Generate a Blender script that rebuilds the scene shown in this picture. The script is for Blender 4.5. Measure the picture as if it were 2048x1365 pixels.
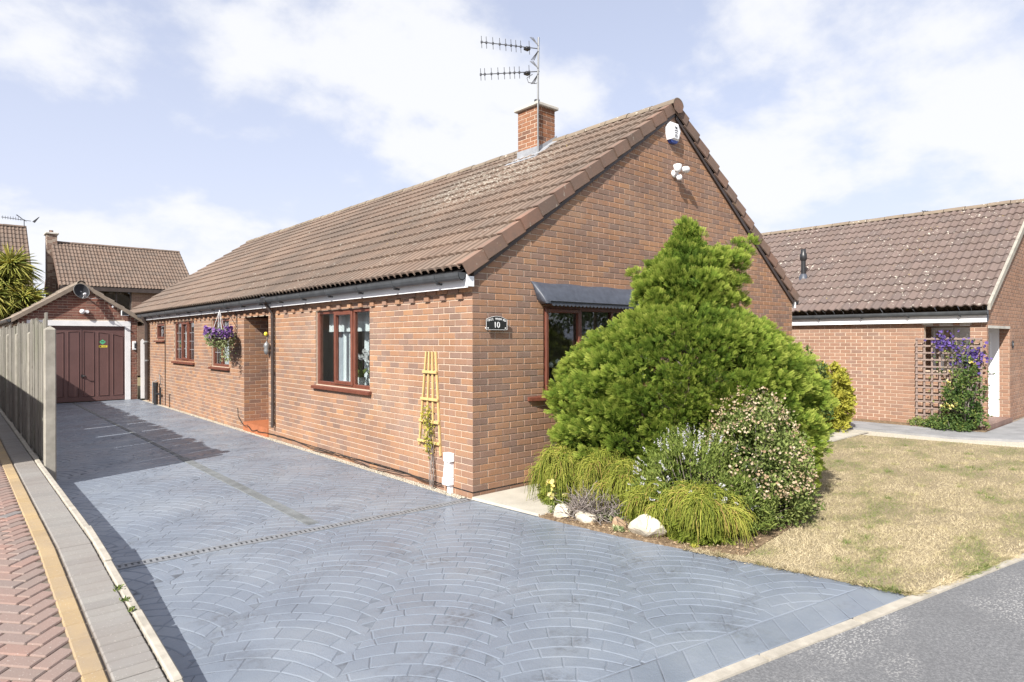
import bpy, math, random
import numpy as np
from mathutils import Matrix, Vector

for _o in list(bpy.data.objects):
    bpy.data.objects.remove(_o, do_unlink=True)
scene = bpy.context.scene
COL = scene.collection
rnd = random.Random(7)
nrs = np.random.RandomState(11)

# ------------------------------------------------------------------ camera, sky, sun, exposure
YAW = 0.7208
CAM = np.array([-4.407, -5.690, 1.7985])
cam_data = bpy.data.cameras.new('camera')
cam_data.sensor_width = 36.0
cam_data.lens = 1281.34 / 2048 * 36.0
cam_data.shift_y = -3.9 / 2048
cam_data.clip_end = 2000
cam = bpy.data.objects.new('camera', cam_data)
COL.objects.link(cam)
cam.matrix_world = (Matrix.Translation(Vector(CAM)) @ Matrix.Rotation(-YAW, 4, 'Z')
                    @ Matrix.Rotation(math.pi / 2, 4, 'X') @ Matrix.Rotation(-0.0023, 4, 'Z'))
scene.camera = cam

SUN_DIR = Vector((2.6, 1.0, -2.25)).normalized()      # the way the light travels
SUN_ELEV = math.asin(-SUN_DIR.z)
SUN_ROT = math.atan2(-SUN_DIR.x, -SUN_DIR.y)          # compass angle of the sun, clockwise from +Y

world = bpy.data.worlds.new('World')
scene.world = world
world.use_nodes = True
wn = world.node_tree.nodes
wl = world.node_tree.links
wn.clear()
w_out = wn.new('ShaderNodeOutputWorld')
w_bg = wn.new('ShaderNodeBackground')
w_bg.inputs['Strength'].default_value = 0.10
sky = wn.new('ShaderNodeTexSky')
sky.sky_type = 'NISHITA'
sky.sun_disc = False
sky.sun_elevation = SUN_ELEV
sky.sun_rotation = SUN_ROT
sky.altitude = 30
sky.air_density = 1.0
sky.dust_density = 1.6
sky.ozone_density = 1.3
# thin broken cloud: direction projected onto a flat cloud deck
w_tc = wn.new('ShaderNodeTexCoord')
w_sep = wn.new('ShaderNodeSeparateXYZ')
wl.new(w_tc.outputs['Generated'], w_sep.inputs[0])
def wmath(op, a, b=None, clamp=False):
    n = wn.new('ShaderNodeMath'); n.operation = op; n.use_clamp = clamp
    for i, v in enumerate((a, b)):
        if v is None: continue
        if isinstance(v, (int, float)): n.inputs[i].default_value = v
        else: wl.new(v, n.inputs[i])
    return n.outputs[0]
w_h = wmath('ADD', wmath('MAXIMUM', w_sep.outputs[2], 0.0), 0.42)
w_cx = wmath('DIVIDE', w_sep.outputs[0], w_h)
w_cy = wmath('DIVIDE', w_sep.outputs[1], w_h)
w_cmb = wn.new('ShaderNodeCombineXYZ')
wl.new(w_cx, w_cmb.inputs[0]); wl.new(w_cy, w_cmb.inputs[1])
w_cmb.inputs[2].default_value = 1.3
w_n1 = wn.new('ShaderNodeTexNoise'); w_n1.inputs['Scale'].default_value = 2.6
w_n1.inputs['Detail'].default_value = 10; w_n1.inputs['Roughness'].default_value = 0.56
w_n1.inputs['Distortion'].default_value = 0.1
wl.new(w_cmb.outputs[0], w_n1.inputs['Vector'])
w_ramp = wn.new('ShaderNodeValToRGB')
w_ramp.color_ramp.interpolation = 'EASE'
w_ramp.color_ramp.elements[0].position = 0.46; w_ramp.color_ramp.elements[0].color = (0, 0, 0, 1)
w_ramp.color_ramp.elements[1].position = 0.62; w_ramp.color_ramp.elements[1].color = (1, 1, 1, 1)
wl.new(w_n1.outputs['Fac'], w_ramp.inputs['Fac'])
# a pale veil everywhere, thicker towards the horizon
w_veil = wmath('SUBTRACT', 1.0, w_sep.outputs[2], True)
w_veil = wmath('POWER', w_veil, 2.6)
w_veil = wmath('ADD', wmath('MULTIPLY', w_veil, 0.55), 0.45, True)
w_cl = wmath('MULTIPLY', w_ramp.outputs['Color'], 0.9)
w_mv = wn.new('ShaderNodeMix'); w_mv.data_type = 'RGBA'
wl.new(w_veil, w_mv.inputs['Factor'])
wl.new(sky.outputs[0], w_mv.inputs[6])
w_mv.inputs[7].default_value = (4.85, 5.05, 6.15, 1)
w_mix = wn.new('ShaderNodeMix'); w_mix.data_type = 'RGBA'
wl.new(w_cl, w_mix.inputs['Factor'])
wl.new(w_mv.outputs[2], w_mix.inputs[6])
w_mix.inputs[7].default_value = (5.75, 5.8, 6.0, 1)
wl.new(w_mix.outputs[2], w_bg.inputs['Color'])
wl.new(w_bg.outputs[0], w_out.inputs['Surface'])

sun_data = bpy.data.lights.new('sun', 'SUN')
sun_data.energy = 5.0
sun_data.angle = math.radians(0.5)
sun_data.color = (1.0, 0.955, 0.88)
sun = bpy.data.objects.new('sun', sun_data)
COL.objects.link(sun)
sun.rotation_euler = SUN_DIR.to_track_quat('-Z', 'Y').to_euler()
sun.location = (-30, -10, 30)

scene.view_settings.view_transform = 'Standard'
scene.view_settings.look = 'None'
scene.view_settings.gamma = 1.0
scene.view_settings.exposure = 0.80
scene.view_settings.use_curve_mapping = False
scene.render.engine = 'CYCLES'
scene.cycles.max_bounces = 8
scene.cycles.diffuse_bounces = 4
scene.cycles.glossy_bounces = 4
scene.cycles.transparent_max_bounces = 24
scene.cycles.use_denoising = True

# ------------------------------------------------------------------ materials
MATS = {}
class NT:
    def __init__(s, name):
        m = bpy.data.materials.new(name); m.use_nodes = True
        s.m = m; s.n = m.node_tree.nodes; s.l = m.node_tree.links
        s.n.clear()
        s.out = s.n.new('ShaderNodeOutputMaterial')
    def put(s, sock, v):
        if isinstance(v, (int, float)): sock.default_value = v
        elif isinstance(v, (tuple, list)): sock.default_value = tuple(v) + ((1,) if len(v) == 3 and sock.type == 'RGBA' else ())
        else: s.l.new(v, sock)
    def math(s, op, a, b=0.0, clamp=False):
        n = s.n.new('ShaderNodeMath'); n.operation = op; n.use_clamp = clamp
        s.put(n.inputs[0], a); s.put(n.inputs[1], b)
        return n.outputs[0]
    def pos(s):
        if not hasattr(s, '_p'): s._p = s.n.new('ShaderNodeNewGeometry').outputs['Position']
        return s._p
    def scaled(s, sc):
        n = s.n.new('ShaderNodeVectorMath'); n.operation = 'MULTIPLY'
        s.put(n.inputs[0], s.pos()); n.inputs[1].default_value = sc
        return n.outputs[0]
    def noise(s, scale, detail=4, rough=0.55, vec=None, dist=0.0):
        n = s.n.new('ShaderNodeTexNoise')
        n.inputs['Scale'].default_value = scale; n.inputs['Detail'].default_value = detail
        n.inputs['Roughness'].default_value = rough; n.inputs['Distortion'].default_value = dist
        s.put(n.inputs['Vector'], vec if vec is not None else s.pos())
        return n.outputs['Fac']
    def voronoi(s, scale, vec=None, feature='F1'):
        n = s.n.new('ShaderNodeTexVoronoi'); n.feature = feature
        n.inputs['Scale'].default_value = scale
        s.put(n.inputs['Vector'], vec if vec is not None else s.pos())
        return n.outputs['Distance']
    def tint(s):
        a = s.n.new('ShaderNodeAttribute'); a.attribute_name = 'tint'
        o = s.n.new('ShaderNodeObjectInfo')
        return s.math('FRACT', s.math('ADD', a.outputs['Fac'], o.outputs['Random']))
    def attr(s):
        a = s.n.new('ShaderNodeAttribute'); a.attribute_name = 'tint'
        return a.outputs['Fac']
    def ramp(s, fac, stops, interp='LINEAR'):
        r = s.n.new('ShaderNodeValToRGB'); cr = r.color_ramp; cr.interpolation = interp
        while len(cr.elements) > 1: cr.elements.remove(cr.elements[-1])
        for i, (p, c) in enumerate(stops):
            e = cr.elements[0] if i == 0 else cr.elements.new(p)
            e.position = p
            e.color = (c, c, c, 1) if isinstance(c, (int, float)) else tuple(c) + (1,)
        s.put(r.inputs['Fac'], fac)
        return r.outputs['Color']
    def mix(s, fac, a, b, blend='MIX'):
        n = s.n.new('ShaderNodeMix'); n.data_type = 'RGBA'; n.blend_type = blend
        s.put(n.inputs['Factor'], fac); s.put(n.inputs[6], a); s.put(n.inputs[7], b)
        return n.outputs[2]
    def bump(s, h, strength=0.3, dist=0.01):
        n = s.n.new('ShaderNodeBump'); n.inputs['Strength'].default_value = strength
        n.inputs['Distance'].default_value = dist; s.put(n.inputs['Height'], h)
        return n.outputs[0]
    def bsdf(s, color, rough=0.8, spec=0.3, metal=0.0, normal=None, **kw):
        b = s.n.new('ShaderNodeBsdfPrincipled')
        s.put(b.inputs['Base Color'], color); s.put(b.inputs['Roughness'], rough)
        b.inputs['Specular IOR Level'].default_value = spec
        b.inputs['Metallic'].default_value = metal
        if normal is not None: s.l.new(normal, b.inputs['Normal'])
        for k, v in kw.items(): s.put(b.inputs[k.replace('_', ' ')], v)
        return b.outputs[0]
    def done(s, sh):
        s.l.new(sh, s.out.inputs['Surface'])
        return s.m

def simple(name, col, rough=0.6, spec=0.3, metal=0.0, var=0.12, scale=6.0, bump=0.0, bscale=60.0):
    """one colour with soft dirt variation and optional fine relief"""
    t = NT(name)
    n = t.noise(scale, 5, 0.6)
    c = t.ramp(n, [(0.3, tuple(max(0, x * (1 - var)) for x in col)), (0.7, tuple(min(1, x * (1 + var)) for x in col))])
    nor = t.bump(t.noise(bscale, 4), bump, 0.004) if bump else None
    MATS[name] = t.done(t.bsdf(c, rough, spec, metal, nor))
    return MATS[name]

def brick_mat(name, stops, streak=0.5, dark=(0.10, 0.060, 0.050)):
    t = NT(name)
    c = t.ramp(t.tint(), stops)
    v = t.scaled((1, 1, 3.0))
    n1 = t.noise(34, 5, 0.65, v, 0.6)
    c = t.mix(t.ramp(n1, [(0.50, 0.0), (0.70, streak)]), c, dark)           # drag-faced dark creases
    n2 = t.noise(9, 3, 0.6)
    c = t.mix(t.ramp(n2, [(0.42, 0.0), (0.75, 0.30)]), c, (0.27, 0.20, 0.175))
    ef = t.math('MULTIPLY', t.ramp(t.noise(0.75, 4, 0.65), [(0.52, 0.0), (0.70, 0.30)]), t.ramp(t.noise(30, 4, 0.6), [(0.40, 0.2), (0.62, 1.0)]))
    c = t.mix(ef, c, (0.42, 0.345, 0.275))                                      # faint salt bloom
    n3 = t.noise(1.1, 3, 0.5)
    c = t.mix(1.0, c, t.ramp(n3, [(0.3, 0.86), (0.7, 1.1)]), 'MULTIPLY')
    nor = t.bump(t.math('ADD', n1, t.math('MULTIPLY', t.noise(160, 3), 0.5)), 0.5, 0.004)
    MATS[name] = t.done(t.bsdf(c, 0.9, 0.15, 0, nor))
brick_mat('brick_main', [(0.0, (0.215, 0.140, 0.108)), (0.14, (0.250, 0.157, 0.117)), (0.30, (0.307, 0.171, 0.107)),
                         (0.48, (0.339, 0.186, 0.108)), (0.66, (0.307, 0.175, 0.113)), (0.80, (0.234, 0.152, 0.118)), (0.90, (0.387, 0.211, 0.113)), (1.0, (0.215, 0.140, 0.108))], 0.30)
brick_mat('brick_neighbour', [(0.0, (0.25, 0.148, 0.104)), (0.35, (0.31, 0.178, 0.120)), (0.7, (0.33, 0.195, 0.132)), (1.0, (0.25, 0.156, 0.116))], 0.3)
brick_mat('brick_chimney', [(0.0, (0.15, 0.075, 0.05)), (0.4, (0.27, 0.118, 0.060)), (0.8, (0.31, 0.145, 0.078)), (1.0, (0.14, 0.085, 0.065))], 0.7)
brick_mat('brick_garage', [(0.0, (0.16, 0.072, 0.056)), (0.4, (0.24, 0.098, 0.070)), (0.75, (0.22, 0.11, 0.085)), (1.0, (0.15, 0.082, 0.070))], 0.5)
brick_mat('brick_far', [(0.0, (0.16, 0.10, 0.080)), (0.5, (0.20, 0.125, 0.095)), (1.0, (0.15, 0.10, 0.082))], 0.4)

t = NT('mortar')
n = t.noise(40, 4)
c = t.ramp(n, [(0.3, (0.44, 0.35, 0.27)), (0.7, (0.57, 0.46, 0.365))])
MATS['mortar'] = t.done(t.bsdf(c, 0.95, 0.1, 0, t.bump(t.noise(220, 3), 0.4, 0.003)))
simple('mortar_far', (0.33, 0.27, 0.22), 0.95, 0.1)

def tile_mat(name, stops, lichen=0.3, blotch=0.25):
    t = NT(name)
    c = t.ramp(t.tint(), stops)
    n1 = t.noise(7, 5, 0.65)
    c = t.mix(t.ramp(n1, [(0.40, 0.0), (0.72, 0.55)]), c, (0.150, 0.118, 0.098))
    nb = t.noise(0.55, 3, 0.6)
    c = t.mix(t.ramp(nb, [(0.42, 0.0), (0.68, blotch)]), c, (0.088, 0.078, 0.070))
    sp = t.noise(15, 2, 0.5)
    m = t.math('MULTIPLY', t.ramp(sp, [(0.665, 0.0), (0.70, 1.0)]), t.ramp(t.noise(0.9, 2), [(0.42, 0.0), (0.55, lichen * 2)]))
    c = t.mix(t.math('MINIMUM', m, 0.9), c, (0.52, 0.49, 0.42))
    if name == 'tile_main':                    # old lichen run-off below the chimney flashing
        sx = t.n.new('ShaderNodeSeparateXYZ'); t.put(sx.inputs[0], t.pos())
        gx = t.math('SUBTRACT', 1.0, t.math('ABSOLUTE', t.math('DIVIDE', t.math('SUBTRACT', sx.outputs[0], 2.7), 1.1)), True)
        gy = t.math('SUBTRACT', 1.0, t.math('ABSOLUTE', t.math('DIVIDE', t.math('SUBTRACT', sx.outputs[1], 3.1), 2.0)), True)
        pm = t.math('MULTIPLY', t.math('MULTIPLY', gx, gy), 2.2, True)
        pn = t.math('MULTIPLY', pm, t.ramp(t.noise(19, 3, 0.6), [(0.52, 0.0), (0.60, 0.8)]))
        c = t.mix(pn, c, (0.43, 0.40, 0.34))
    yl = t.math('MULTIPLY', t.ramp(t.noise(11, 2), [(0.70, 0.0), (0.74, 1.0)]), t.ramp(t.noise(0.8, 2, 0.5, t.scaled((1.3, 0.9, 1.1))), [(0.55, 0.0), (0.62, lichen * 1.6)]))
    c = t.mix(t.math('MINIMUM', yl, 0.8), c, (0.42, 0.33, 0.07))
    nor = t.bump(t.math('ADD', t.noise(170, 4), t.math('MULTIPLY', n1, 0.6)), 0.5, 0.004)
    MATS[name] = t.done(t.bsdf(c, 0.93, 0.12, 0, nor))
tile_mat('tile_main', [(0, (0.175, 0.125, 0.098)), (0.5, (0.215, 0.155, 0.120)), (0.85, (0.185, 0.140, 0.112)), (1, (0.175, 0.125, 0.098))], 0.24, 0.5)
tile_mat('tile_verge', [(0, (0.19, 0.125, 0.098)), (0.35, (0.24, 0.155, 0.118)), (0.7, (0.26, 0.148, 0.108)), (1, (0.175, 0.128, 0.105))], 0.15, 0.45)
tile_mat('tile_ridge', [(0, (0.22, 0.175, 0.13)), (0.5, (0.25, 0.205, 0.155)), (1, (0.19, 0.15, 0.115))], 0.6, 0.3)
tile_mat('tile_neighbour', [(0, (0.150, 0.112, 0.100)), (0.5, (0.178, 0.134, 0.120)), (1, (0.140, 0.110, 0.102))], 0.8, 0.1)
tile_mat('tile_far', [(0, (0.150, 0.108, 0.085)), (0.5, (0.185, 0.135, 0.107)), (1, (0.145, 0.112, 0.092))], 0.1, 0.1)
tile_mat('tile_garage', [(0, (0.25, 0.205, 0.165)), (0.5, (0.30, 0.245, 0.195)), (1, (0.24, 0.20, 0.165))], 0.1, 0.2)

simple('white_upvc', (0.80, 0.81, 0.83), 0.35, 0.5, var=0.04)
simple('white_paint', (0.76, 0.76, 0.77), 0.5, 0.4, var=0.06)
simple('gutter_black', (0.062, 0.067, 0.073), 0.4, 0.5, var=0.25)
simple('pipe_brown', (0.055, 0.042, 0.038), 0.45, 0.4, var=0.2)
simple('pipe_grey', (0.20, 0.20, 0.20), 0.5, 0.4)
t = NT('mahogany')
g = t.noise(6, 4, 0.6, t.scaled((6, 6, 1.0)), 1.2)
MATS['mahogany'] = t.done(t.bsdf(t.ramp(g, [(0.3, (0.105, 0.034, 0.022)), (0.7, (0.185, 0.066, 0.042))]), 0.38, 0.5, 0, t.bump(g, 0.08, 0.002)))
simple('garage_door_paint', (0.125, 0.068, 0.064), 0.42, 0.45, var=0.10, scale=3)
simple('lead_canopy', (0.060, 0.068, 0.088), 0.45, 0.5, var=0.22, scale=14, bump=0.15, bscale=25)
simple('lead_flashing', (0.27, 0.28, 0.30), 0.55, 0.4, var=0.2, scale=14, bump=0.2, bscale=30)
simple('concrete', (0.46, 0.44, 0.40), 0.9, 0.15, var=0.18, scale=5, bump=0.3, bscale=90)
simple('concrete_post', (0.31, 0.29, 0.25), 0.92, 0.12, var=0.2, scale=7, bump=0.4, bscale=110)
simple('metal_grey', (0.24, 0.245, 0.25), 0.5, 0.5, 0.5, var=0.1)
simple('metal_dark', (0.06, 0.062, 0.07), 0.45, 0.5, 0.3, var=0.15)
simple('black_plastic', (0.022, 0.022, 0.024), 0.4, 0.5, var=0.2)
simple('cable_black', (0.03, 0.027, 0.025), 0.6, 0.3)
simple('quarry_tile', (0.36, 0.125, 0.055), 0.55, 0.4, var=0.15)
simple('porch_tile', (0.20, 0.125, 0.10), 0.6, 0.35, var=0.2)
simple('dish_black', (0.030, 0.031, 0.035), 0.75, 0.2)
simple('plaster', (0.58, 0.55, 0.52), 0.9, 0.1, var=0.05)
simple('curtain_white', (0.78, 0.80, 0.85), 0.95, 0.05, var=0.05)
simple('curtain_grey', (0.40, 0.43, 0.50), 0.95, 0.05, var=0.08)
simple('carpet', (0.22, 0.18, 0.15), 0.95, 0.05)
simple('ceramic_white', (0.80, 0.80, 0.80), 0.2, 0.5, var=0.03)
simple('petal_white', (0.78, 0.76, 0.74), 0.7, 0.2, var=0.06, scale=30)
simple('text_white', (0.75, 0.75, 0.75), 0.5, 0.3, var=0.03)
simple('text_black', (0.03, 0.03, 0.03), 0.5, 0.3)
simple('blue_lens', (0.03, 0.07, 0.32), 0.25, 0.5)
simple('sticker_green', (0.10, 0.42, 0.22), 0.4, 0.4, var=0.05)
simple('sticker_yellow', (0.72, 0.60, 0.06), 0.4, 0.4, var=0.05)
simple('lead_came', (0.55, 0.56, 0.58), 0.4, 0.5, 0.4)
simple('door_white', (0.78, 0.79, 0.81), 0.35, 0.5, var=0.03)

t = NT('wood_weathered')
g = t.noise(5, 6, 0.65, t.scaled((8, 8, 0.55)), 0.8)
c = t.ramp(g, [(0.25, (0.10, 0.092, 0.08)), (0.5, (0.22, 0.207, 0.182)), (0.75, (0.35, 0.33, 0.29))])
c = t.mix(t.ramp(t.noise(1.4, 4, 0.6), [(0.5, 0.0), (0.7, 0.4)]), c, (0.15, 0.165, 0.10))
c = t.mix(t.ramp(t.noise(9, 2), [(0.66, 0.0), (0.72, 0.7)]), c, (0.08, 0.07, 0.06))
c = t.mix(1.0, c, t.ramp(t.tint(), [(0, 0.82), (1, 1.15)]), 'MULTIPLY')
MATS['wood_weathered'] = t.done(t.bsdf(c, 0.92, 0.12, 0, t.bump(g, 0.5, 0.006)))
t = NT('wood_trellis')
g = t.noise(7, 5, 0.6, t.scaled((7, 7, 1.0)), 0.5)
MATS['wood_trellis'] = t.done(t.bsdf(t.ramp(g, [(0.3, (0.44, 0.30, 0.12)), (0.7, (0.62, 0.45, 0.21))]), 0.75, 0.2, 0, t.bump(g, 0.2, 0.003)))
t = NT('wood_lattice')
g = t.noise(7, 5, 0.6, t.scaled((7, 7, 2.0)), 0.5)
MATS['wood_lattice'] = t.done(t.bsdf(t.ramp(g, [(0.3, (0.20, 0.145, 0.125)), (0.7, (0.30, 0.235, 0.205))]), 0.85, 0.15, 0, t.bump(g, 0.2, 0.003)))

# clear glass: reflection by angle, the rest goes straight through
t = NT('glass')
fr = t.n.new('ShaderNodeLayerWeight'); fr.inputs['Blend'].default_value = 0.5
gl = t.n.new('ShaderNodeBsdfGlossy'); gl.inputs['Roughness'].default_value = 0.0; gl.inputs['Color'].default_value = (0.95, 0.97, 1, 1)
tr = t.n.new('ShaderNodeBsdfTransparent'); tr.inputs['Color'].default_value = (0.86, 0.89, 0.88, 1)
mx = t.n.new('ShaderNodeMixShader')
t.l.new(t.math('ADD', t.math('MULTIPLY', t.math('POWER', fr.outputs['Facing'], 4.0), 0.9), 0.05, True), mx.inputs[0])
t.l.new(tr.outputs[0], mx.inputs[1]); t.l.new(gl.outputs[0], mx.inputs[2])
MATS['glass'] = t.done(mx.outputs[0])

def leaf_mat(name, stops, trans=0.35, rough=0.6, spec=0.25):
    t = NT(name)
    c = t.ramp(t.attr(), stops)
    n = t.noise(5, 3)
    c = t.mix(1.0, c, t.ramp(n, [(0.3, 0.85), (0.7, 1.12)]), 'MULTIPLY')
    b = t.bsdf(c, rough, spec)
    tl = t.n.new('ShaderNodeBsdfTranslucent'); t.put(tl.inputs['Color'], c)
    mx = t.n.new('ShaderNodeMixShader'); mx.inputs[0].default_value = trans
    t.l.new(b, mx.inputs[1]); t.l.new(tl.outputs[0], mx.inputs[2])
    MATS[name] = t.done(mx.outputs[0])
leaf_mat('conifer_leaf', [(0, (0.048, 0.095, 0.018)), (0.35, (0.145, 0.225, 0.033)), (0.7, (0.262, 0.345, 0.055)), (1, (0.43, 0.475, 0.10))], 0.45, 0.7, 0.12)
leaf_mat('thread_leaf', [(0, (0.12, 0.17, 0.024)), (0.5, (0.33, 0.365, 0.055)), (0.85, (0.50, 0.48, 0.10)), (1, (0.50, 0.34, 0.12))], 0.3)
leaf_mat('hebe_leaf', [(0, (0.07, 0.11, 0.026)), (0.5, (0.20, 0.26, 0.06)), (1, (0.36, 0.41, 0.12))], 0.4, 0.7, 0.12)
leaf_mat('blossom_white', [(0, (0.46, 0.45, 0.50)), (1, (0.70, 0.68, 0.70))], 0.3)
leaf_mat('blossom_beige', [(0, (0.34, 0.23, 0.14)), (0.5, (0.48, 0.37, 0.235)), (1, (0.60, 0.51, 0.375))], 0.3)
leaf_mat('shrub_leaf', [(0, (0.07, 0.105, 0.03)), (0.5, (0.185, 0.235, 0.068)), (1, (0.35, 0.385, 0.14))], 0.3, 0.7, 0.12)
leaf_mat('golden_leaf', [(0, (0.18, 0.20, 0.03)), (0.5, (0.37, 0.36, 0.05)), (1, (0.52, 0.48, 0.09))], 0.35)
leaf_mat('rose_leaf', [(0, (0.04, 0.085, 0.022)), (0.5, (0.10, 0.16, 0.042)), (1, (0.24, 0.27, 0.065))], 0.3)
leaf_mat('palm_leaf', [(0, (0.10, 0.14, 0.03)), (0.35, (0.34, 0.37, 0.08)), (1, (0.68, 0.60, 0.18))], 0.45)
leaf_mat('tree_leaf', [(0, (0.03, 0.06, 0.015)), (1, (0.09, 0.14, 0.03))], 0.3)
leaf_mat('violet_petal', [(0, (0.06, 0.04, 0.17)), (1, (0.17, 0.11, 0.36))], 0.3)
leaf_mat('purple_petal', [(0, (0.085, 0.035, 0.16)), (0.6, (0.21, 0.10, 0.32)), (1, (0.34, 0.20, 0.42))], 0.3)
leaf_mat('yellow_petal', [(0, (0.66, 0.56, 0.14)), (1, (0.80, 0.72, 0.34))], 0.3)
leaf_mat('trailing_leaf', [(0, (0.10, 0.15, 0.05)), (0.5, (0.24, 0.30, 0.12)), (1, (0.50, 0.50, 0.30))], 0.3)
leaf_mat('dead_twig', [(0, (0.15, 0.12, 0.105)), (0.5, (0.25, 0.215, 0.195)), (1, (0.34, 0.30, 0.275))], 0.0)
simple('bark', (0.14, 0.10, 0.075), 0.9, 0.1, var=0.3, scale=30, bump=0.5)
simple('limestone', (0.50, 0.45, 0.365), 0.9, 0.15, var=0.22, scale=9, bump=0.5, bscale=35)
simple('stone_brown', (0.33, 0.23, 0.15), 0.9, 0.15, var=0.25, scale=12, bump=0.5, bscale=40)
simple('gravel_cream', (0.44, 0.40, 0.33), 0.95, 0.1, var=0.3, scale=60, bump=0.6, bscale=120)

# ------------------------------------------------------------------ object helpers
ORG = {}
def mesh_obj(name, me, parent=None, kind=None):
    o = bpy.data.objects.new(name, me)
    COL.objects.link(o)
    if parent is not None:
        o.parent = parent
        off = ORG.get(parent.name)
        if off is not None: o.matrix_parent_inverse = Matrix.Translation(-Vector(off))
    if kind: o['kind'] = kind
    return o
def thing(name, label, cat, loc=(0, 0, 0), group=None):
    o = bpy.data.objects.new(name, None)
    o.empty_display_size = 0.1
    COL.objects.link(o)
    o.location = loc
    ORG[o.name] = tuple(loc)
    tag(o, label, cat, group)
    return o
def tag(o, label, cat, group=None, kind=None):
    o['label'] = label; o['category'] = cat
    if group: o['group'] = group
    if kind: o['kind'] = kind
    return o
def struct(o, label=None):
    o['kind'] = 'structure'
    if label: o['label'] = label
    return o

def np_mesh(name, V, Fq, mat, tint=None, smooth=False):
    """V (n,3), Fq (m,k) one face size"""
    V = np.asarray(V, np.float32); Fq = np.asarray(Fq, np.int32)
    me = bpy.data.meshes.new(name)
    me.vertices.add(len(V)); me.vertices.foreach_set('co', V.ravel())
    k = Fq.shape[1]
    me.loops.add(Fq.size); me.loops.foreach_set('vertex_index', Fq.ravel())
    me.polygons.add(len(Fq))
    me.polygons.foreach_set('loop_start', np.arange(0, Fq.size, k, dtype=np.int32))
    me.polygons.foreach_set('loop_total', np.full(len(Fq), k, np.int32))
    me.polygons.foreach_set('use_smooth', np.full(len(Fq), bool(smooth)))
    if tint is not None:
        a = me.attributes.new('tint', 'FLOAT', 'POINT')
        a.data.foreach_set('value', np.asarray(tint, np.float32))
    me.update(calc_edges=True)
    me.validate()
    if mat: me.materials.append(MATS[mat] if isinstance(mat, str) else mat)
    return me

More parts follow.
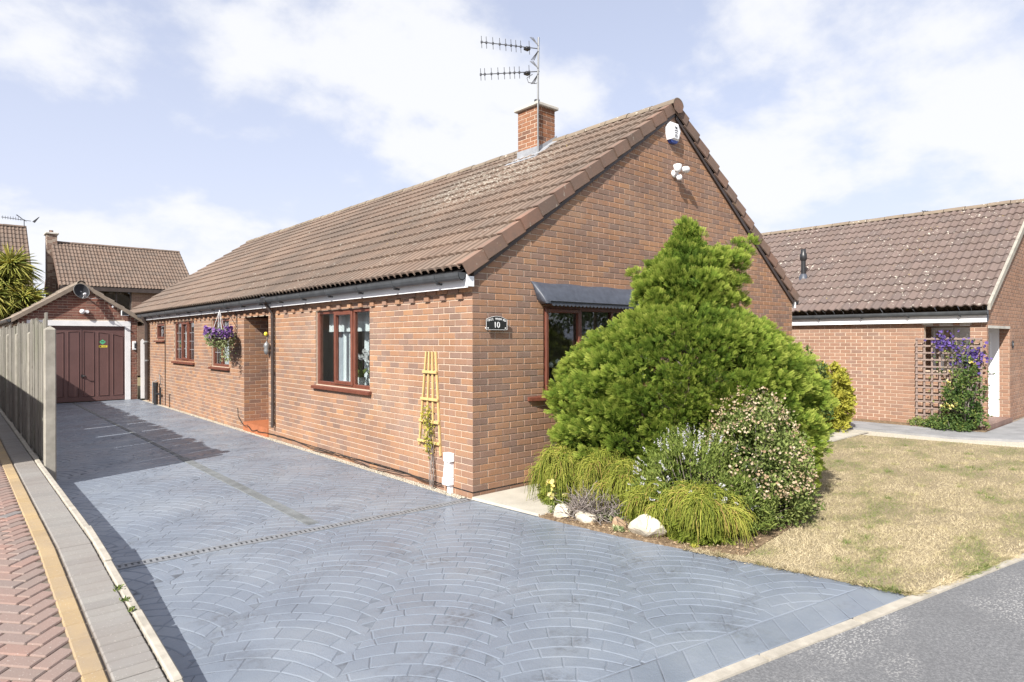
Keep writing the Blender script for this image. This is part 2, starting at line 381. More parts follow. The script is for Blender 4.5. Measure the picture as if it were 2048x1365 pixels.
class MB:
    """collects polygons; build() links ONE mesh object"""
    def __init__(s): s.v = []; s.f = []; s.sm = []; s.ti = []; s.t = 0.0
    def add(s, vs, fs, smooth=False):
        b = len(s.v)
        s.v += [tuple(p) for p in vs]
        s.ti += [s.t] * len(vs)
        for f in fs:
            s.f.append([b + i for i in f]); s.sm.append(smooth)
    def box(s, x0, x1, y0, y1, z0, z1):
        s.add([(x0, y0, z0), (x1, y0, z0), (x1, y1, z0), (x0, y1, z0), (x0, y0, z1), (x1, y0, z1), (x1, y1, z1), (x0, y1, z1)],
              [(3, 2, 1, 0), (4, 5, 6, 7), (0, 1, 5, 4), (1, 2, 6, 5), (2, 3, 7, 6), (3, 0, 4, 7)])
    def bbox(s, x0, x1, y0, y1, z0, z1, b=0.005):
        """box with chamfered edges"""
        xs, ys, zs = (x0, x1), (y0, y1), (z0, z1)
        V = []; idx = {}
        for i in (0, 1):
            for j in (0, 1):
                for k in (0, 1):
                    sx, sy, sz = (b, -b)[i], (b, -b)[j], (b, -b)[k]
                    for ax in range(3):
                        p = [xs[i] + sx, ys[j] + sy, zs[k] + sz]
                        p[ax] = (xs, ys, zs)[ax][(i, j, k)[ax]]
                        idx[(i, j, k, ax)] = len(V); V.append(tuple(p))
        Fc = []
        g = lambda i, j, k, a: idx[(i, j, k, a)]
        for i in (0, 1):
            q = [g(i, 0, 0, 0), g(i, 1, 0, 0), g(i, 1, 1, 0), g(i, 0, 1, 0)]; Fc.append(q if i else q[::-1])
            q = [g(0, i, 0, 1), g(0, i, 1, 1), g(1, i, 1, 1), g(1, i, 0, 1)]; Fc.append(q if i else q[::-1])
            q = [g(0, 0, i, 2), g(1, 0, i, 2), g(1, 1, i, 2), g(0, 1, i, 2)]; Fc.append(q if i else q[::-1])
        for i in (0, 1):
            for j in (0, 1):
                q = [g(i, j, 0, 0), g(i, j, 1, 0), g(i, j, 1, 1), g(i, j, 0, 1)]; Fc.append(q if (i + j) % 2 else q[::-1])
                q = [g(i, 0, j, 0), g(i, 1, j, 0), g(i, 1, j, 2), g(i, 0, j, 2)]; Fc.append(q[::-1] if (i + j) % 2 else q)
                q = [g(0, i, j, 1), g(1, i, j, 1), g(1, i, j, 2), g(0, i, j, 2)]; Fc.append(q if (i + j) % 2 else q[::-1])
                for k in (0, 1):
                    q = [g(i, j, k, 0), g(i, j, k, 1), g(i, j, k, 2)]; Fc.append(q if (i + j + k) % 2 else q[::-1])
        s.add(V, Fc)
    def quad(s, a, b, c, d): s.add([a, b, c, d], [(0, 1, 2, 3)])
    def poly(s, pts): s.add(pts, [tuple(range(len(pts)))])
    def prism(s, pts, d):
        """polygon pts extruded by vector d"""
        n = len(pts); d = Vector(d)
        q = [Vector(p) for p in pts]; q += [p + d for p in q]
        s.add(q, [tuple(range(n - 1, -1, -1)), tuple(range(n, 2 * n))] + [(i, (i + 1) % n, n + (i + 1) % n, n + i) for i in range(n)])
    def tube(s, pts, r, seg=8, cap=True):
        pts = [Vector(p) for p in pts]
        rr = r if isinstance(r, (list, tuple)) else [r] * len(pts)
        V = []; Fc = []
        prev = None
        for i, p in enumerate(pts):
            d = (pts[min(i + 1, len(pts) - 1)] - pts[max(i - 1, 0)]).normalized()
            if prev is None:
                a = d.cross(Vector((0, 0, 1)))
                if a.length < 0.05: a = d.cross(Vector((1, 0, 0)))
            else: a = prev - d * prev.dot(d)
            a.normalize(); prev = a
            b = d.cross(a)
            for k in range(seg):
                t_ = 2 * math.pi * k / seg
                V.append(p + (a * math.cos(t_) + b * math.sin(t_)) * rr[i])
        for i in range(len(pts) - 1):
            for k in range(seg):
                Fc.append((i * seg + k, i * seg + (k + 1) % seg, (i + 1) * seg + (k + 1) % seg, (i + 1) * seg + k))
        s.add(V, Fc, True)
        if cap:
            s.add(V[:seg], [tuple(range(seg - 1, -1, -1))]); s.add(V[-seg:], [tuple(range(seg))])
    def lathe(s, prof, c, seg=16, axis='z'):
        V = []; Fc = []
        for (r, h) in prof:
            for k in range(seg):
                a = 2 * math.pi * k / seg
                p = (r * math.cos(a), r * math.sin(a), h)
                if axis == 'y': p = (p[0], p[2], p[1])
                if axis == 'x': p = (p[2], p[0], p[1])
                V.append((c[0] + p[0], c[1] + p[1], c[2] + p[2]))
        for i in range(len(prof) - 1):
            for k in range(seg):
                Fc.append((i * seg + k, i * seg + (k + 1) % seg, (i + 1) * seg + (k + 1) % seg, (i + 1) * seg + k))
        s.add(V, Fc, True)
    def mesh(s, name, mat):
        me = bpy.data.meshes.new(name)
        me.from_pydata(s.v, [], s.f)
        me.polygons.foreach_set('use_smooth', s.sm)
        if any(s.ti):
            a = me.attributes.new('tint', 'FLOAT', 'POINT'); a.data.foreach_set('value', s.ti)
        me.update()
        me.materials.append(MATS[mat] if isinstance(mat, str) else mat)
        return me
    def build(s, name, mat, parent=None, kind=None):
        return mesh_obj(name, s.mesh(name, mat), parent, kind)

def merged(name, tv, tf, Ms, mat, tints, parent=None, kind=None, smooth=False):
    """template verts tv (n,3), faces tf (m,k) repeated by matrices Ms (N,4,4) into one mesh"""
    tv = np.asarray(tv, np.float64); tf = np.asarray(tf); Ms = np.asarray(Ms)
    V = np.einsum('nij,vj->nvi', Ms[:, :3, :3], tv) + Ms[:, None, :3, 3]
    N = len(Ms); n = len(tv)
    Fq = (tf[None] + (np.arange(N) * n)[:, None, None]).reshape(-1, tf.shape[1])
    tn = np.asarray(tints)
    tn = np.repeat(tn, n) if tn.ndim == 1 else tn.ravel()
    return mesh_obj(name, np_mesh(name, V.reshape(-1, 3), Fq, mat, tn, smooth), parent, kind)

def score_of(p, n):
    d = CAM - np.asarray(p, float); r = np.linalg.norm(d)
    f = np.array([math.sin(YAW), math.cos(YAW), 0]); rt = np.array([math.cos(YAW), -math.sin(YAW), 0])
    dep = -d @ f; u = -d @ rt
    if dep < 0.3 or abs(u / dep) > 0.81 or abs(d[2] / dep) > 0.56: return 0.0
    return max(0.0, float(d @ np.asarray(n, float)) / r) / (r * r)
# ------------------------------------------------------------------ brickwork
class Face:
    """a vertical wall plane: origin o, u along the wall, n outwards; points are (u, z, out)"""
    def __init__(s, o, u, n): s.o = np.array(o, float); s.u = np.array(u, float); s.n = np.array(n, float)
    def p(s, u, z, d=0.0): return tuple(s.o + s.u * u + s.n * d + np.array([0, 0, z]))
    def box(s, mb, u0, u1, z0, z1, d0, d1):
        P = [s.p(u, z, d) for z in (z0, z1) for (u, d) in ((u0, d1), (u1, d1), (u1, d0), (u0, d0))]
        mb.add(P, [(3, 2, 1, 0), (4, 5, 6, 7), (0, 1, 5, 4), (1, 2, 6, 5), (2, 3, 7, 6), (3, 0, 4, 7)])
    def cbox(s, mb, u0, u1, z0, z1, d0, d1, b=0.004):
        """box whose outer face has chamfered edges"""
        P = [s.p(u, z, d0) for (u, z) in ((u0, z0), (u1, z0), (u1, z1), (u0, z1))]
        P += [s.p(u, z, d1 - b) for (u, z) in ((u0, z0), (u1, z0), (u1, z1), (u0, z1))]
        P += [s.p(u, z, d1) for (u, z) in ((u0 + b, z0 + b), (u1 - b, z0 + b), (u1 - b, z1 - b), (u0 + b, z1 - b))]
        mb.add(P, BRICK_F.tolist() + [(3, 2, 1, 0)])
BRICK_F = np.array([(8, 9, 10, 11)] + [(i, (i + 1) % 4, 4 + (i + 1) % 4, 4 + i) for i in range(4)]
                   + [(4 + i, 4 + (i + 1) % 4, 8 + (i + 1) % 4, 8 + i) for i in range(4)])
CH, BL = 0.075, 0.225
def brick_rows(F, u0, u1, z0, z1, holes=(), shift=0, rake=None, out=0.0, hb=0.065):
    """list of bricks (F, ul, ur, zb, zt, out) in stretcher bond, cut at holes and at the rake"""
    res = []
    k = 0
    z = z0
    while z + hb * 0.6 < z1:
        zb, zt = z + 0.005, min(z + 0.005 + hb, z1)
        zc = (zb + zt) / 2
        a, b = u0, u1
        if rake:
            r = rake(zt)
            a, b = max(a, r[0]), min(b, r[1])
        off = 0.0 if (k + shift) % 2 == 0 else -0.1125
        cuts = [(h[0], h[1]) for h in holes if h[2] - 0.02 < zc < h[3] + 0.02]
        n0 = int(math.floor((a - u0 - off) / BL)) - 1
        n1 = int(math.ceil((b - u0 - off) / BL)) + 1
        for n in range(n0, n1):
            l = u0 + off + n * BL + 0.0; r = l + BL - 0.010
            segs = [(max(l, a), min(r, b))]
            for c in cuts:
                ns = []
                for (p, q) in segs:
                    if c[1] <= p or c[0] >= q: ns.append((p, q))
                    else:
                        if c[0] > p: ns.append((p, c[0] - 0.0))
                        if c[1] < q: ns.append((c[1] + 0.0, q))
                segs = ns
            for (p, q) in segs:
                if q - p > 0.03: res.append((F, p, q, zb, zt, out))
        z += CH; k += 1
    return res

def brick_verts(B):
    """(n,12,3) vertex array for a list of bricks"""
    n = len(B)
    o = np.array([b[0].o for b in B]); u = np.array([b[0].u for b in B]); nn = np.array([b[0].n for b in B])
    ul, ur, zb, zt, out = (np.array([b[i] for b in B])[:, None] for i in (1, 2, 3, 4, 5))
    out = out + nrs.uniform(-0.0012, 0.0012, (n, 1))
    c = 0.0035
    def pt(U, Z, D): return o + u * U + nn * D + np.concatenate([np.zeros((n, 2)), Z], 1)
    rows = []
    for (s, D, bk) in ((0, -0.012, 0), (0, None, 1), (c, None, 0)):
        d = D + out * 0 if D is not None else (out - c * bk)
        if D is not None: d = np.full((n, 1), D)
        j = nrs.uniform(-0.0012, 0.0012, (n, 4, 2)) if s else np.zeros((n, 4, 2))
        for q, (U, Z) in enumerate(((ul + s, zb + s), (ur - s, zb + s), (ur - s, zt - s), (ul + s, zt - s))):
            rows.append(pt(U + j[:, q, :1], Z + j[:, q, 1:], d))
    return np.stack(rows, 1)

def lay_bricks(parent, B, mat, limit=300, name='brick', hidden=None):
    """the bricks that show largest become objects of their own, the rest one mesh"""
    sc = []
    for b in B:
        p = b[0].p((b[1] + b[2]) / 2, (b[3] + b[4]) / 2)
        s = score_of(p, b[0].n) * (b[2] - b[1])
        if hidden and hidden(p): s *= 0.02
        sc.append(s)
    order = np.argsort(-np.array(sc))
    own = set(int(i) for i in order[:limit] if sc[i] > 0)
    share = {}
    for i in sorted(own, key=lambda q: -sc[q]):
        F, ul, ur, zb, zt, out = B[i]
        L = round(ur - ul, 2)
        key = (round(L, 2), round(zt - zb, 3), round(out, 3))
        if key not in share:
            Fl = Face((0, 0, 0), (1, 0, 0), (0, -1, 0))
            vs = brick_verts([(Fl, -key[0] / 2, key[0] / 2, -key[1] / 2, key[1] / 2, out)])
            share[key] = np_mesh(name, vs.reshape(-1, 3), BRICK_F, mat)
        o = mesh_obj(name, share[key], parent)
        m = Matrix.Identity(4)
        for r in range(3):
            m[r][0] = F.u[r]; m[r][1] = -F.n[r]; m[r][2] = (0, 0, 1)[r]
        p = F.p((ul + ur) / 2, (zb + zt) / 2, rnd.uniform(-0.0012, 0.0012))
        for r in range(3): m[r][3] = p[r]
        o.matrix_basis = m
    rest = [B[i] for i in range(len(B)) if i not in own]
    if rest:
        V = brick_verts(rest)
        n = len(rest)
        Fq = (BRICK_F[None] + (np.arange(n) * 12)[:, None, None]).reshape(-1, 4)
        me = np_mesh(name + 'work', V.reshape(-1, 3), Fq, mat, np.repeat(nrs.rand(n), 12))
        mesh_obj(name + 'work', me, parent, 'stuff')

def wall_plane(mb, F, u0, u1, z0, z1, holes=(), d=-0.006, thick=0.0):
    """flat wall sheet with rectangular holes, and reveals into the holes"""
    us = sorted(set([u0, u1] + [x for h in holes for x in h[:2] if u0 < x < u1]))
    zs = sorted(set([z0, z1] + [x for h in holes for x in h[2:4] if z0 < x < z1]))
    for i in range(len(us) - 1):
        for j in range(len(zs) - 1):
            uc, zc = (us[i] + us[i + 1]) / 2, (zs[j] + zs[j + 1]) / 2
            if any(h[0] < uc < h[1] and h[2] < zc < h[3] for h in holes): continue
            mb.quad(F.p(us[i], zs[j], d), F.p(us[i + 1], zs[j], d), F.p(us[i + 1], zs[j + 1], d), F.p(us[i], zs[j + 1], d))
    for h in holes:
        a, b, c, e = h[:4]; t_ = h[4] if len(h) > 4 else 0.11
        if t_ <= 0: continue
        mb.quad(F.p(a, c, d), F.p(a, e, d), F.p(a, e, -t_), F.p(a, c, -t_))
        mb.quad(F.p(b, e, d), F.p(b, c, d), F.p(b, c, -t_), F.p(b, e, -t_))
        mb.quad(F.p(a, e, d), F.p(b, e, d), F.p(b, e, -t_), F.p(a, e, -t_))
        mb.quad(F.p(b, c, d), F.p(a, c, d), F.p(a, c, -t_), F.p(b, c, -t_))

# ------------------------------------------------------------------ windows
def window(F, parent, u0, u1, z0, z1, mull, sash=(), fmat='mahogany', dep=-0.035, fw=0.055, sill=True, sill_out=0.055, sill_over=0.06, cames=(), sill_mat=None, sill_bow=0.0):
    w = MB()
    for (a, b, c, e) in ((u0, u0 + fw, z0, z1), (u1 - fw, u1, z0, z1), (u0 + fw, u1 - fw, z0, z0 + fw), (u0 + fw, u1 - fw, z1 - fw, z1)):
        F.cbox(w, a, b, c, e, dep - 0.06, dep, 0.006)
    xs = [u0 + fw * 0.5] + list(mull) + [u1 - fw * 0.5]
    for m in mull: F.cbox(w, m - fw * 0.5, m + fw * 0.5, z0 + fw, z1 - fw, dep - 0.058, dep - 0.002, 0.006)
    wo = w.build('window', fmat, parent)
    for i in range(len(xs) - 1):
        a, b = xs[i] + fw * 0.5, xs[i + 1] - fw * 0.5
        c, e = z0 + fw, z1 - fw
        if i in sash:
            s = MB(); q = 0.052
            a2, b2, c2, e2 = a - 0.02, b + 0.02, c - 0.02, e + 0.02
            for (p, r, x, y) in ((a2, a2 + q, c2, e2), (b2 - q, b2, c2, e2), (a2 + q, b2 - q, c2, c2 + q), (a2 + q, b2 - q, e2 - q, e2)):
                F.cbox(s, p, r, x, y, dep - 0.03, dep + 0.022, 0.008)
            s.build('sash', fmat, wo)
            a, b, c, e = a2 + q, b2 - q, c2 + q, e2 - q
        g = MB(); F.box(g, a, b, c, e, dep - 0.036, dep - 0.030)
        g.build('pane', 'glass', wo)
        if cames == 'all' or i in cames:
            k = MB()
            for f in (0.27, 0.5, 0.73): F.box(k, a, b, c + (e - c) * f - 0.004, c + (e - c) * f + 0.004, dep - 0.029, dep - 0.026)
            for f in (0.33, 0.67): F.box(k, a + (b - a) * f - 0.003, a + (b - a) * f + 0.003, c, e, dep - 0.0285, dep - 0.0265)
            k.build('leading', 'lead_came', wo)
    if sill:
        s = MB()
        a, b = u0 - sill_over, u1 + sill_over
        n = 12 if sill_bow else 1
        for i in range(n):
            p, q = a + (b - a) * i / n, a + (b - a) * (i + 1) / n
            def dd(x): return sill_out + sill_bow * (1 - abs(2 * (x - a) / (b - a) - 1) ** 2.2)
            P = [F.p(p, z0 + 0.004, dep - 0.03), F.p(q, z0 + 0.004, dep - 0.03), F.p(q, z0 - 0.022, dd(q)), F.p(p, z0 - 0.022, dd(p)),
                 F.p(p, z0 - 0.062, dd(p)), F.p(q, z0 - 0.062, dd(q)), F.p(q, z0 - 0.05, dep - 0.03), F.p(p, z0 - 0.05, dep - 0.03)]
            fs = [(3, 2, 1, 0), (4, 5, 2, 3), (7, 6, 5, 4)]
            if i == 0: fs.append((0, 7, 4, 3))
            if i == n - 1: fs.append((1, 2, 5, 6))
            s.add(P, fs)
        s.build('sill', sill_mat or fmat, wo)
    return wo

# ------------------------------------------------------------------ roof tiles
def tile_template(width, length, prof, lip=0.030):
    """interlocking tile: x across, y up the slope, z out of the slope"""
    n = len(prof)
    V = [(x, 0.0, h + lip) for x, h in prof] + [(x, length, h) for x, h in prof] + [(x, 0.0, h + lip - 0.024) for x, h in prof]
    Fq = []
    for i in range(n - 1):
        Fq.append((i, i + 1, n + i + 1, n + i))
        Fq.append((2 * n + i, 2 * n + i + 1, i + 1, i))
    return np.array(V), np.array(Fq)
PROF_RIB = [(0, -0.006), (0.010, 0.026), (0.060, 0.034), (0.112, 0.028), (0.122, -0.006), (0.15, -0.006), (0.160, 0.026), (0.210, 0.034), (0.262, 0.028), (0.272, -0.006), (0.3, -0.006)]
PROF_ROLL = [(0.0, 0.0), (0.025, 0.002), (0.055, 0.024), (0.08, 0.034), (0.105, 0.024), (0.135, 0.002), (0.165, 0.0), (0.19, 0.002), (0.22, 0.024), (0.245, 0.034), (0.27, 0.024), (0.3, 0.002)]
def frame_matrix(o, x, y, z):
    m = np.eye(4); m[:3, 0] = x; m[:3, 1] = y; m[:3, 2] = z; m[:3, 3] = o
    return m
def roof_slope(parent, eave, along, up, length, slope_len, prof, mat, limit, gauge=0.345, name='roof_tile'):
    """eave corner, unit 'along' the eaves, unit 'up' the slope"""
    along = np.array(along, float); up = np.array(up, float)
    nrm = np.cross(along, up)
    width = prof[-1][0]
    nr = int(round(slope_len / gauge)); gauge = slope_len / nr
    nc = int(round(length / width)); sx = length / (nc * width)
    tv, tf = tile_template(width, gauge + 0.05, prof)
    Ms = []; sc = []
    for r in range(nr):
        for c in range(nc):
            o = np.array(eave, float) + along * (c * width * sx) + up * (r * gauge) + nrm * nrs.uniform(-0.002, 0.002)
            m = frame_matrix(o, along * sx, up, nrm)
            a = nrs.uniform(-0.006, 0.006)
            m[:3, 1] = up * math.cos(a) + nrm * math.sin(a)
            Ms.append(m)
            sc.append(score_of(o + along * 0.15 + up * 0.17, nrm))
    order = np.argsort(-np.array(sc))
    own = [int(i) for i in order[:limit] if sc[int(i)] > 0]
    ro = parent
    if own:
        me = np_mesh(name, tv, tf, mat)
        for i in own:
            o = mesh_obj(name, me, ro)
            o.matrix_basis = Matrix(Ms[i].tolist())
    s = set(own)
    rest = [i for i in range(len(Ms)) if i not in s]
    if rest: merged(name + 's', tv, tf, np.array([Ms[i] for i in rest]), mat, nrs.rand(len(rest)), ro, 'stuff')

def verge_tiles(parent, eave, up, out, slope_len, n, mat, drop=0.148, top=0.11, name='verge_tile'):
    """L-shaped cloaked verge tiles stepping up a rake; out = outward unit vector"""
    up = np.array(up, float); out = np.array(out, float)
    nrm = np.cross(up, out)
    if nrm[2] < 0: nrm = -nrm
    g = slope_len / n
    L = g + 0.02; w = 0.016
    mb = MB()
    sec = [(0.0, 0.014), (-top, 0.014), (-top, 0.0), (-w, 0.0), (-w, -drop), (0.0, -drop + 0.012)]   # (out, normal)
    def P(a, q, s): return (q[0], s, q[1])
    lo = [(q[0] + 0.008, 0.0, q[1] + 0.024) for q in sec]; hi = [(q[0] - 0.010, L, q[1] - 0.002) for q in sec]
    k = len(sec)
    mb.add(lo + hi, [(i, (i + 1) % k, k + (i + 1) % k, k + i) for i in range(k)] + [(0, 5, 4, 3), (0, 3, 2, 1)] + [(k, k + 3, k + 4, k + 5), (k, k + 1, k + 2, k + 3)])
    me = mb.mesh(name, mat)
    for i in range(n):
        o = mesh_obj(name, me, parent)
        j = rnd.uniform(-0.004, 0.004)
        m = frame_matrix(np.array(eave, float) + up * (i * g) + out * j, out, up, nrm)
        o.matrix_basis = Matrix(m.tolist())

def ridge_tiles(parent, p0, along, length, r, mat, piece=0.45, name='ridge_tile', limit=60):
    along = np.array(along, float)
    n = int(round(length / piece)); piece = length / n
    side = np.cross(along, (0, 0, 1.0))
    mb = MB(); seg = 8
    V = []; Fc = []
    prof = []
    for e, (y, rr) in enumerate(((0.0, r), (piece - 0.012, r * 0.965))):
        for inner in (0, 1):
            q = rr - 0.016 * inner
            for k in range(seg + 1):
                a = math.pi * (0.02 + 0.96 * k / seg)
                V.append((q * math.cos(a), y, q * math.sin(a) * 0.82))
    s1 = seg + 1
    for k in range(seg):
        Fc += [(k, k + 1, 2 * s1 + k + 1, 2 * s1 + k), (k + 1, k, s1 + k, s1 + k + 1), (2 * s1 + k, 2 * s1 + k + 1, 3 * s1 + k + 1, 3 * s1 + k)]
    Fc += [(0, 2 * s1, 3 * s1, s1), (seg, s1 + seg, 3 * s1 + seg, 2 * s1 + seg)]
    mb.add(V, Fc, False)
    me = mb.mesh(name, mat)
    for i in range(n):
        o = mesh_obj(name, me, parent)
        o.matrix_basis = Matrix(frame_matrix(np.array(p0, float) + along * (i * piece) + np.array([0, 0, rnd.uniform(-0.006, 0.006)]), side, along, (0, 0, 1)).tolist())

def gutter(parent, pts0, pts1, r=0.055, mat='gutter_black', brackets=0, name='gutter'):
    """half round channel from pts0 to pts1 with bracket bands"""
    a = Vector(pts0); b = Vector(pts1); d = (b - a).normalized()
    side = d.cross(Vector((0, 0, 1)))
    mb = MB(); seg = 8
    def ring(p, rr): return [p + side * (math.cos(math.pi + math.pi * k / seg) * rr) + Vector((0, 0, 1)) * (math.sin(math.pi + math.pi * k / seg) * rr * 1.55) for k in range(seg + 1)]
    A, B = ring(a, r), ring(b, r); A2, B2 = ring(a, r - 0.006), ring(b, r - 0.006)
    n = seg + 1
    V = A + B + A2 + B2
    Fc = []
    for k in range(seg):
        Fc += [(k, k + 1, n + k + 1, n + k), (2 * n + k + 1, 2 * n + k, 3 * n + k, 3 * n + k + 1), (k + 1, k, 2 * n + k, 2 * n + k + 1), (n + k, n + k + 1, 3 * n + k + 1, 3 * n + k)]
    Fc += [(0, n, 3 * n, 2 * n), (n - 1, 2 * n + n - 1, 3 * n + n - 1, 2 * n - 1)]
    mb.add(V, Fc, False)
    mb.add(A, [tuple(range(n))]); mb.add(B, [tuple(range(n - 1, -1, -1))])
    g = mb.build(name, mat, parent)
    for i in range(brackets):
        p = a.lerp(b, (i + 0.5) / brackets)
        k = MB(); w = d * 0.018
        R0, R1 = ring(p - w, r + 0.007), ring(p + w, r + 0.007)
        k.add(R0 + R1, [(j, j + 1, n + j + 1, n + j) for j in range(seg)] + [tuple(range(n - 1, -1, -1)), tuple(range(n, 2 * n))])
        q = p + Vector((0, 0, -r * 1.55 - 0.012))
        k.tube([q - side * 0.02, q + side * 0.09], 0.012, 6)
        k.build('bracket', mat, g)
    return g

# ------------------------------------------------------------------ foliage helpers (vectorised)
def rand_unit(n):
    v = nrs.normal(size=(n, 3)); return v / np.linalg.norm(v, axis=1, keepdims=True)
def basis_from(d, roll=None):
    """(n,3,3) matrices whose column 1 (y) is d"""
    d = d / np.maximum(np.linalg.norm(d, axis=1, keepdims=True), 1e-9)
    h = rand_unit(len(d)) if roll is None else roll
    x = np.cross(d, h); x /= np.maximum(np.linalg.norm(x, axis=1, keepdims=True), 1e-9)
    z = np.cross(x, d)
    return np.stack([x, d, z], 2)
def spread(name, tv, tf, pos, dirs, size, mat, tint, parent=None, kind=None, roll=None, smooth=False):
    R = basis_from(dirs, roll) * np.asarray(size)[:, None, None]
    M = np.tile(np.eye(4), (len(pos), 1, 1)); M[:, :3, :3] = R; M[:, :3, 3] = pos
    return merged(name, tv, tf, M, mat, tint, parent, kind, smooth)
LEAF_V = np.array([(0, 0, 0), (0.28, 0.42, 0.06), (0, 1.0, -0.05), (-0.28, 0.42, 0.06)]); LEAF_F = np.array([(0, 1, 2, 3)])
LONG_V = np.array([(0, 0, 0), (0.13, 0.4, 0.05), (0, 1.0, -0.06), (-0.13, 0.4, 0.05)])
def strip_mesh(name, paths, widths, mat, tint, parent=None, kind=None):
    """thin three-sided stems: paths (n,k,3), widths (n,k)"""
    n, k, _ = paths.shape
    d = np.gradient(paths, axis=1); d /= np.maximum(np.linalg.norm(d, axis=2, keepdims=True), 1e-9)
    h = rand_unit(n)[:, None, :]
    x = np.cross(d, h); x /= np.maximum(np.linalg.norm(x, axis=2, keepdims=True), 1e-9)
    y = np.cross(d, x)
    V = []
    for a in (0, 2.094, 4.189):
        V.append(paths + (x * math.cos(a) + y * math.sin(a)) * widths[..., None])
    V = np.stack(V, 2)                      # n,k,3,3
    base = (np.arange(n) * k * 3)[:, None, None, None]
    i = np.arange(k - 1)[None, :, None, None] * 3
    s = np.arange(3)[None, None, :, None]
    q = np.array([0, 1, 4, 3])
    s2 = (s + 1) % 3
    Fq = np.concatenate([base + i + s, base + i + s2, base + i + 3 + s2, base + i + 3 + s], 3).reshape(-1, 4)
    tn = np.repeat(np.asarray(tint), k * 3)
    return mesh_obj(name, np_mesh(name, V.reshape(-1, 3), Fq, mat, tn, True), parent, kind)
# ------------------------------------------------------------------ ground, road, drives, lawn
t = NT('ground_soil')
c = t.ramp(t.noise(0.8, 5), [(0.3, (0.17, 0.14, 0.085)), (0.7, (0.24, 0.21, 0.12))])
MATS['ground_soil'] = t.done(t.bsdf(c, 0.95, 0.1, 0, t.bump(t.noise(30, 4), 0.5, 0.02)))

t = NT('tarmac')
n1 = t.math('ADD', t.math('MULTIPLY', t.noise(150, 3, 0.7), 0.5), t.math('MULTIPLY', t.noise(55, 3, 0.7), 0.5))
c = t.ramp(n1, [(0.38, (0.105, 0.107, 0.112)), (0.50, (0.150, 0.152, 0.158)), (0.62, (0.235, 0.235, 0.24))])
c = t.mix(t.ramp(t.noise(1.3, 4, 0.6), [(0.35, 0.0), (0.7, 0.4)]), c, (0.125, 0.125, 0.13))
wear = t.math('MULTIPLY', t.ramp(t.noise(1.0, 3, 0.55, t.scaled((1, 1.6, 1))), [(0.50, 0.0), (0.62, 1.0)]),
              t.ramp(t.noise(60, 3, 0.6, t.scaled((0.8, 1.3, 1))), [(0.53, 0.0), (0.60, 0.55)]))
c = t.mix(wear, c, (0.44, 0.43, 0.415))
MATS['tarmac'] = t.done(t.bsdf(c, 0.88, 0.2, 0, t.bump(t.math('ADD', n1, t.noise(90, 3)), 0.55, 0.006)))

t = NT('drive_paint')
big = t.noise(0.9, 5, 0.62)
c = t.ramp(big, [(0.26, (0.136, 0.158, 0.197)), (0.5, (0.170, 0.195, 0.235)), (0.74, (0.216, 0.238, 0.268))])
c = t.mix(1.0, c, t.ramp(t.tint(), [(0, 0.94), (1, 1.06)]), 'MULTIPLY')
st = t.math('MULTIPLY', t.ramp(t.noise(1.7, 4, 0.65, t.scaled((1.0, 1.4, 1))), [(0.53, 0.0), (0.68, 1.0)]), t.ramp(t.noise(22, 4, 0.7), [(0.40, 0.0), (0.62, 0.7)]))
c = t.mix(st, c, (0.080, 0.083, 0.092))                                     # old tyre and oil marks
c = t.mix(t.ramp(t.noise(120, 2), [(0.70, 0.0), (0.76, 0.35)]), c, (0.42, 0.43, 0.45))
ro = t.ramp(t.noise(1.6, 5, 0.65), [(0.3, 0.26), (0.7, 0.55)])
MATS['drive_paint'] = t.done(t.bsdf(c, ro, 0.42, 0, t.bump(t.math('ADD', t.math('MULTIPLY', t.noise(70, 4, 0.6), 0.6), t.noise(14, 3)), 0.22, 0.012)))
t = NT('drive_joint')
c = t.ramp(t.noise(1.8, 5, 0.7), [(0.34, (0.055, 0.058, 0.066)), (0.43, (0.13, 0.145, 0.172)), (0.54, (0.172, 0.195, 0.228))])
MATS['drive_joint'] = t.done(t.bsdf(c, 0.7, 0.3))

def paver_mat(name, stops, spot=(0.55, 0.52, 0.48)):
    t = NT(name)
    c = t.ramp(t.tint(), stops)
    c = t.mix(t.ramp(t.noise(90, 3), [(0.62, 0.0), (0.72, 0.5)]), c, spot)
    c = t.mix(t.ramp(t.noise(1.6, 5, 0.65), [(0.36, 0.0), (0.70, 0.55)]), c, (0.20, 0.172, 0.155))
    MATS[name] = t.done(t.bsdf(c, 0.9, 0.15, 0, t.bump(t.noise(140, 4), 0.45, 0.004)))
paver_mat('paver_red', [(0, (0.225, 0.172, 0.152)), (0.45, (0.258, 0.182, 0.158)), (0.8, (0.285, 0.178, 0.148)), (0.97, (0.225, 0.175, 0.16)), (1, (0.19, 0.182, 0.18))])
paver_mat('paver_tan', [(0, (0.345, 0.25, 0.135)), (0.5, (0.40, 0.295, 0.165)), (1, (0.36, 0.265, 0.15))])
paver_mat('paver_grey', [(0, (0.215, 0.205, 0.195)), (0.5, (0.255, 0.245, 0.23)), (1, (0.235, 0.225, 0.215))])
simple('kerb_concrete', (0.37, 0.34, 0.29), 0.92, 0.12, var=0.2, scale=9, bump=0.5, bscale=110)
simple('joint_sand', (0.15, 0.125, 0.105), 0.95, 0.1)
simple('slab_concrete', (0.42, 0.39, 0.335), 0.92, 0.12, var=0.14, scale=3, bump=0.3, bscale=120)
simple('path_grey', (0.25, 0.25, 0.255), 0.92, 0.12, var=0.2, scale=3, bump=0.3, bscale=90)
t = NT('bed_soil')
n = t.noise(26, 5, 0.7)
c = t.ramp(n, [(0.3, (0.11, 0.075, 0.048)), (0.55, (0.23, 0.165, 0.105)), (0.72, (0.42, 0.32, 0.21))])
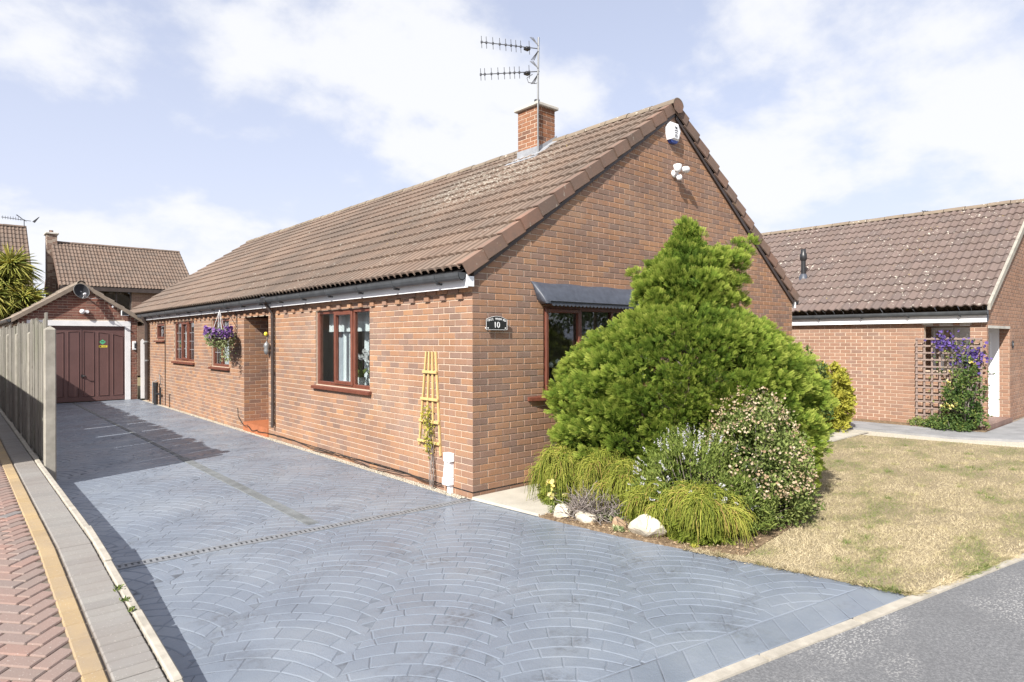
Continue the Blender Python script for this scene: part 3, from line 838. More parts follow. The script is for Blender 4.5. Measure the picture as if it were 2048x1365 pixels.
MATS['bed_soil'] = t.done(t.bsdf(c, 0.95, 0.1, 0, t.bump(n, 0.9, 0.03)))
t = NT('lawn_thatch')
c = t.ramp(t.noise(60, 5, 0.7), [(0.3, (0.17, 0.135, 0.085)), (0.7, (0.36, 0.30, 0.195))])
MATS['lawn_thatch'] = t.done(t.bsdf(c, 0.95, 0.1, 0, t.bump(t.noise(140, 4), 0.8, 0.015)))
t = NT('dry_grass')
sxz = t.n.new('ShaderNodeSeparateXYZ'); t.put(sxz.inputs[0], t.pos())
back = t.math('MULTIPLY', t.math('SUBTRACT', sxz.outputs[0], 4.5), 0.045, True)      # greener towards the side path
g = t.math('ADD', t.ramp(t.noise(1.1, 5, 0.62, t.scaled((1.0, 1.8, 1))), [(0.44, 0.0), (0.63, 0.78)]), t.math('ADD', t.math('MULTIPLY', t.attr(), 0.5), back))
c = t.ramp(g, [(0.0, (0.56, 0.475, 0.32)), (0.35, (0.47, 0.395, 0.25)), (0.62, (0.39, 0.335, 0.19)), (0.82, (0.235, 0.245, 0.095)), (1.0, (0.14, 0.18, 0.055))])
MATS['dry_grass'] = t.done(t.bsdf(c, 0.85, 0.15))

def sheet(name, pts, z, mat, kind='structure', parent=None):
    m = MB(); m.poly([(p[0], p[1], z) for p in pts])
    if z > 0.003:                       # a real edge down to the ground
        for i in range(len(pts)):
            a, b = pts[i], pts[(i + 1) % len(pts)]
            m.quad((a[0], a[1], z), (b[0], b[1], z), (b[0], b[1], -0.07), (a[0], a[1], -0.07))
    o = m.build(name, mat, parent)
    if kind: o['kind'] = kind
    return o
S0 = np.array([-1.475, -3.783]); ST = np.array([0.9837, -0.1796]); SN = np.array([-0.1796, -0.9837])
def st(a, b): return tuple(S0 + ST * a + SN * b)         # along / out from the street kerb line
def street_y(x): return S0[1] + (x - S0[0]) * ST[1] / ST[0]

sheet('ground', [(-600, -600), (600, -600), (600, 600), (-600, 600)], -0.08, 'ground_soil')
sheet('pavement', [st(-40, 0.075), st(-40, 9), st(60, 9), st(60, 0.075)], -0.004, 'tarmac')
sheet('road', [st(-60, 9.12), st(-60, 18), st(80, 18), st(80, 9.12)], -0.05, 'tarmac')

# --- clipping of paving pieces
def clip_poly(P, planes):
    """P list of 2-D points, planes (a,b,c): keep a*x+b*y<=c"""
    for (a, b, c) in planes:
        if not P: return P
        Q = []
        for i in range(len(P)):
            p, q = P[i], P[(i + 1) % len(P)]
            dp, dq = a * p[0] + b * p[1] - c, a * q[0] + b * q[1] - c
            if dp <= 0: Q.append(p)
            if (dp < 0 < dq) or (dq < 0 < dp):
                s = dp / (dp - dq); Q.append((p[0] + (q[0] - p[0]) * s, p[1] + (q[1] - p[1]) * s))
        P = Q
    return P
def area2(P): return 0.5 * sum(P[i][0] * P[(i + 1) % len(P)][1] - P[(i + 1) % len(P)][0] * P[i][1] for i in range(len(P)))
def inset_poly(P, d):
    n = len(P); out = []
    for i in range(n):
        a, b, c = np.array(P[i - 1]), np.array(P[i]), np.array(P[(i + 1) % n])
        e1 = b - a; e2 = c - b
        l1, l2 = np.linalg.norm(e1), np.linalg.norm(e2)
        if l1 < 1e-6 or l2 < 1e-6: out.append(tuple(b)); continue
        n1 = np.array([-e1[1], e1[0]]) / l1; n2 = np.array([-e2[1], e2[0]]) / l2
        m = n1 + n2; L = max(m @ m, 0.5)
        out.append(tuple(b + m * (2 * d / L)))
    return out
def clean_poly(P, eps=0.012):
    Q = []
    for p in P:
        if not Q or math.hypot(p[0] - Q[-1][0], p[1] - Q[-1][1]) > eps: Q.append(p)
    if len(Q) > 2 and math.hypot(Q[0][0] - Q[-1][0], Q[0][1] - Q[-1][1]) < eps: Q.pop()
    return Q
def stone_geom(P, z_top, joint=0.005, bev=0.006, depth=0.010):
    """P counter-clockwise outline -> verts, faces of a bevelled stone"""
    A = inset_poly(P, joint); B = inset_poly(P, joint + bev)
    if area2(B) < 0.0004: return None
    n = len(P)
    tl = [rnd.uniform(-0.0022, 0.0022) for _ in range(2)]
    cx = sum(p[0] for p in P) / n; cy = sum(p[1] for p in P) / n
    V = [(p[0], p[1], z_top - depth) for p in A] + [(p[0], p[1], z_top + (p[0] - cx) * tl[0] * 2.5 + (p[1] - cy) * tl[1] * 2.5) for p in B]
    return V, [tuple(range(n, 2 * n))] + [(i, (i + 1) % n, n + (i + 1) % n, n + i) for i in range(n)]
def lay_stones(parent, polys, mat, name, limit=300, z=0.0, **kw):
    sc = []; geo = []
    for P in polys:
        P = clean_poly(P)
        if len(P) < 3: continue
        A = area2(P)
        if A < 0: P = P[::-1]; A = -A
        if A < 0.0012: continue
        g = stone_geom(P, z, **kw)
        if g is None: continue
        c = (sum(p[0] for p in P) / len(P), sum(p[1] for p in P) / len(P), z)
        geo.append((g, c)); sc.append(score_of(c, (0, 0, 1)) * A)
    order = np.argsort(-np.array(sc)); own = set(int(i) for i in order[:limit] if sc[int(i)] > 0)
    rest = MB()
    for i, (g, c) in enumerate(geo):
        if i in own:
            m = MB(); m.add([(v[0] - c[0], v[1] - c[1], v[2] - c[2]) for v in g[0]], g[1])
            o = m.build(name, mat, parent); o.location = c
        else:
            rest.t = 0.01 + 0.98 * rnd.random()
            rest.add(*g)
    if rest.v: rest.build(name + 's', mat, parent, 'stuff')

# --- the imprinted driveway: stacked arcs in lanes laid diagonally
DX0 = -3.54
drive = sheet('driveway', [(DX0, 16.5), (DX0, street_y(DX0)), (0.66, street_y(0.66)), (0.0, 0.05), (-0.09, 0.3), (-0.09, 16.5)], -0.0032, 'drive_joint')
drive['label'] = 'blue-grey painted driveway imprinted with arcs of stones'
LW, SAG, PITCH, Q0 = 0.86, 0.165, 0.125, 0.575
c45 = math.sqrt(0.5)
# right edge in front of the house line and beside the wall
pl_front = [(-1, 0, -DX0), (SN[0], SN[1], SN @ S0 - 0.27), (4.175, 0.643, 0.05 * 0.643)]
pl_back = [(-1, 0, -DX0), (1, 0, -0.09), (0, 1, 16.42), (0, -1, -0.05)]
polys = []
for k in range(-16, 8):
    a0, b0 = Q0 + k * LW, Q0 + (k + 1) * LW; qc = (a0 + b0) / 2
    def arc(q, n): return n * PITCH + 0.013 * math.sin(n * 1.7 + k * 2.3) + 0.008 * math.sin(n * 4.1 + q * 6.0) - SAG * (2 * (q - qc) / LW) ** 2
    for n in range(-44, 118):
        # quick reject by lane centre
        pc = n * PITCH
        x, y = (pc + qc) * c45, (pc - qc) * c45
        if x < DX0 - 0.5 or x > 1.2 or y < -4.9 or y > 17.2: continue
        zg = 0.052 * (1 if n % 2 else -1) + 0.012 * math.sin(n * 2.9)
        a, b = a0 + zg, b0 + zg
        u = a; first = True
        w0 = 0.10 + 0.06 * ((n * 7 + k * 3) % 4) / 3
        while u < b - 0.03:
            w = w0 if first else rnd.uniform(0.16, 0.29)
            v = min(b, u + w)
            if b - v < 0.07: v = b
            def sl(q): return max(a, min(b, q + 0.55 * (2 * SAG * 4 / LW ** 2 * (q - qc)) * PITCH)) if a < q < b else q
            lo = [(u + (v - u) * i / 2) for i in range(3)]
            u2, v2 = sl(u), sl(v)
            hi = [(v2 + (u2 - v2) * i / 2) for i in range(3)]
            P = [(arc(q, n), q) for q in lo] + [(arc(q, n + 1), q) for q in hi]
            W = [((p + q) * c45, (p - q) * c45) for p, q in P]
            if area2(W) < 0: W = W[::-1]
            cy = sum(q[1] for q in W) / 6
            C1 = clip_poly(W, pl_front + [(0, 1, 0.05)]); C2 = clip_poly(W, pl_back)
            for Cc in (C1, C2):
                if len(Cc) > 2: polys.append(Cc)
            u = v; first = False
# soldier band beside the street with joints at forty-five degrees
band = []
x = DX0 - 0.3
s = -2.4
while s < 2.6:
    P = [st(s, -0.265), st(s + 0.2, -0.265), st(s + 0.2 - 0.165, -0.012), st(s - 0.165, -0.012)]
    P = clip_poly(P if area2(P) > 0 else P[::-1], [(-1, 0, -DX0), (4.175, 0.643, 0.05 * 0.643)])
    if len(P) > 2: band.append(P)
    s += 0.2
lay_stones(drive, polys, 'drive_paint', 'paving_stone', 300, 0.0, joint=0.0015, bev=0.0075, depth=0.0034)
lay_stones(drive, band, 'drive_paint', 'border_stone', 300, 0.0, joint=0.0015, bev=0.0075, depth=0.0034)

# street kerb: flush concrete edging pieces
kerb = MB(); s = -2.2; i = 0
kerb_root = thing('street_kerb', 'pale concrete edging kerb between tarmac pavement and grey driveway', 'kerb', (0.6, -4.15, 0))
while s < 14:
    m = MB(); P = [st(s + 0.004, -0.008), st(s + 0.906, -0.008), st(s + 0.906, 0.08), st(s + 0.004, 0.08)]
    P = P if area2(P) > 0 else P[::-1]
    g = stone_geom(P, 0.006 + rnd.uniform(-0.002, 0.003), joint=0.0, bev=0.008, depth=0.05); m.add(*g)
    m.build('kerb_stone', 'kerb_concrete', kerb_root)
    s += 0.91

# slot drain across the drive
dr = thing('drain_channel', 'narrow slotted grey drain channel crossing the driveway to the house corner', 'drain', (-1.8, 0.1, 0))
A, B = Vector((-3.52, 0.175, 0)), Vector((-0.03, 0.005, 0)); dv = (B - A); Ld = dv.length; dv.normalize(); sv = Vector((-dv.y, dv.x, 0))
m = MB()
for (o0, o1) in ((-0.062, -0.034), (0.034, 0.062)):
    m.prism([A + sv * o0 + Vector((0, 0, -0.02)), B + sv * o0 + Vector((0, 0, -0.02)), B + sv * o1 + Vector((0, 0, -0.02)), A + sv * o1 + Vector((0, 0, -0.02))], (0, 0, 0.026))
simple('drain_metal', (0.225, 0.235, 0.25), 0.55, 0.4, 0.2, var=0.2, scale=12)
m.build('channel_frame', 'drain_metal', dr)
m = MB(); q = 0.0
while q < Ld - 0.02:
    p = A + dv * q; p2 = A + dv * min(Ld, q + 0.026)
    m.prism([p + sv * -0.034 + Vector((0, 0, -0.012)), p2 + sv * -0.034 + Vector((0, 0, -0.012)), p2 + sv * 0.034 + Vector((0, 0, -0.012)), p + sv * 0.034 + Vector((0, 0, -0.012))], (0, 0, 0.016))
    q += 0.044
m.build('grating', 'drain_metal', dr, 'stuff')
m = MB(); m.quad(A - sv * 0.05 + Vector((0, 0, -0.0125)), B - sv * 0.05 + Vector((0, 0, -0.0125)), B + sv * 0.05 + Vector((0, 0, -0.0125)), A + sv * 0.05 + Vector((0, 0, -0.0125)))
for v in range(len(m.v)): m.v[v] = (m.v[v][0], m.v[v][1], 0.0012)
m.build('channel_floor', 'black_plastic', dr)

# centre strip of the drive: long narrow cover slabs
simple('strip_concrete', (0.145, 0.155, 0.160), 0.75, 0.25, var=0.3, scale=5, bump=0.3)
stp = thing('cover_strip', 'line of narrow concrete cover slabs along the middle of the driveway', 'cover strip', (-1.75, 2.2, 0))
y = 0.28
while y < 15.5:
    L = rnd.choice((0.9, 0.9, 1.1)); w = 0.062 if y < 4.4 else 0.035
    m = MB(); m.bbox(-1.745 - w, -1.745 + w, y, y + L - 0.014, -0.02, 0.006, 0.004)
    m.build('slab', 'strip_concrete', stp); y += L

# pale gravel margin along the long wall and its stones
gm = sheet('gravel_margin', [(-0.10, 0.28), (0.02, 0.1), (0.02, 15.9), (-0.10, 15.9)], 0.0015, 'gravel_cream', None)
gm['kind'] = 'stuff'; gm['label'] = 'cream gravel margin along the foot of the long brick wall'; gm['category'] = 'gravel'
npb = 1500
pv = np.array([(1, 0, 0), (0, 1, 0), (-1, 0, 0), (0, -1, 0), (0, 0, 0.8), (0, 0, -0.5)], float)
pf = np.array([(0, 1, 4), (1, 2, 4), (2, 3, 4), (3, 0, 4)])
yy = 0.12 + (nrs.rand(npb) ** 1.8) * 13; xx = -0.105 + 0.10 * nrs.rand(npb)
spread('gravel_stones', pv, pf, np.stack([xx, yy, np.full(npb, 0.004)], 1), np.tile((0, 1.0, 0), (npb, 1)) + nrs.normal(size=(npb, 3)) * 0.5, nrs.uniform(0.005, 0.013, npb), 'gravel_cream', nrs.rand(npb), gm, 'stuff')

# --- neighbour's block-paved drive on the left, a step higher
def zn(y): return 0.27 if y > 0.1 else max(-0.002, 0.27 - 0.0635 * (0.1 - y))
ys = [40, 0.1, -4.15, -7]
m = MB()
for i in range(2):
    a, b = ys[i], ys[i + 1]
    m.quad((-6.9, b, zn(b) - 0.016), (-3.6, b, zn(b) - 0.016), (-3.6, a, zn(a) - 0.016), (-6.9, a, zn(a) - 0.016))
nd = struct(m.build('neighbour_driveway', 'joint_sand'), 'red herringbone block drive with tan and grey borders beside the fence')
def paver_mesh(L, W, name, mat):
    m = MB(); m.bbox(-L / 2, L / 2, -W / 2, W / 2, -0.05, 0.0, 0.007)
    return m.mesh(name, mat)
def lay_pavers(spots, L, W, name, mat, limit=300, dz=0.0):
    me = paver_mesh(L, W, name, mat)
    sc = [score_of((x, y, zn(y)), (0, 0, 1)) for x, y, a in spots]
    order = [int(i) for i in np.argsort(-np.array(sc))]
    rest = []
    for k, i in enumerate(order):
        x, y, a = spots[i]
        sl = math.atan((zn(y + 0.1) - zn(y - 0.1)) / 0.2)
        M = Matrix.Translation((x, y, zn(y) + dz + rnd.uniform(-0.0015, 0.0015))) @ Matrix.Rotation(sl, 4, 'X') @ Matrix.Rotation(a, 4, 'Z')
        if k < limit and sc[i] > 0:
            o = mesh_obj(name, me, nd); o.matrix_basis = M
        else: rest.append(np.array(M))
    if rest:
        tv = np.array([v.co[:] for v in me.vertices])
        tri = []
        for p in me.polygons:
            vs = list(p.vertices); tri += [(vs[0], vs[i], vs[i + 1]) for i in range(1, len(vs) - 1)]
        merged(name + 's', tv, np.array(tri), np.array(rest), mat, nrs.rand(len(rest)), nd, 'stuff')
sp = []
aa, bb = 0.1, 0.2
for i in range(-80, 120):
    for j in range(-40, 50):
        # herringbone cell: one block each way, the whole turned by 45 degrees
        for (ox, oy, rot) in ((0.1, 0.05, 0.0), (0.25, 0.0, math.pi / 2)):
            x = i * 0.1 + j * 0.2 * 0 + ox; y = i * 0.1 + oy
            x += j * 0.4 * 1.0; 
            X = (x - y) * c45; Y = (x + y) * c45
            X -= 0
            if -5.6 < X - 4.6 + 0.0 < -3.985 and -4.0 < Y - 4.0 < 11: sp.append((X - 4.6, Y - 4.0, rot + math.pi / 4))
lay_pavers(sp, 0.193, 0.093, 'paving_block', 'paver_red', dz=-0.005)
lay_pavers([(-3.872, -4.0 + 0.2 * i, math.pi / 2) for i in range(90)], 0.196, 0.1, 'border_block', 'paver_tan')
lay_pavers([(-3.704, -4.0 + 0.1 * i, 0) for i in range(170)], 0.205, 0.092, 'edge_block', 'paver_grey')
me = MB(); me.bbox(-0.026, 0.026, -0.45, 0.45, -0.32, 0.008, 0.008); me = me.mesh('edging_kerb', 'kerb_concrete')
ek = thing('edging_kerb', 'pale concrete edging kerb along the step between the two driveways', 'kerb', (-3.566, 2, 0))
for i in range(22):
    y = -3.6 + 0.91 * i
    sl = math.atan((zn(y + 0.2) - zn(y - 0.2)) / 0.4)
    o = mesh_obj('kerb_stone', me, ek)
    o.matrix_basis = Matrix.Translation((-3.566 + rnd.uniform(-0.003, 0.003), y, zn(y))) @ Matrix.Rotation(sl, 4, 'X') @ Matrix.Rotation(rnd.uniform(-0.003, 0.003), 4, 'Z')

# weeds in the kerb joint
def tuft(name, label, loc, n, size, mat, up=0.5, tv=LEAF_V):
    loc = np.array(loc, float)
    d = rand_unit(n); d[:, 2] = np.abs(d[:, 2]) + up
    p = loc + np.stack([nrs.normal(0, size * 0.4, n), nrs.normal(0, size * 0.5, n), np.abs(nrs.normal(0, size * 0.2, n))], 1)
    o = spread(name, tv, LEAF_F, p, d, nrs.uniform(0.4, 0.9, n) * size, mat, nrs.rand(n))
    tag(o, label, 'weed')
    return o
for i, y in enumerate((-0.95, -1.15, -1.32)):
    tuft('kerb_weed', ['small weed tuft in the kerb joint, farthest of three', 'small weed tuft in the kerb joint, middle of three', 'small weed tuft in the kerb joint, nearest of three'][i], (-3.60, y, zn(y)), 30, 0.03, 'rose_leaf')

# --- lawn, bed, slab path, right-hand paths
lawn_pts = [(0.12, -1.02), (0.36, -2.81), (0.64, street_y(0.64) - 0.02), (9.2, street_y(9.2) - 0.02), (8.25, -1.02)]
lawn = sheet('lawn', lawn_pts, 0.012, 'lawn_thatch')
lawn['label'] = 'parched straw-coloured front lawn with faint green patches'
bed_pts = [(0.06, -1.01), (0.17, -1.95), (0.30, -2.55), (0.50, -3.0), (0.95, -2.95), (1.9, -2.85), (2.8, -2.6), (3.3, -2.0), (3.4, -1.01)]
bed = sheet('flower_bed', bed_pts, 0.022, 'bed_soil')
slab_root = sheet('slab_path', [(-0.0, -0.004), (0.10, -1.05), (8.62, -1.05), (8.62, -0.004)], 0.016, 'joint_sand')
x = 0.06; i = 0
while x < 8.6:
    L = 0.9
    m = MB(); g = stone_geom([(x, -1.04), (min(8.6, x + L), -1.04), (min(8.6, x + L), -0.012), (x if x > 0.1 else -0.03, -0.012)], 0.036, joint=0.003, bev=0.006, depth=0.03); m.add(*g)
    m.build('paving_slab', 'slab_concrete', slab_root); x += L
sheet('gravel_strip', [(8.25, -1.06), (9.3, -4.8), (9.75, -4.8), (9.75, 6), (8.65, 6), (8.65, -1.06)], 0.010, 'gravel_cream', None)['kind'] = 'stuff'
npath = sheet('neighbour_path', [(8.9, 6), (8.9, -2.3), (9.4, -3.25), (15.5, -4.3), (15.5, -2.56), (10.0, -2.56), (10.0, 6)], 0.05, 'path_grey')
sheet('planting_strip', [(10.0, 6), (10.0, -2.55), (10.42, -2.55), (10.42, 6)], 0.058, 'bed_soil')

# grass blades, denser near the camera
def in_poly(x, y, P):
    inside = np.zeros(len(x), bool)
    for i in range(len(P)):
        (x1, y1), (x2, y2) = P[i], P[(i + 1) % len(P)]
        c = ((y1 > y) != (y2 > y)) & (x < (x2 - x1) * (y - y1) / (y2 - y1 + 1e-12) + x1)
        inside ^= c
    return inside
N = 560000
gx = nrs.uniform(0.1, 9.3, N); gy = nrs.uniform(-5.6, -0.95, N)
dd = np.hypot(gx - CAM[0], gy - CAM[1])
ok = in_poly(gx, gy, lawn_pts) & ~in_poly(gx, gy, bed_pts) & (nrs.rand(N) < np.clip((6.2 / dd) ** 2.0, 0.12, 1))
# thin, worn patches
pt = np.sin(gx * 2.3 + 1.2 * np.sin(gy * 3.1)) * np.sin(gy * 2.9 + 0.8 * np.sin(gx * 1.7))
ok &= nrs.rand(N) < np.clip(0.95 - 0.45 * (pt > 0.55), 0, 1)
gx, gy = gx[ok], gy[ok]; n = len(gx)
d = np.stack([nrs.normal(0, 0.75, n), nrs.normal(0, 0.75, n), nrs.uniform(0.25, 1.0, n)], 1)
GB_V = np.array([(-0.06, 0, 0), (0.06, 0, 0), (0.0, 1.0, 0.0)]); GB_F = np.array([(0, 1, 2)])
hsc = np.clip(6.0 / np.hypot(gx - CAM[0], gy - CAM[1]), 0.4, 1.0)
edge = np.clip(1.0 + 0.5 * (nrs.rand(n) < 0.08), 1, 1.5)
spread('grass', GB_V * np.array([1.0, 1, 1]), GB_F, np.stack([gx, gy, np.full(n, 0.010)], 1), d, nrs.uniform(0.014, 0.034, n) * edge, 'dry_grass', nrs.rand(n) * 0.9, None, 'stuff')
bpy.data.objects['grass']['label'] = 'short dry straw grass covering the front lawn'
bpy.data.objects['grass']['category'] = 'grass'

# blades that spill over the lawn's edges, and a few longer tufts
def edge_blades(p, q, n, out, size):
    p, q, out = np.array(p), np.array(q), np.array(out)
    k = nrs.rand(n, 1); b = p + (q - p) * k + out * nrs.normal(0.0, 0.022, (n, 1))
    clump = 0.5 + 0.5 * np.sin(k[:, 0] * 61 + 3 * np.sin(k[:, 0] * 23))
    d = np.stack([nrs.normal(0, 0.5, n) + out[0] * 0.9, nrs.normal(0, 0.5, n) + out[1] * 0.9, nrs.uniform(0.2, 0.9, n)], 1)
    return np.concatenate([b, np.full((n, 1), 0.008)], 1), d, nrs.uniform(0.6, 1.2, n) * size * (0.6 + 0.9 * clump)
E1 = edge_blades((0.30, -2.55), (0.64, street_y(0.64)), 2600, (-0.98, -0.15), 0.040)
E2 = edge_blades((0.64, street_y(0.64)), (6.5, street_y(6.5)), 7000, (-0.18, -0.98), 0.030)
tp_ = []; td_ = []; ts_ = []
for _ in range(90):
    x, y = rnd.uniform(0.5, 8), rnd.uniform(-5.2, -1.3)
    if not in_poly(np.array([x]), np.array([y]), lawn_pts)[0] or in_poly(np.array([x]), np.array([y]), bed_pts)[0]: continue
    n = 50; tp_.append(np.stack([nrs.normal(x, 0.03, n), nrs.normal(y, 0.03, n), np.full(n, 0.008)], 1)); td_.append(np.stack([nrs.normal(0, 0.5, n), nrs.normal(0, 0.5, n), nrs.uniform(0.5, 1, n)], 1)); ts_.append(nrs.uniform(0.03, 0.06, n))
P_ = np.concatenate([E1[0], E2[0]] + tp_); D_ = np.concatenate([E1[1], E2[1]] + td_); Z_ = np.concatenate([E1[2], E2[2]] + ts_)
tn_ = np.concatenate([nrs.rand(len(E1[0]) + len(E2[0])) * 0.9] + [np.full(len(q), rnd.choice((0.3, 0.9, 1.3))) for q in tp_])
eo = spread('grass_tufts', GB_V, GB_F, P_, D_, Z_, 'dry_grass', tn_, None, 'stuff')
tag(eo, 'longer straw tufts and ragged grass along the lawn edges', 'grass')
# ------------------------------------------------------------------ the bungalow
W, EZ = 7.745, 2.385
PT = math.radians(34.6)
CP, SP = math.cos(PT), math.sin(PT)
AX = W / 2
YB = 18.4            # rear end of the roof
YW = 15.85           # where the long wall steps in
house = thing('brick_bungalow', 'red brick bungalow with brown ribbed tile roof and chimney', 'house', (0, 0, 0))
FG = Face((0, 0, 0), (1, 0, 0), (0, -1, 0))          # gable, u = x
FL = Face((0, 0, 0), (0, -1, 0), (-1, 0, 0))         # long wall, u = -y
def rake_main(z):
    # wall line under the tiles
    h = (z - 2.56) / math.tan(PT)
    return (max(0.0, h), min(W, W - h))
GW = (1.11, 3.35, 1.11, 2.215, 0.11)                                 # gable window
LWIN = [(-4.095, -2.34, 1.085, 2.25, 0.11), (-9.51, -8.32, 1.215, 2.25, 0.11), (-12.69, -10.87, 1.26, 2.27, 0.11), (-14.6, -13.7, 1.80, 2.27, 0.11)]
PORCH = (-7.41, -6.11, 0.17, 2.24, 0.0)
holesL = LWIN + [PORCH]
m = MB()
wall_plane(m, FG, 0.006, W, -0.05, 2.50, [GW])
m.poly([FG.p(0.006, 2.50, -0.006), FG.p(W, 2.50, -0.006), FG.p(W, 2.56, -0.006), FG.p(AX, 2.56 + AX * math.tan(PT), -0.006), FG.p(0.006, 2.56, -0.006)])
wall_plane(m, FL, -YW, -0.006, -0.05, 2.50, holesL)
# porch recess: reveals, back, ceiling
PD = 1.15
m.quad((0.0, 7.414, 0.17), (PD, 7.414, 0.17), (PD, 7.414, 2.24), (0.0, 7.414, 2.24))
m.quad((PD, 6.106, 0.17), (0.0, 6.106, 0.17), (0.0, 6.106, 2.24), (PD, 6.106, 2.24))
m.quad((PD, 7.414, 0.17), (PD, 6.106, 0.17), (PD, 6.106, 2.24), (PD, 7.414, 2.24))
# step-in at the rear, rear wall, right wall
m.quad((0, YW, -0.05), (0, YW, 2.5), (1.3, YW, 2.5), (1.3, YW, -0.05))
m.quad((1.3, YW, -0.05), (1.3, YW, 2.5), (1.3, YB, 2.5), (1.3, YB, -0.05))
m.quad((1.3, YB, -0.05), (1.3, YB, 2.5), (W, YB, 2.5), (W, YB, -0.05))
m.quad((W, YB, -0.05), (W, YB, 2.5), (W, 0, 2.5), (W, 0, -0.05))
m.poly([(0, YB, 2.5), (AX, YB, 2.5 + AX * math.tan(PT)), (W, YB, 2.5)])
wallo = m.build('wall', 'mortar', house)
B = brick_rows(FG, 0.0, W, 0.0, 5.25, [GW], 1, rake_main)
B += brick_rows(FL, -YW, 0.0, 0.0, 2.40, holesL, 0)
FP = Face((0, 7.41, 0), (1, 0, 0), (0, -1, 0))
B += brick_rows(FP, 0.0, PD, 0.15, 2.24, [], 0)
FR = Face((W, 0, 0), (0, 1, 0), (1, 0, 0))
lay_bricks(wallo, B, 'brick_main', 300, hidden=lambda p: p[1] < 0.5 and p[0] > 1.15 and p[2] < 3.2)
# corbelled course and dentils below the eaves
D = [b for b in brick_rows(FL, -YW, 0.0, 2.325, 2.40, [], 1, None, 0.030)]
lay_bricks(wallo, D, 'brick_main', 40, 'corbel_brick')
dm = MB(); 
y = 0.16; k = 0
dent = np_mesh('dentil_brick', brick_verts([(Face((0, 0, 0), (1, 0, 0), (0, -1, 0)), -0.051, 0.051, -0.0325, 0.0325, 0.030)]).reshape(-1, 3), BRICK_F, 'brick_main')
while y < YW - 0.1:
    o = mesh_obj('dentil_brick', dent, wallo)
    o.matrix_basis = Matrix(frame_matrix((0, y + 0.05, 2.2875), (0, -1, 0), (1, 0, 0), (0, 0, 1)).tolist())
    y += 0.3375
# damp-proof course line
m = MB(); FG.box(m, -0.003, W, 0.0705, 0.0775, -0.01, 0.0025); FL.box(m, -6.1, 0.0, 0.0705, 0.0775, -0.01, 0.003)
m.build('damp_course', 'black_plastic', wallo)

# porch floor, door at the back of the recess
m = MB(); m.box(-0.02, PD, 6.11, 7.41, -0.04, 0.172); m.build('porch_step', 'quarry_tile', house)
m = MB(); m.box(PD - 0.06, PD - 0.01, 6.25, 7.25, 0.172, 2.2)
d = m.build('front_door', 'mahogany', house)
m = MB(); m.box(PD - 0.075, PD - 0.058, 6.45, 7.05, 1.1, 2.0); m.build('pane', 'glass', d)

# windows
w1 = window(FL, house, *LWIN[0][:4], (-3.49, -2.885), (1,))
w2 = window(FL, house, *LWIN[1][:4], (-8.92,), (), cames='all')
w3 = window(FL, house, *LWIN[2][:4], (-12.05, -11.5), (1,), cames='all')
w4 = window(FL, house, *LWIN[3][:4], (), (0,))
wg = window(FG, house, *GW[:4], (1.80, 2.44), (0,), sill_over=0.27, sill_out=0.03, sill_bow=0.13, dep=-0.012)
# obscured pattern on the smallest window
m = MB()
for a in range(10):
    an = math.pi * 2 * a / 10
    c0 = (-14.15, 2.035)
    P = [FL.p(c0[0] + 0.12 * math.cos(an), c0[1] + 0.085 * math.sin(an), -0.062), FL.p(c0[0] + 0.05 * math.cos(an + 0.3), c0[1] + 0.04 * math.sin(an + 0.3), -0.062), FL.p(c0[0] + 0.05 * math.cos(an - 0.3), c0[1] + 0.04 * math.sin(an - 0.3), -0.062)]
    m.poly(P)
m.build('etched_motif', 'lead_came', w4)

# rooms behind the glass
def room(x0, x1, y0, y1, name, z0=0.15, z1=2.42):
    m = MB()
    m.quad((x1, y0, z0), (x1, y1, z0), (x1, y1, z1), (x1, y0, z1))
    m.quad((x0, y0, z0), (x1, y0, z0), (x1, y0, z1), (x0, y0, z1))
    m.quad((x0, y1, z0), (x0, y1, z1), (x1, y1, z1), (x1, y1, z0))
    m.quad((x0, y0, z1), (x1, y0, z1), (x1, y1, z1), (x0, y1, z1))
    o = m.build(name, 'plaster', house)
    f = MB(); f.quad((x0, y0, z0), (x1, y0, z0), (x1, y1, z0), (x0, y1, z0)); f.build('floor', 'carpet', o)
    return o
m = MB()
m.quad((4.4, 0.1, 0.15), (4.4, 4.7, 0.15), (4.4, 4.7, 2.42), (4.4, 0.1, 2.42))
m.quad((0.1, 4.7, 0.15), (0.1, 4.7, 2.42), (4.4, 4.7, 2.42), (4.4, 4.7, 0.15))
m.quad((0.02, 0.02, 2.42), (4.4, 0.02, 2.42), (4.4, 4.7, 2.42), (0.02, 4.7, 2.42))
rm = m.build('room', 'plaster', house)
f = MB(); f.quad((0.02, 0.02, 0.15), (4.4, 0.02, 0.15), (4.4, 4.7, 0.15), (0.02, 4.7, 0.15)); f.build('floor', 'carpet', rm)
room(0.12, 2.2, 8.0, 9.9, 'room'); room(0.12, 2.4, 10.4, 13.1, 'room'); room(0.12, 1.4, 13.4, 14.9, 'room')
def drape(y0, y1, z0, z1, x, amp, waves, mat, parent, lean=0.0):
    m = MB(); n = waves * 8
    V = []; Fc = []
    for i in range(n + 1):
        s = i / n
        yy = y0 + (y1 - y0) * s; dx = amp * math.sin(s * waves * 2 * math.pi)
        V += [(x + dx, yy, z0), (x + dx * 0.6, yy + lean * 0.0, z1)]
    for i in range(n): Fc.append((2 * i, 2 * i + 2, 2 * i + 3, 2 * i + 1))
    m.add(V, Fc, True)
    return m.build('curtain', mat, parent)
drape(3.55, 4.12, 0.6, 2.0, 0.34, 0.02, 6, 'curtain_grey', house)
drape(3.42, 3.72, 0.6, 1.98, 0.30, 0.02, 3, 'curtain_white', house)
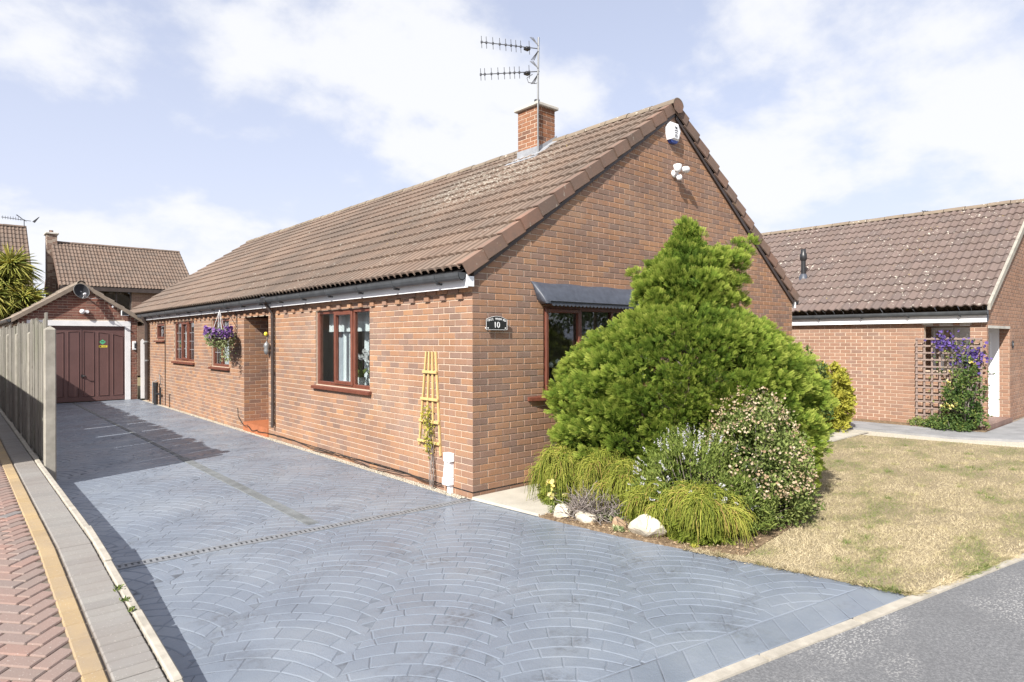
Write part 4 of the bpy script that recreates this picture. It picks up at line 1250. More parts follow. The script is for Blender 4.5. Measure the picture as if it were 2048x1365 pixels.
drape(2.35, 4.1, 1.92, 2.25, 0.24, 0.012, 16, 'curtain_white', house)
drape(3.05, 3.24, 0.6, 2.0, 0.42, 0.03, 3, 'curtain_white', house)
drape(9.15, 9.5, 0.9, 2.2, 0.28, 0.02, 5, 'curtain_white', house)
drape(8.32, 8.6, 0.9, 2.2, 0.28, 0.02, 4, 'curtain_white', house)
drape(12.2, 12.65, 0.9, 2.2, 0.28, 0.02, 5, 'curtain_white', house)
drape(11.55, 11.9, 0.9, 2.2, 0.3, 0.02, 4, 'curtain_white', house)
drape(10.9, 11.2, 0.9, 2.2, 0.28, 0.02, 4, 'curtain_white', house)
m = MB(); m.box(0.12, 0.34, 2.3, 4.1, 1.06, 1.10); m.build('window_board', 'white_paint', house)
m = MB(); m.box(1.1, 3.4, 0.12, 0.36, 1.08, 1.12); m.build('window_board', 'white_paint', house)

# fascia, soffit, gutter on the long side
m = MB(); m.box(-0.105, -0.085, -0.035, YW, EZ + 0.0, 2.52); m.box(-0.105, -0.085, -0.035, YW, 2.372, 2.3845)
m.build('fascia', 'white_upvc', house)
m = MB(); m.box(-0.085, 0.0, -0.03, YW, EZ + 0.004, EZ + 0.016); m.build('soffit', 'white_upvc', house)
m = MB(); m.prism([(-0.083, -0.034, EZ + 0.002), (0.0, -0.034, EZ + 0.002), (0.0, -0.034, 2.50), (-0.083, -0.034, 2.50)], (0, 0.03, 0)); m.build('box_end', 'white_upvc', house)
gutter(house, (-0.165, -0.03, 2.535), (-0.165, YW + 0.1, 2.535), 0.058, brackets=17)
m = MB(); m.box(W + 0.085, W + 0.105, -0.03, YB, EZ, 2.52); m.build('fascia', 'white_upvc', house)
gutter(house, (W + 0.165, YB, 2.535), (W + 0.165, -0.03, 2.535), 0.058)

# roof
SL = (AX + 0.165) / CP
ex, ez = -0.165, 2.575
up = (CP, 0, SP)
roof = bpy.data.objects.new('roof', None); COL.objects.link(roof); roof.parent = house
m = MB()      # underlay below the tiles
tz = ez + SL * SP
m.quad((ex, -0.02, ez - 0.03), (ex, YB, ez - 0.03), (AX, YB, tz - 0.03), (AX, -0.02, tz - 0.03))
m.quad((AX, -0.02, tz - 0.03), (AX, YB, tz - 0.03), (W - ex, YB, ez - 0.03), (W - ex, -0.02, ez - 0.03))
m.build('underlay', 'black_plastic', roof)
roof_slope(roof, (ex, YB, ez), (0, -1, 0), up, YB + 0.0, SL, PROF_RIB, 'tile_main', 300)
roof_slope(roof, (W - ex, 0.0, ez), (0, 1, 0), (-CP, 0, SP), YB, SL, PROF_RIB, 'tile_main', 0)
verge_tiles(roof, (ex, -0.055, ez + 0.028), up, (0, -1, 0), SL - 0.03, 14, 'tile_verge')
verge_tiles(roof, (W - ex, -0.055, ez + 0.028), (-CP, 0, SP), (0, -1, 0), SL - 0.03, 14, 'tile_verge')
ridge_tiles(roof, (AX, -0.09, tz - 0.035), (0, 1, 0), YB + 0.05, 0.135, 'tile_ridge')
# end disc of the first ridge tile
m = MB(); m.poly([(AX + 0.134 * math.cos(math.pi * k / 10), -0.088, tz - 0.035 + 0.11 * math.sin(math.pi * k / 10)) for k in range(11)] + [(AX - 0.10, -0.088, tz - 0.12), (AX, -0.088, tz - 0.16), (AX + 0.10, -0.088, tz - 0.12)])
m.build('ridge_end', 'tile_verge', roof)
# brown verge board under the right-hand tiles
m = MB()
for s in (0, 1):
    a = (0.0 + 0.02, 2.50 + 0.02) if s == 0 else (W - 0.02, 2.52)
    pass
m.prism([(W + 0.06, -0.03, 2.50), (AX + 0.03, -0.03, 2.50 + (AX + 0.03) * math.tan(PT)), (AX + 0.03, -0.03, 2.44 + (AX + 0.03) * math.tan(PT)), (W + 0.0, -0.03, 2.46)], (0, 0.028, 0))
m.build('verge_board', 'pipe_brown', roof)
m = MB(); m.prism([(AX, -0.028, 2.50 + AX * math.tan(PT) + 0.05), (0.0, -0.028, 2.50 + 0.05), (0.0, -0.028, 2.50), (AX, -0.028, 2.50 + AX * math.tan(PT))], (0, 0.024, 0))
m.build('verge_board', 'pipe_brown', roof)

# chimney
ch = bpy.data.objects.new('chimney', None); COL.objects.link(ch); ch.parent = house
cx0, cx1, cy0, cy1, cz0, cz1 = 3.40, 3.83, 2.50, 3.02, 4.9, 5.925
m = MB(); m.box(cx0 + 0.004, cx1 - 0.004, cy0 + 0.004, cy1 - 0.004, cz0, cz1 - 0.002); m.build('stack', 'mortar', ch)
CB = brick_rows(Face((cx0, cy0, 0), (1, 0, 0), (0, -1, 0)), 0, cx1 - cx0, cz0 + 0.125, cz1, [], 0)
CB += brick_rows(Face((cx0, cy1, 0), (0, -1, 0), (-1, 0, 0)), 0, cy1 - cy0, cz0 + 0.125, cz1, [], 1)
CB += brick_rows(Face((cx1, cy0, 0), (0, 1, 0), (1, 0, 0)), 0, cy1 - cy0, cz0 + 0.125, cz1, [], 1)
CB += brick_rows(Face((cx1, cy1, 0), (-1, 0, 0), (0, 1, 0)), 0, cx1 - cx0, cz0 + 0.125, cz1, [], 0)
lay_bricks(ch, CB, 'brick_chimney', 200)
m = MB(); m.bbox(cx0 - 0.055, cx1 + 0.055, cy0 - 0.055, cy1 + 0.055, cz1, cz1 + 0.062, 0.012); m.bbox(cx0 + 0.02, cx1 - 0.02, cy0 + 0.02, cy1 - 0.02, cz1 + 0.06, cz1 + 0.10, 0.02); m.build('cap', 'concrete', ch)
m = MB(); m.tube([(cx0 + 0.1, cy0 + 0.12, cz1 + 0.09), (cx0 + 0.1, cy0 + 0.12, cz1 + 0.15)], 0.05, 10); m.build('flue_cowl', 'black_plastic', ch)
# lead flashing at the foot
def rz(x): return ez + (x - ex) * math.tan(PT)
m = MB()
m.prism([(cx0 - 0.012, cy0 - 0.012, rz(cx0) + 0.02), (AX, cy0 - 0.012, rz(AX) + 0.03), (AX, cy0 - 0.012, rz(AX) + 0.12), (cx0 - 0.012, cy0 - 0.012, rz(cx0) + 0.15)], (0, 0.008, 0))
m.prism([(cx0 - 0.012, cy0 - 0.012, rz(cx0) + 0.0), (cx0 - 0.012, cy1 + 0.012, rz(cx0) + 0.0), (cx0 - 0.012, cy1 + 0.012, rz(cx0) + 0.17), (cx0 - 0.012, cy0 - 0.012, rz(cx0) + 0.17)], (0.008, 0, 0))
m.quad((cx0 - 0.20, cy0 - 0.16, rz(cx0 - 0.2) + 0.055), (cx0 - 0.20, cy1 + 0.16, rz(cx0 - 0.2) + 0.055), (cx0 + 0.0, cy1 + 0.12, rz(cx0) + 0.065), (cx0 + 0.0, cy0 - 0.12, rz(cx0) + 0.065))
m.quad((cx0 - 0.15, cy0 - 0.17, rz(cx0 - 0.15) + 0.06), (AX, cy0 - 0.15, rz(AX) + 0.06), (AX, cy0, rz(AX) + 0.075), (cx0 - 0.15, cy0, rz(cx0 - 0.15) + 0.075))
m.build('flashing', 'lead_flashing', ch)

# canopy over the gable window, with scalloped hem
m = MB(); n = 40
cxa, cxb = 0.885, 3.60
def sec(x):
    e = min(1.0, (x - cxa) / 0.10, (cxb - x) / 0.10)
    pr = 0.17 * math.sqrt(max(0.0, e * (2 - e)))
    return [(0.0, 2.495), (-0.25 * pr, 2.46), (-0.62 * pr, 2.37), (-0.95 * pr, 2.285), (-1.0 * pr, 2.245), (-1.0 * pr, 2.225)]
V = []; Fc = []
xs = [cxa + 0.10 * (1 - math.cos(math.pi / 2 * i / 6)) for i in range(6)] + [cxa + 0.10 + (cxb - cxa - 0.20) * i / n for i in range(n + 1)] + [cxb - 0.1 + 0.10 * math.sin(math.pi / 2 * i / 6) for i in range(1, 7)]
for i, x in enumerate(xs):
    sx = x + (0.10 if x < cxa + 0.1 else 0.0) * 0
    for j, (yy, zz) in enumerate(sec(x)):
        xx = x
        if i < 6: xx = x + (1 - i / 6.0) * 0.20 * (j / 5.0)      # the end tapers back as it falls
        V.append((xx, yy - 0.003, zz + 0.006 * math.sin(x * 9 + j)))
k = 6
for i in range(len(xs) - 1):
    for j in range(k - 1): Fc.append((i * k + j, i * k + j + 1, (i + 1) * k + j + 1, (i + 1) * k + j))
m.add(V, Fc, True)
can = m.build('window_canopy', 'lead_canopy', house)
m = MB(); x = cxa + 0.2
while x < cxb - 0.1:      # scallops
    P = [(x + 0.034 + 0.034 * math.cos(a), -0.176, 2.230 - 0.030 * math.sin(a)) for a in [math.pi * i / 6 for i in range(7)]]
    m.prism(P, (0, 0.006, 0)); x += 0.069
m.build('scalloped_hem', 'lead_canopy', can)
m = MB(); m.tube([(cxa + 0.17, -0.178, 2.262), (cxb - 0.1, -0.178, 2.262)], 0.011, 6); m.build('roll', 'lead_canopy', can)
m = MB(); m.box(cxa + 0.2, cxb - 0.2, -0.165, 0.0, 2.217, 2.222); m.build('soffit', 'mahogany', can)

# drainpipes and pipework belonging to the house
def pipe(pts, r, name, mat, seg=10):
    m = MB(); m.tube(pts, r, seg); return m.build(name, mat, house)
dp = pipe([(-0.165, 5.78, 2.49), (-0.165, 5.78, 2.42), (-0.05, 5.78, 2.26), (-0.05, 5.78, 0.30), (-0.06, 5.78, 0.22)], 0.028, 'downpipe', 'pipe_brown')
m = MB()
for z in (2.2, 1.75, 1.2, 0.65, 0.3): m.tube([(-0.05, 5.78, z - 0.02), (-0.05, 5.78, z + 0.02)], 0.034, 10)
m.build('collar', 'pipe_brown', dp)
m = MB(); m.bbox(-0.24, -0.09, 5.68, 5.88, 2.44, 2.56, 0.02); m.build('hopper', 'black_plastic', dp)
dp = pipe([(-0.165, 15.35, 2.48), (-0.165, 15.35, 2.40), (-0.075, 15.38, 2.25), (-0.075, 15.38, 0.05)], 0.055, 'downpipe', 'pipe_brown')
m = MB()
for z in (1.75, 1.2): m.tube([(-0.075, 15.38, z - 0.02), (-0.075, 15.38, z + 0.02)], 0.061, 10)
m.build('collar', 'metal_grey', dp)
pipe([(-0.012, 13.56, 2.32), (-0.012, 13.56, 0.02)], 0.010, 'wall_cable', 'cable_black', 6)
pipe([(-0.10, 14.2, 0.0), (-0.10, 14.2, 0.55)], 0.055, 'soil_pipe', 'black_plastic')
pipe([(-0.10, 14.2, 0.50), (-0.10, 14.2, 0.62)], 0.064, 'soil_pipe_socket', 'black_plastic')
pipe([(-0.06, 13.85, 0.02), (-0.06, 13.85, 0.50)], 0.02, 'waste_pipe', 'black_plastic')
pipe([(-0.10, 14.2, 0.3), (-0.06, 13.85, 0.32)], 0.03, 'waste_pipe', 'black_plastic')
pipe([(-0.02, 14.0, 0.80), (-0.07, 14.0, 0.84), (-0.07, 13.9, 0.82), (-0.05, 13.9, 0.6), (-0.02, 13.95, 0.55)], 0.011, 'overflow_pipe', 'pipe_grey', 6)
pipe([(-0.11, 14.5, 0.02), (-0.13, 14.42, 0.62), (-0.03, 14.38, 0.66)], 0.018, 'garden_hose_pipe', 'pipe_grey', 8)
pipe([(-0.015, 13.1, 0.0), (-0.02, 13.1, 0.32), (-0.012, 13.05, 0.36)], 0.009, 'wall_cable', 'cable_black', 6)
# loose cables along the foot of the wall
def wob(y0, y1, z0, x0, n, r):
    P = []
    for i in range(n + 1):
        s = i / n
        P.append((x0 - 0.02 * abs(math.sin(s * 17 + y0)), y0 + (y1 - y0) * s, z0 + 0.02 * math.sin(s * 11 + r * 900) + 0.012 * rnd.random()))
    return P
pipe(wob(0.55, 6.6, 0.075, -0.02, 50, 0.006), 0.006, 'wall_cable', 'cable_black', 5)
pipe(wob(0.75, 4.2, 0.06, -0.035, 30, 0.007), 0.006, 'wall_cable', 'cable_black', 5)
pipe([(-0.015, 7.75, 0.42), (-0.02, 7.7, 0.25), (-0.03, 7.5, 0.16), (-0.05, 7.25, 0.10), (-0.06, 7.05, 0.14), (-0.05, 6.85, 0.05), (-0.03, 6.6, 0.09)], 0.007, 'wall_cable', 'cable_black', 5)
# ------------------------------------------------------------------ things fixed to the bungalow
def text_part(parent, body, loc, size, mat, rot=(math.pi / 2, 0, 0), ext=0.002, align='CENTER'):
    cu = bpy.data.curves.new('lettering', 'FONT'); cu.body = body; cu.size = size; cu.extrude = ext
    cu.align_x = align; cu.align_y = 'CENTER'
    tmp = bpy.data.objects.new('lettering_source', cu)
    me = bpy.data.meshes.new_from_object(tmp)
    bpy.data.objects.remove(tmp); bpy.data.curves.remove(cu)
    me.materials.clear(); me.materials.append(MATS[mat])
    o = bpy.data.objects.new('lettering', me); COL.objects.link(o)
    o.parent = parent; off = ORG.get(parent.name)
    if off is not None: o.matrix_parent_inverse = Matrix.Translation(-Vector(off))
    o.location = loc; o.rotation_euler = rot
    return o
# house sign
SX0, SX1, SZ0, SZ1, SY = 0.165, 0.475, 1.905, 2.055, -0.045
sg = thing('house_sign', 'black arched house sign reading HALL VIEW RD 10 on the gable wall', 'sign', ((SX0 + SX1) / 2, 0, SZ0))
m = MB(); pts = [(SX0, SY, SZ0), (SX1, SY, SZ0), (SX1, SY, SZ1 - 0.03)] + [(SX1 - (SX1 - SX0) * i / 12, SY, SZ1 - 0.03 + 0.036 * math.sin(math.pi * i / 12)) for i in range(1, 12)] + [(SX0, SY, SZ1 - 0.03)]
m.prism(pts, (0, 0.008, 0)); m.build('plate', 'black_plastic', sg)
m = MB()
for i in range(len(pts)): m.tube([Vector(pts[i]) + Vector((0, -0.001, 0)), Vector(pts[(i + 1) % len(pts)]) + Vector((0, -0.001, 0))], 0.0022, 5)
m.build('rim', 'text_white', sg)
w_ = 'HALL VIEW RD'; adv = 0.0225
for i, chh in enumerate(w_):
    if chh == ' ': continue
    s = (i - (len(w_) - 1) / 2) / ((len(w_) - 1) / 2)
    text_part(sg, chh, ((SX0 + SX1) / 2 + s * 0.125, SY - 0.0025, 2.028 - 0.018 * s * s), 0.036, 'text_white', (math.pi / 2, -0.20 * s * -1, 0))
text_part(sg, '10', ((SX0 + SX1) / 2, SY - 0.0025, 1.958), 0.095, 'text_white')
m = MB()
for x in (SX0 + 0.025, SX1 - 0.025): m.tube([(x, SY - 0.004, SZ0 + 0.02), (x, 0.0, SZ0 + 0.02)], 0.008, 8)
m.build('screw', 'text_white', sg)

# alarm box near the apex
ab = thing('alarm_box', 'white hexagonal alarm box with blue base near the gable apex', 'alarm box', (3.80, 0, 4.74))
ax, az = 3.80, 4.90
out_p = [(-0.095, 0.145), (0.095, 0.145), (0.165, 0.05), (0.105, -0.115), (-0.105, -0.115), (-0.165, 0.05)]
m = MB(); n = 6
Vb = [(ax + a, 0.0, az + b) for a, b in out_p]; Vm = [(ax + a, -0.065, az + b) for a, b in out_p]; Vf = [(ax + a * 0.62, -0.095, az + b * 0.72 - 0.01) for a, b in out_p]
m.add(Vb + Vm + Vf, [(i, (i + 1) % n, n + (i + 1) % n, n + i)[::-1] for i in range(n)] + [(n + i, n + (i + 1) % n, 2 * n + (i + 1) % n, 2 * n + i)[::-1] for i in range(n)] + [tuple(range(2 * n, 3 * n))[::-1]])
m.build('casing', 'white_upvc', ab)
m = MB(); m.prism([(ax - 0.100, -0.068, az - 0.115), (ax + 0.100, -0.068, az - 0.115), (ax + 0.06, -0.06, az - 0.155), (ax - 0.06, -0.06, az - 0.155)], (0, 0.06, 0)); m.build('blue_strobe', 'blue_lens', ab)
m = MB()
m.prism([(ax - 0.022, -0.097, az + 0.085), (ax - 0.028, -0.097, az + 0.06), (ax + 0.0, -0.097, az + 0.045), (ax + 0.038, -0.097, az + 0.05), (ax + 0.018, -0.097, az + 0.068), (ax + 0.034, -0.097, az + 0.08), (ax + 0.005, -0.097, az + 0.075)], (0, 0.003, 0))
m.build('emblem', 'text_black', ab)
for k, (z_, wd, h) in enumerate(((0.024, 0.075, 0.013), (-0.008, 0.055, 0.013), (-0.036, 0.045, 0.007), (-0.054, 0.07, 0.007), (-0.072, 0.062, 0.007))):
    m = MB(); x = ax - wd / 2
    while x < ax + wd / 2:
        l = rnd.uniform(0.005, 0.012); m.box(x, x + l, -0.0975, -0.094, az + z_ - h / 2, az + z_ + h / 2); x += l + 0.003
    m.build('print_line', 'text_black', ab)

# floodlight on the gable
fl = thing('gable_floodlight', 'white twin floodlight with motion sensor below the alarm box', 'floodlight', (3.85, 0, 4.3))
m = MB(); m.lathe([(0.0, -0.03), (0.055, -0.03), (0.06, -0.01), (0.05, 0.0)], (3.86, -0.0, 4.30), 14, 'y'); m.tube([(3.86, -0.02, 4.30), (3.86, -0.08, 4.29)], 0.022, 8); m.build('mount', 'white_upvc', fl)
m = MB(); m.lathe([(0.0, -0.055), (0.035, -0.05), (0.05, -0.02), (0.065, 0.05), (0.055, 0.062), (0.0, 0.055)], (3.81, -0.11, 4.35), 14, 'z'); m.build('lamp_head', 'white_upvc', fl)
m = MB(); m.lathe([(0.0, -0.05), (0.03, -0.048), (0.042, -0.02), (0.055, 0.045), (0.047, 0.055), (0.0, 0.05)], (3.93, -0.16, 4.35), 14, 'x'); m.build('lamp_head', 'white_upvc', fl)
m = MB(); m.lathe([(0.0, -0.05), (0.035, -0.045), (0.045, 0.0), (0.03, 0.035), (0.0, 0.035)], (3.87, -0.10, 4.235), 14, 'z'); m.build('sensor', 'white_upvc', fl)

# fan trellis with a young climber, meter box
tr = thing('fan_trellis', 'pale wooden fan trellis on the long wall near the corner', 'trellis', (0, 0.75, 0.4))
zt, zb = 1.65, 0.43
for i in range(4):
    s = i / 3 - 0.5
    y0, y1 = 0.805 - s * 0.20, 0.855 - s * 0.46 - 0.02
    m = MB(); zz = zb + (0.06, 0.0, 0.0, -0.02)[i]
    m.prism([(-0.022, y1 - 0.013, zz), (-0.022, y1 + 0.013, zz), (-0.022, y0 + 0.013, zt), (-0.022, y0 - 0.013, zt)], (0.018, 0, 0)); m.build('slat', 'wood_trellis', tr)
for k, z in enumerate((1.40, 1.07, 0.80, 0.55)):
    f = (zt - z) / (zt - zb); hw = 0.125 + f * 0.125; yc = 0.805 + 0.035 * f
    m = MB(); m.bbox(-0.040, -0.0225, yc - hw, yc + hw, z - 0.017, z + 0.017, 0.003); m.build('crossbar', 'wood_trellis', tr)
nst = 9; P = []
for i in range(nst):
    k = np.linspace(0, 1, 12)
    P.append(np.stack([-0.05 - 0.02 * np.sin(k * 6 + i), 0.72 + 0.03 * (i - 4) / 4 + 0.09 * k ** 2 + 0.02 * np.sin(k * 9 + i * 2), 0.02 + k * rnd.uniform(0.5, 1.0)], 1))
cl = thing('climbing_plant', 'young twining climber with pale leaves on the fan trellis', 'climber', (-0.04, 0.75, 0))
strip_mesh('stem', np.array(P), np.full((nst, 12), 0.004), 'dead_twig', nrs.rand(nst), cl)
n = 260; k = nrs.rand(n) ** 0.8
pp = np.stack([-0.06 + nrs.normal(0, 0.025, n), 0.80 + 0.05 * (k - 0.5) + nrs.normal(0, 0.045, n), 0.42 + k * 0.52 + nrs.normal(0, 0.03, n)], 1)
spread('leaves', LEAF_V, LEAF_F, pp, rand_unit(n) + np.array([-0.4, 0, 0.2]), nrs.uniform(0.025, 0.05, n), 'golden_leaf', nrs.rand(n) * 0.8, cl, 'stuff')
mbx = thing('meter_box', 'small white electric box with conduit at the foot of the long wall', 'meter box', (0, 0.40, 0))
m = MB(); m.bbox(-0.075, 0.0, 0.345, 0.465, 0.37, 0.475, 0.006); m.build('box', 'white_upvc', mbx)
m = MB(); m.prism([(-0.07, 0.36, 0.36), (-0.07, 0.45, 0.36), (-0.07, 0.475, 0.19), (-0.07, 0.36, 0.19)], (0.07, 0, 0)); m.bbox(-0.085, 0.0, 0.352, 0.48, 0.10, 0.185, 0.006); m.build('switch', 'white_upvc', mbx)
m = MB(); m.bbox(-0.05, 0.0, 0.365, 0.425, -0.01, 0.10, 0.004); m.build('conduit', 'white_upvc', mbx)

# hanging basket
hb = thing('hanging_basket', 'hanging basket of purple flowers and trailing foliage on a wall bracket', 'hanging basket', (-0.34, 7.80, 1.75))
bc = np.array([-0.34, 7.80, 1.86])
m = MB(); m.lathe([(0.02, -0.18), (0.11, -0.14), (0.165, -0.06), (0.18, 0.0), (0.17, 0.0), (0.15, -0.06)], bc, 16); m.build('basket', 'bark', hb)
m = MB(); m.tube([(0.0, 7.80, 1.95), (-0.01, 7.80, 2.30), (-0.06, 7.80, 2.38), (-0.34, 7.80, 2.40)], 0.008, 6); m.tube([(-0.01, 7.80, 2.05), (-0.2, 7.80, 2.39)], 0.006, 6); m.build('bracket', 'metal_dark', hb)
m = MB()
for a in (0.5, 2.6, 4.7): m.tube([bc + np.array([0.17 * math.cos(a), 0.17 * math.sin(a), 0]), bc + np.array([0, 0, 0.53])], 0.004, 5)
m.tube([bc + np.array([0.0, 0.09, 0.10]), bc + np.array([0.0, 0.02, 0.5])], 0.011, 6)
m.build('chain', 'text_white', hb)
n = 900
v = rand_unit(n); v[:, 2] = v[:, 2] * 0.8 - 0.1
pp = bc + v * np.array([0.27, 0.33, 0.24]) * nrs.uniform(0.55, 1, (n, 1)) ** 0.5
spread('foliage', LEAF_V, LEAF_F, pp, v + rand_unit(n) * 0.7, nrs.uniform(0.03, 0.06, n), 'trailing_leaf', nrs.rand(n), hb, 'stuff')
n = 240
pp = bc + np.stack([nrs.normal(0, 0.06, n), -0.32 + nrs.normal(0, 0.05, n), -0.05 - nrs.rand(n) * 0.42], 1)
spread('trailing_stems', LEAF_V, LEAF_F, pp, rand_unit(n) + np.array([0, 0, -0.8]), nrs.uniform(0.025, 0.05, n), 'trailing_leaf', nrs.rand(n), hb, 'stuff')
n = 360; a = nrs.rand(n) * 6.283
pp = bc + np.stack([0.26 * np.cos(a) * nrs.rand(n) ** 0.4, 0.42 * np.sin(a) * nrs.rand(n) ** 0.4 + 0.05, 0.14 + nrs.normal(0, 0.045, n) - 0.10 * np.abs(np.sin(a))], 1)
FLW_V = np.array([(0, 0, 0)] + [(math.cos(i * 2 * math.pi / 5) * 0.5, 0.22, math.sin(i * 2 * math.pi / 5) * 0.5) for i in range(5)]); FLW_F = np.array([(0, i + 1, (i + 1) % 5 + 1) for i in range(5)])
spread('flowers', FLW_V, FLW_F, pp, rand_unit(n) * 0.7 + np.array([-0.5, -0.4, 0.5]), nrs.uniform(0.045, 0.075, n), 'purple_petal', nrs.rand(n), hb, 'stuff')

# wall ornament beside the porch
orn = thing('wall_ornament', 'small grey hanging ornament beside the porch opening', 'ornament', (-0.05, 6.03, 1.52))
m = MB(); m.lathe([(0.0, -0.13), (0.035, -0.11), (0.055, -0.05), (0.04, -0.01), (0.06, 0.03), (0.045, 0.075), (0.02, 0.10), (0.0, 0.13)], (-0.06, 6.03, 1.65), 12); m.build('body', 'metal_grey', orn)
m = MB(); m.tube([(-0.06, 6.03, 1.78), (-0.03, 6.03, 1.86), (0.0, 6.03, 1.87)], 0.006, 6); m.build('hook', 'metal_dark', orn)
m = MB(); m.lathe([(0.0, -0.04), (0.03, -0.02), (0.035, 0.01), (0.02, 0.035), (0.0, 0.04)], (-0.05, 6.10, 1.90), 10); m.build('yellow_bird', 'sticker_yellow', orn)

# orchids and curtain-side pots on the window board of the long-wall window
def orchid(name, label, x, y, z, h, fl):
    t_ = thing(name, label, 'orchid', (x, y, z), None)
    m = MB(); m.lathe([(0.0, 0.0), (0.055, 0.0), (0.075, 0.13), (0.066, 0.13), (0.055, 0.10), (0.0, 0.10)], (x, y, z), 16); m.build('pot', 'ceramic_white', t_)
    for i in range(5):
        a = i * 1.3 + 0.4; L = rnd.uniform(0.18, 0.28)
        k = np.linspace(0, 1, 6); m = MB(); V = []; 
        for s in k:
            w = 0.038 * math.sin(math.pi * (0.12 + 0.88 * s) ** 0.8) + 0.004; r = L * 0.62 * s; zz = z + 0.11 + L * (0.95 * s - 0.35 * s * s)
            c = (x + r * math.cos(a), y + r * math.sin(a), zz)
            V += [(c[0] - w * math.sin(a), c[1] + w * math.cos(a), zz + 0.008), (c[0] + w * math.sin(a), c[1] - w * math.cos(a), zz + 0.008)]
        m.add(V, [(2 * q, 2 * q + 1, 2 * q + 3, 2 * q + 2) for q in range(5)], True); m.t = 0.6
        m.ti = [0.55] * len(m.v); m.build('leaf', 'shrub_leaf', t_)
    m = MB(); top = []
    for s in range(2):
        a = s * 2.0 + 0.5
        P = [(x + 0.10 * k * k * math.cos(a), y + 0.12 * k * k * math.sin(a), z + 0.1 + h * (k - 0.15 * k * k)) for k in np.linspace(0, 1, 8)]
        m.tube(P, 0.004, 5); top.append(P)
    m.build('stem', 'hebe_leaf', t_)
    n = fl; pts = np.array([top[i % 2][7 - (i // 2) % 3] for i in range(n)]) + nrs.normal(0, 0.03, (n, 3))
    spread('blossom', FLW_V, FLW_F, pts, rand_unit(n) * 0.5 + np.array([-0.9, -0.3, 0.1]), nrs.uniform(0.06, 0.085, n), 'blossom_white', nrs.uniform(0.5, 1, n), t_, 'stuff')
orchid('potted_orchid', 'white orchid in a white pot behind the right pane of the near window', 0.22, 2.62, 1.10, 0.46, 14)
orchid('potted_orchid', 'white orchid in a white pot behind the opening sash of the near window', 0.24, 3.05, 1.10, 0.50, 12)
vs = thing('white_vase', 'white vase standing inside the gable window', 'vase', (1.30, 0.24, 1.12))
m = MB(); m.lathe([(0.0, 0), (0.045, 0), (0.06, 0.12), (0.045, 0.20), (0.055, 0.24), (0.03, 0.24), (0.0, 0.05)], (1.30, 0.24, 1.12), 16); m.build('vase', 'ceramic_white', vs)
cs = thing('candle_stand', 'pale stand with round globes inside the gable window', 'ornament', (1.55, 0.26, 1.12))
m = MB(); m.lathe([(0.0, 0), (0.05, 0), (0.05, 0.02), (0.014, 0.03), (0.014, 0.30), (0.04, 0.31), (0.0, 0.32)], (1.55, 0.26, 1.12), 12); m.build('stem', 'metal_grey', cs)
for dx in (-0.07, 0.06):
    m = MB(); m.lathe([(0.0, -0.04), (0.028, -0.028), (0.04, 0), (0.028, 0.028), (0.0, 0.04)], (1.55 + dx, 0.25, 1.48 + dx * 0.3), 12); m.build('globe', 'ceramic_white', cs)

# aerials on the chimney
ae = thing('tv_aerial', 'twin television aerials on a tall pole strapped to the chimney', 'aerial', (3.36, 2.46, 5.05))
m = MB(); m.tube([(3.37, 2.455, 5.03), (3.37, 2.455, 6.35), (3.385, 2.455, 7.10)], 0.017, 8); m.build('pole', 'metal_grey', ae)
m = MB()
for z in (5.35, 5.75): m.tube([(3.40, 2.49, z), (3.355, 2.44, z), (3.43, 2.49, z)], 0.012, 6)
m.build('clamp', 'metal_dark', ae)
bd = np.array([-0.751, 0.660, 0.0])
for k, (z, tilt, L) in enumerate(((6.90, 0.12, 1.02), (6.50, -0.05, 1.03))):
    p0 = np.array([3.38, 2.455, z]); dirv = bd + np.array([0, 0, tilt]); dirv /= np.linalg.norm(dirv)
    vv = np.array([-0.06 * (1 if k else 1), 0, 1.0]); vv /= np.linalg.norm(vv)
    m = MB(); m.tube([p0 - dirv * 0.02, p0 + dirv * L], 0.008, 6); bo = m.build('boom', 'metal_dark', ae)
    for s in (0.16, 0.33, 0.415, 0.495, 0.59, 0.70, 0.815, 0.93, 1.0) if k else (0.16, 0.31, 0.395, 0.48, 0.575, 0.68, 0.80, 0.915, 1.0):
        h = 0.118 if s < 0.2 else 0.105
        c = p0 + dirv * (s * L * 0.985)
        m = MB(); m.tube([c - vv * h, c + vv * h], 0.0055, 5); m.bbox(c[0] - 0.014, c[0] + 0.014, c[1] - 0.014, c[1] + 0.014, c[2] - 0.022, c[2] + 0.022, 0.004); m.build('director', 'metal_dark', ae)
    c = p0 + dirv * 0.20; m = MB(); m.bbox(c[0] - 0.05, c[0] + 0.05, c[1] - 0.045, c[1] + 0.045, c[2] - 0.05, c[2] + 0.0, 0.01); m.build('dipole_box', 'black_plastic', ae)
    # reflector: crossed rods behind
    for sx in (-1, 1):
        m = MB(); c = p0 + dirv * 0.055
        for q in (-0.09, 0.0, 0.09):
            w = np.array([0.62, 0.55, 0]) * 0.10
            m.tube([c + vv * (sx * 0.05 + 0.0) + dirv * (-0.05 + 0.0) - w * 0.3, c + vv * (sx * 0.20) + dirv * (0.06 + q * 0.3) + w * 0.4], 0.006, 5)
        m.build('reflector', 'metal_dark', ae)
m = MB(); P = [(3.30, 2.52, 6.45), (3.22, 2.58, 6.38), (3.24, 2.56, 6.30), (3.34, 2.47, 6.28), (3.38, 2.45, 6.33), (3.365, 2.44, 5.9), (3.36, 2.435, 5.3)]
m.tube(P, 0.006, 5); m.build('coax_cable', 'cable_black', ae)
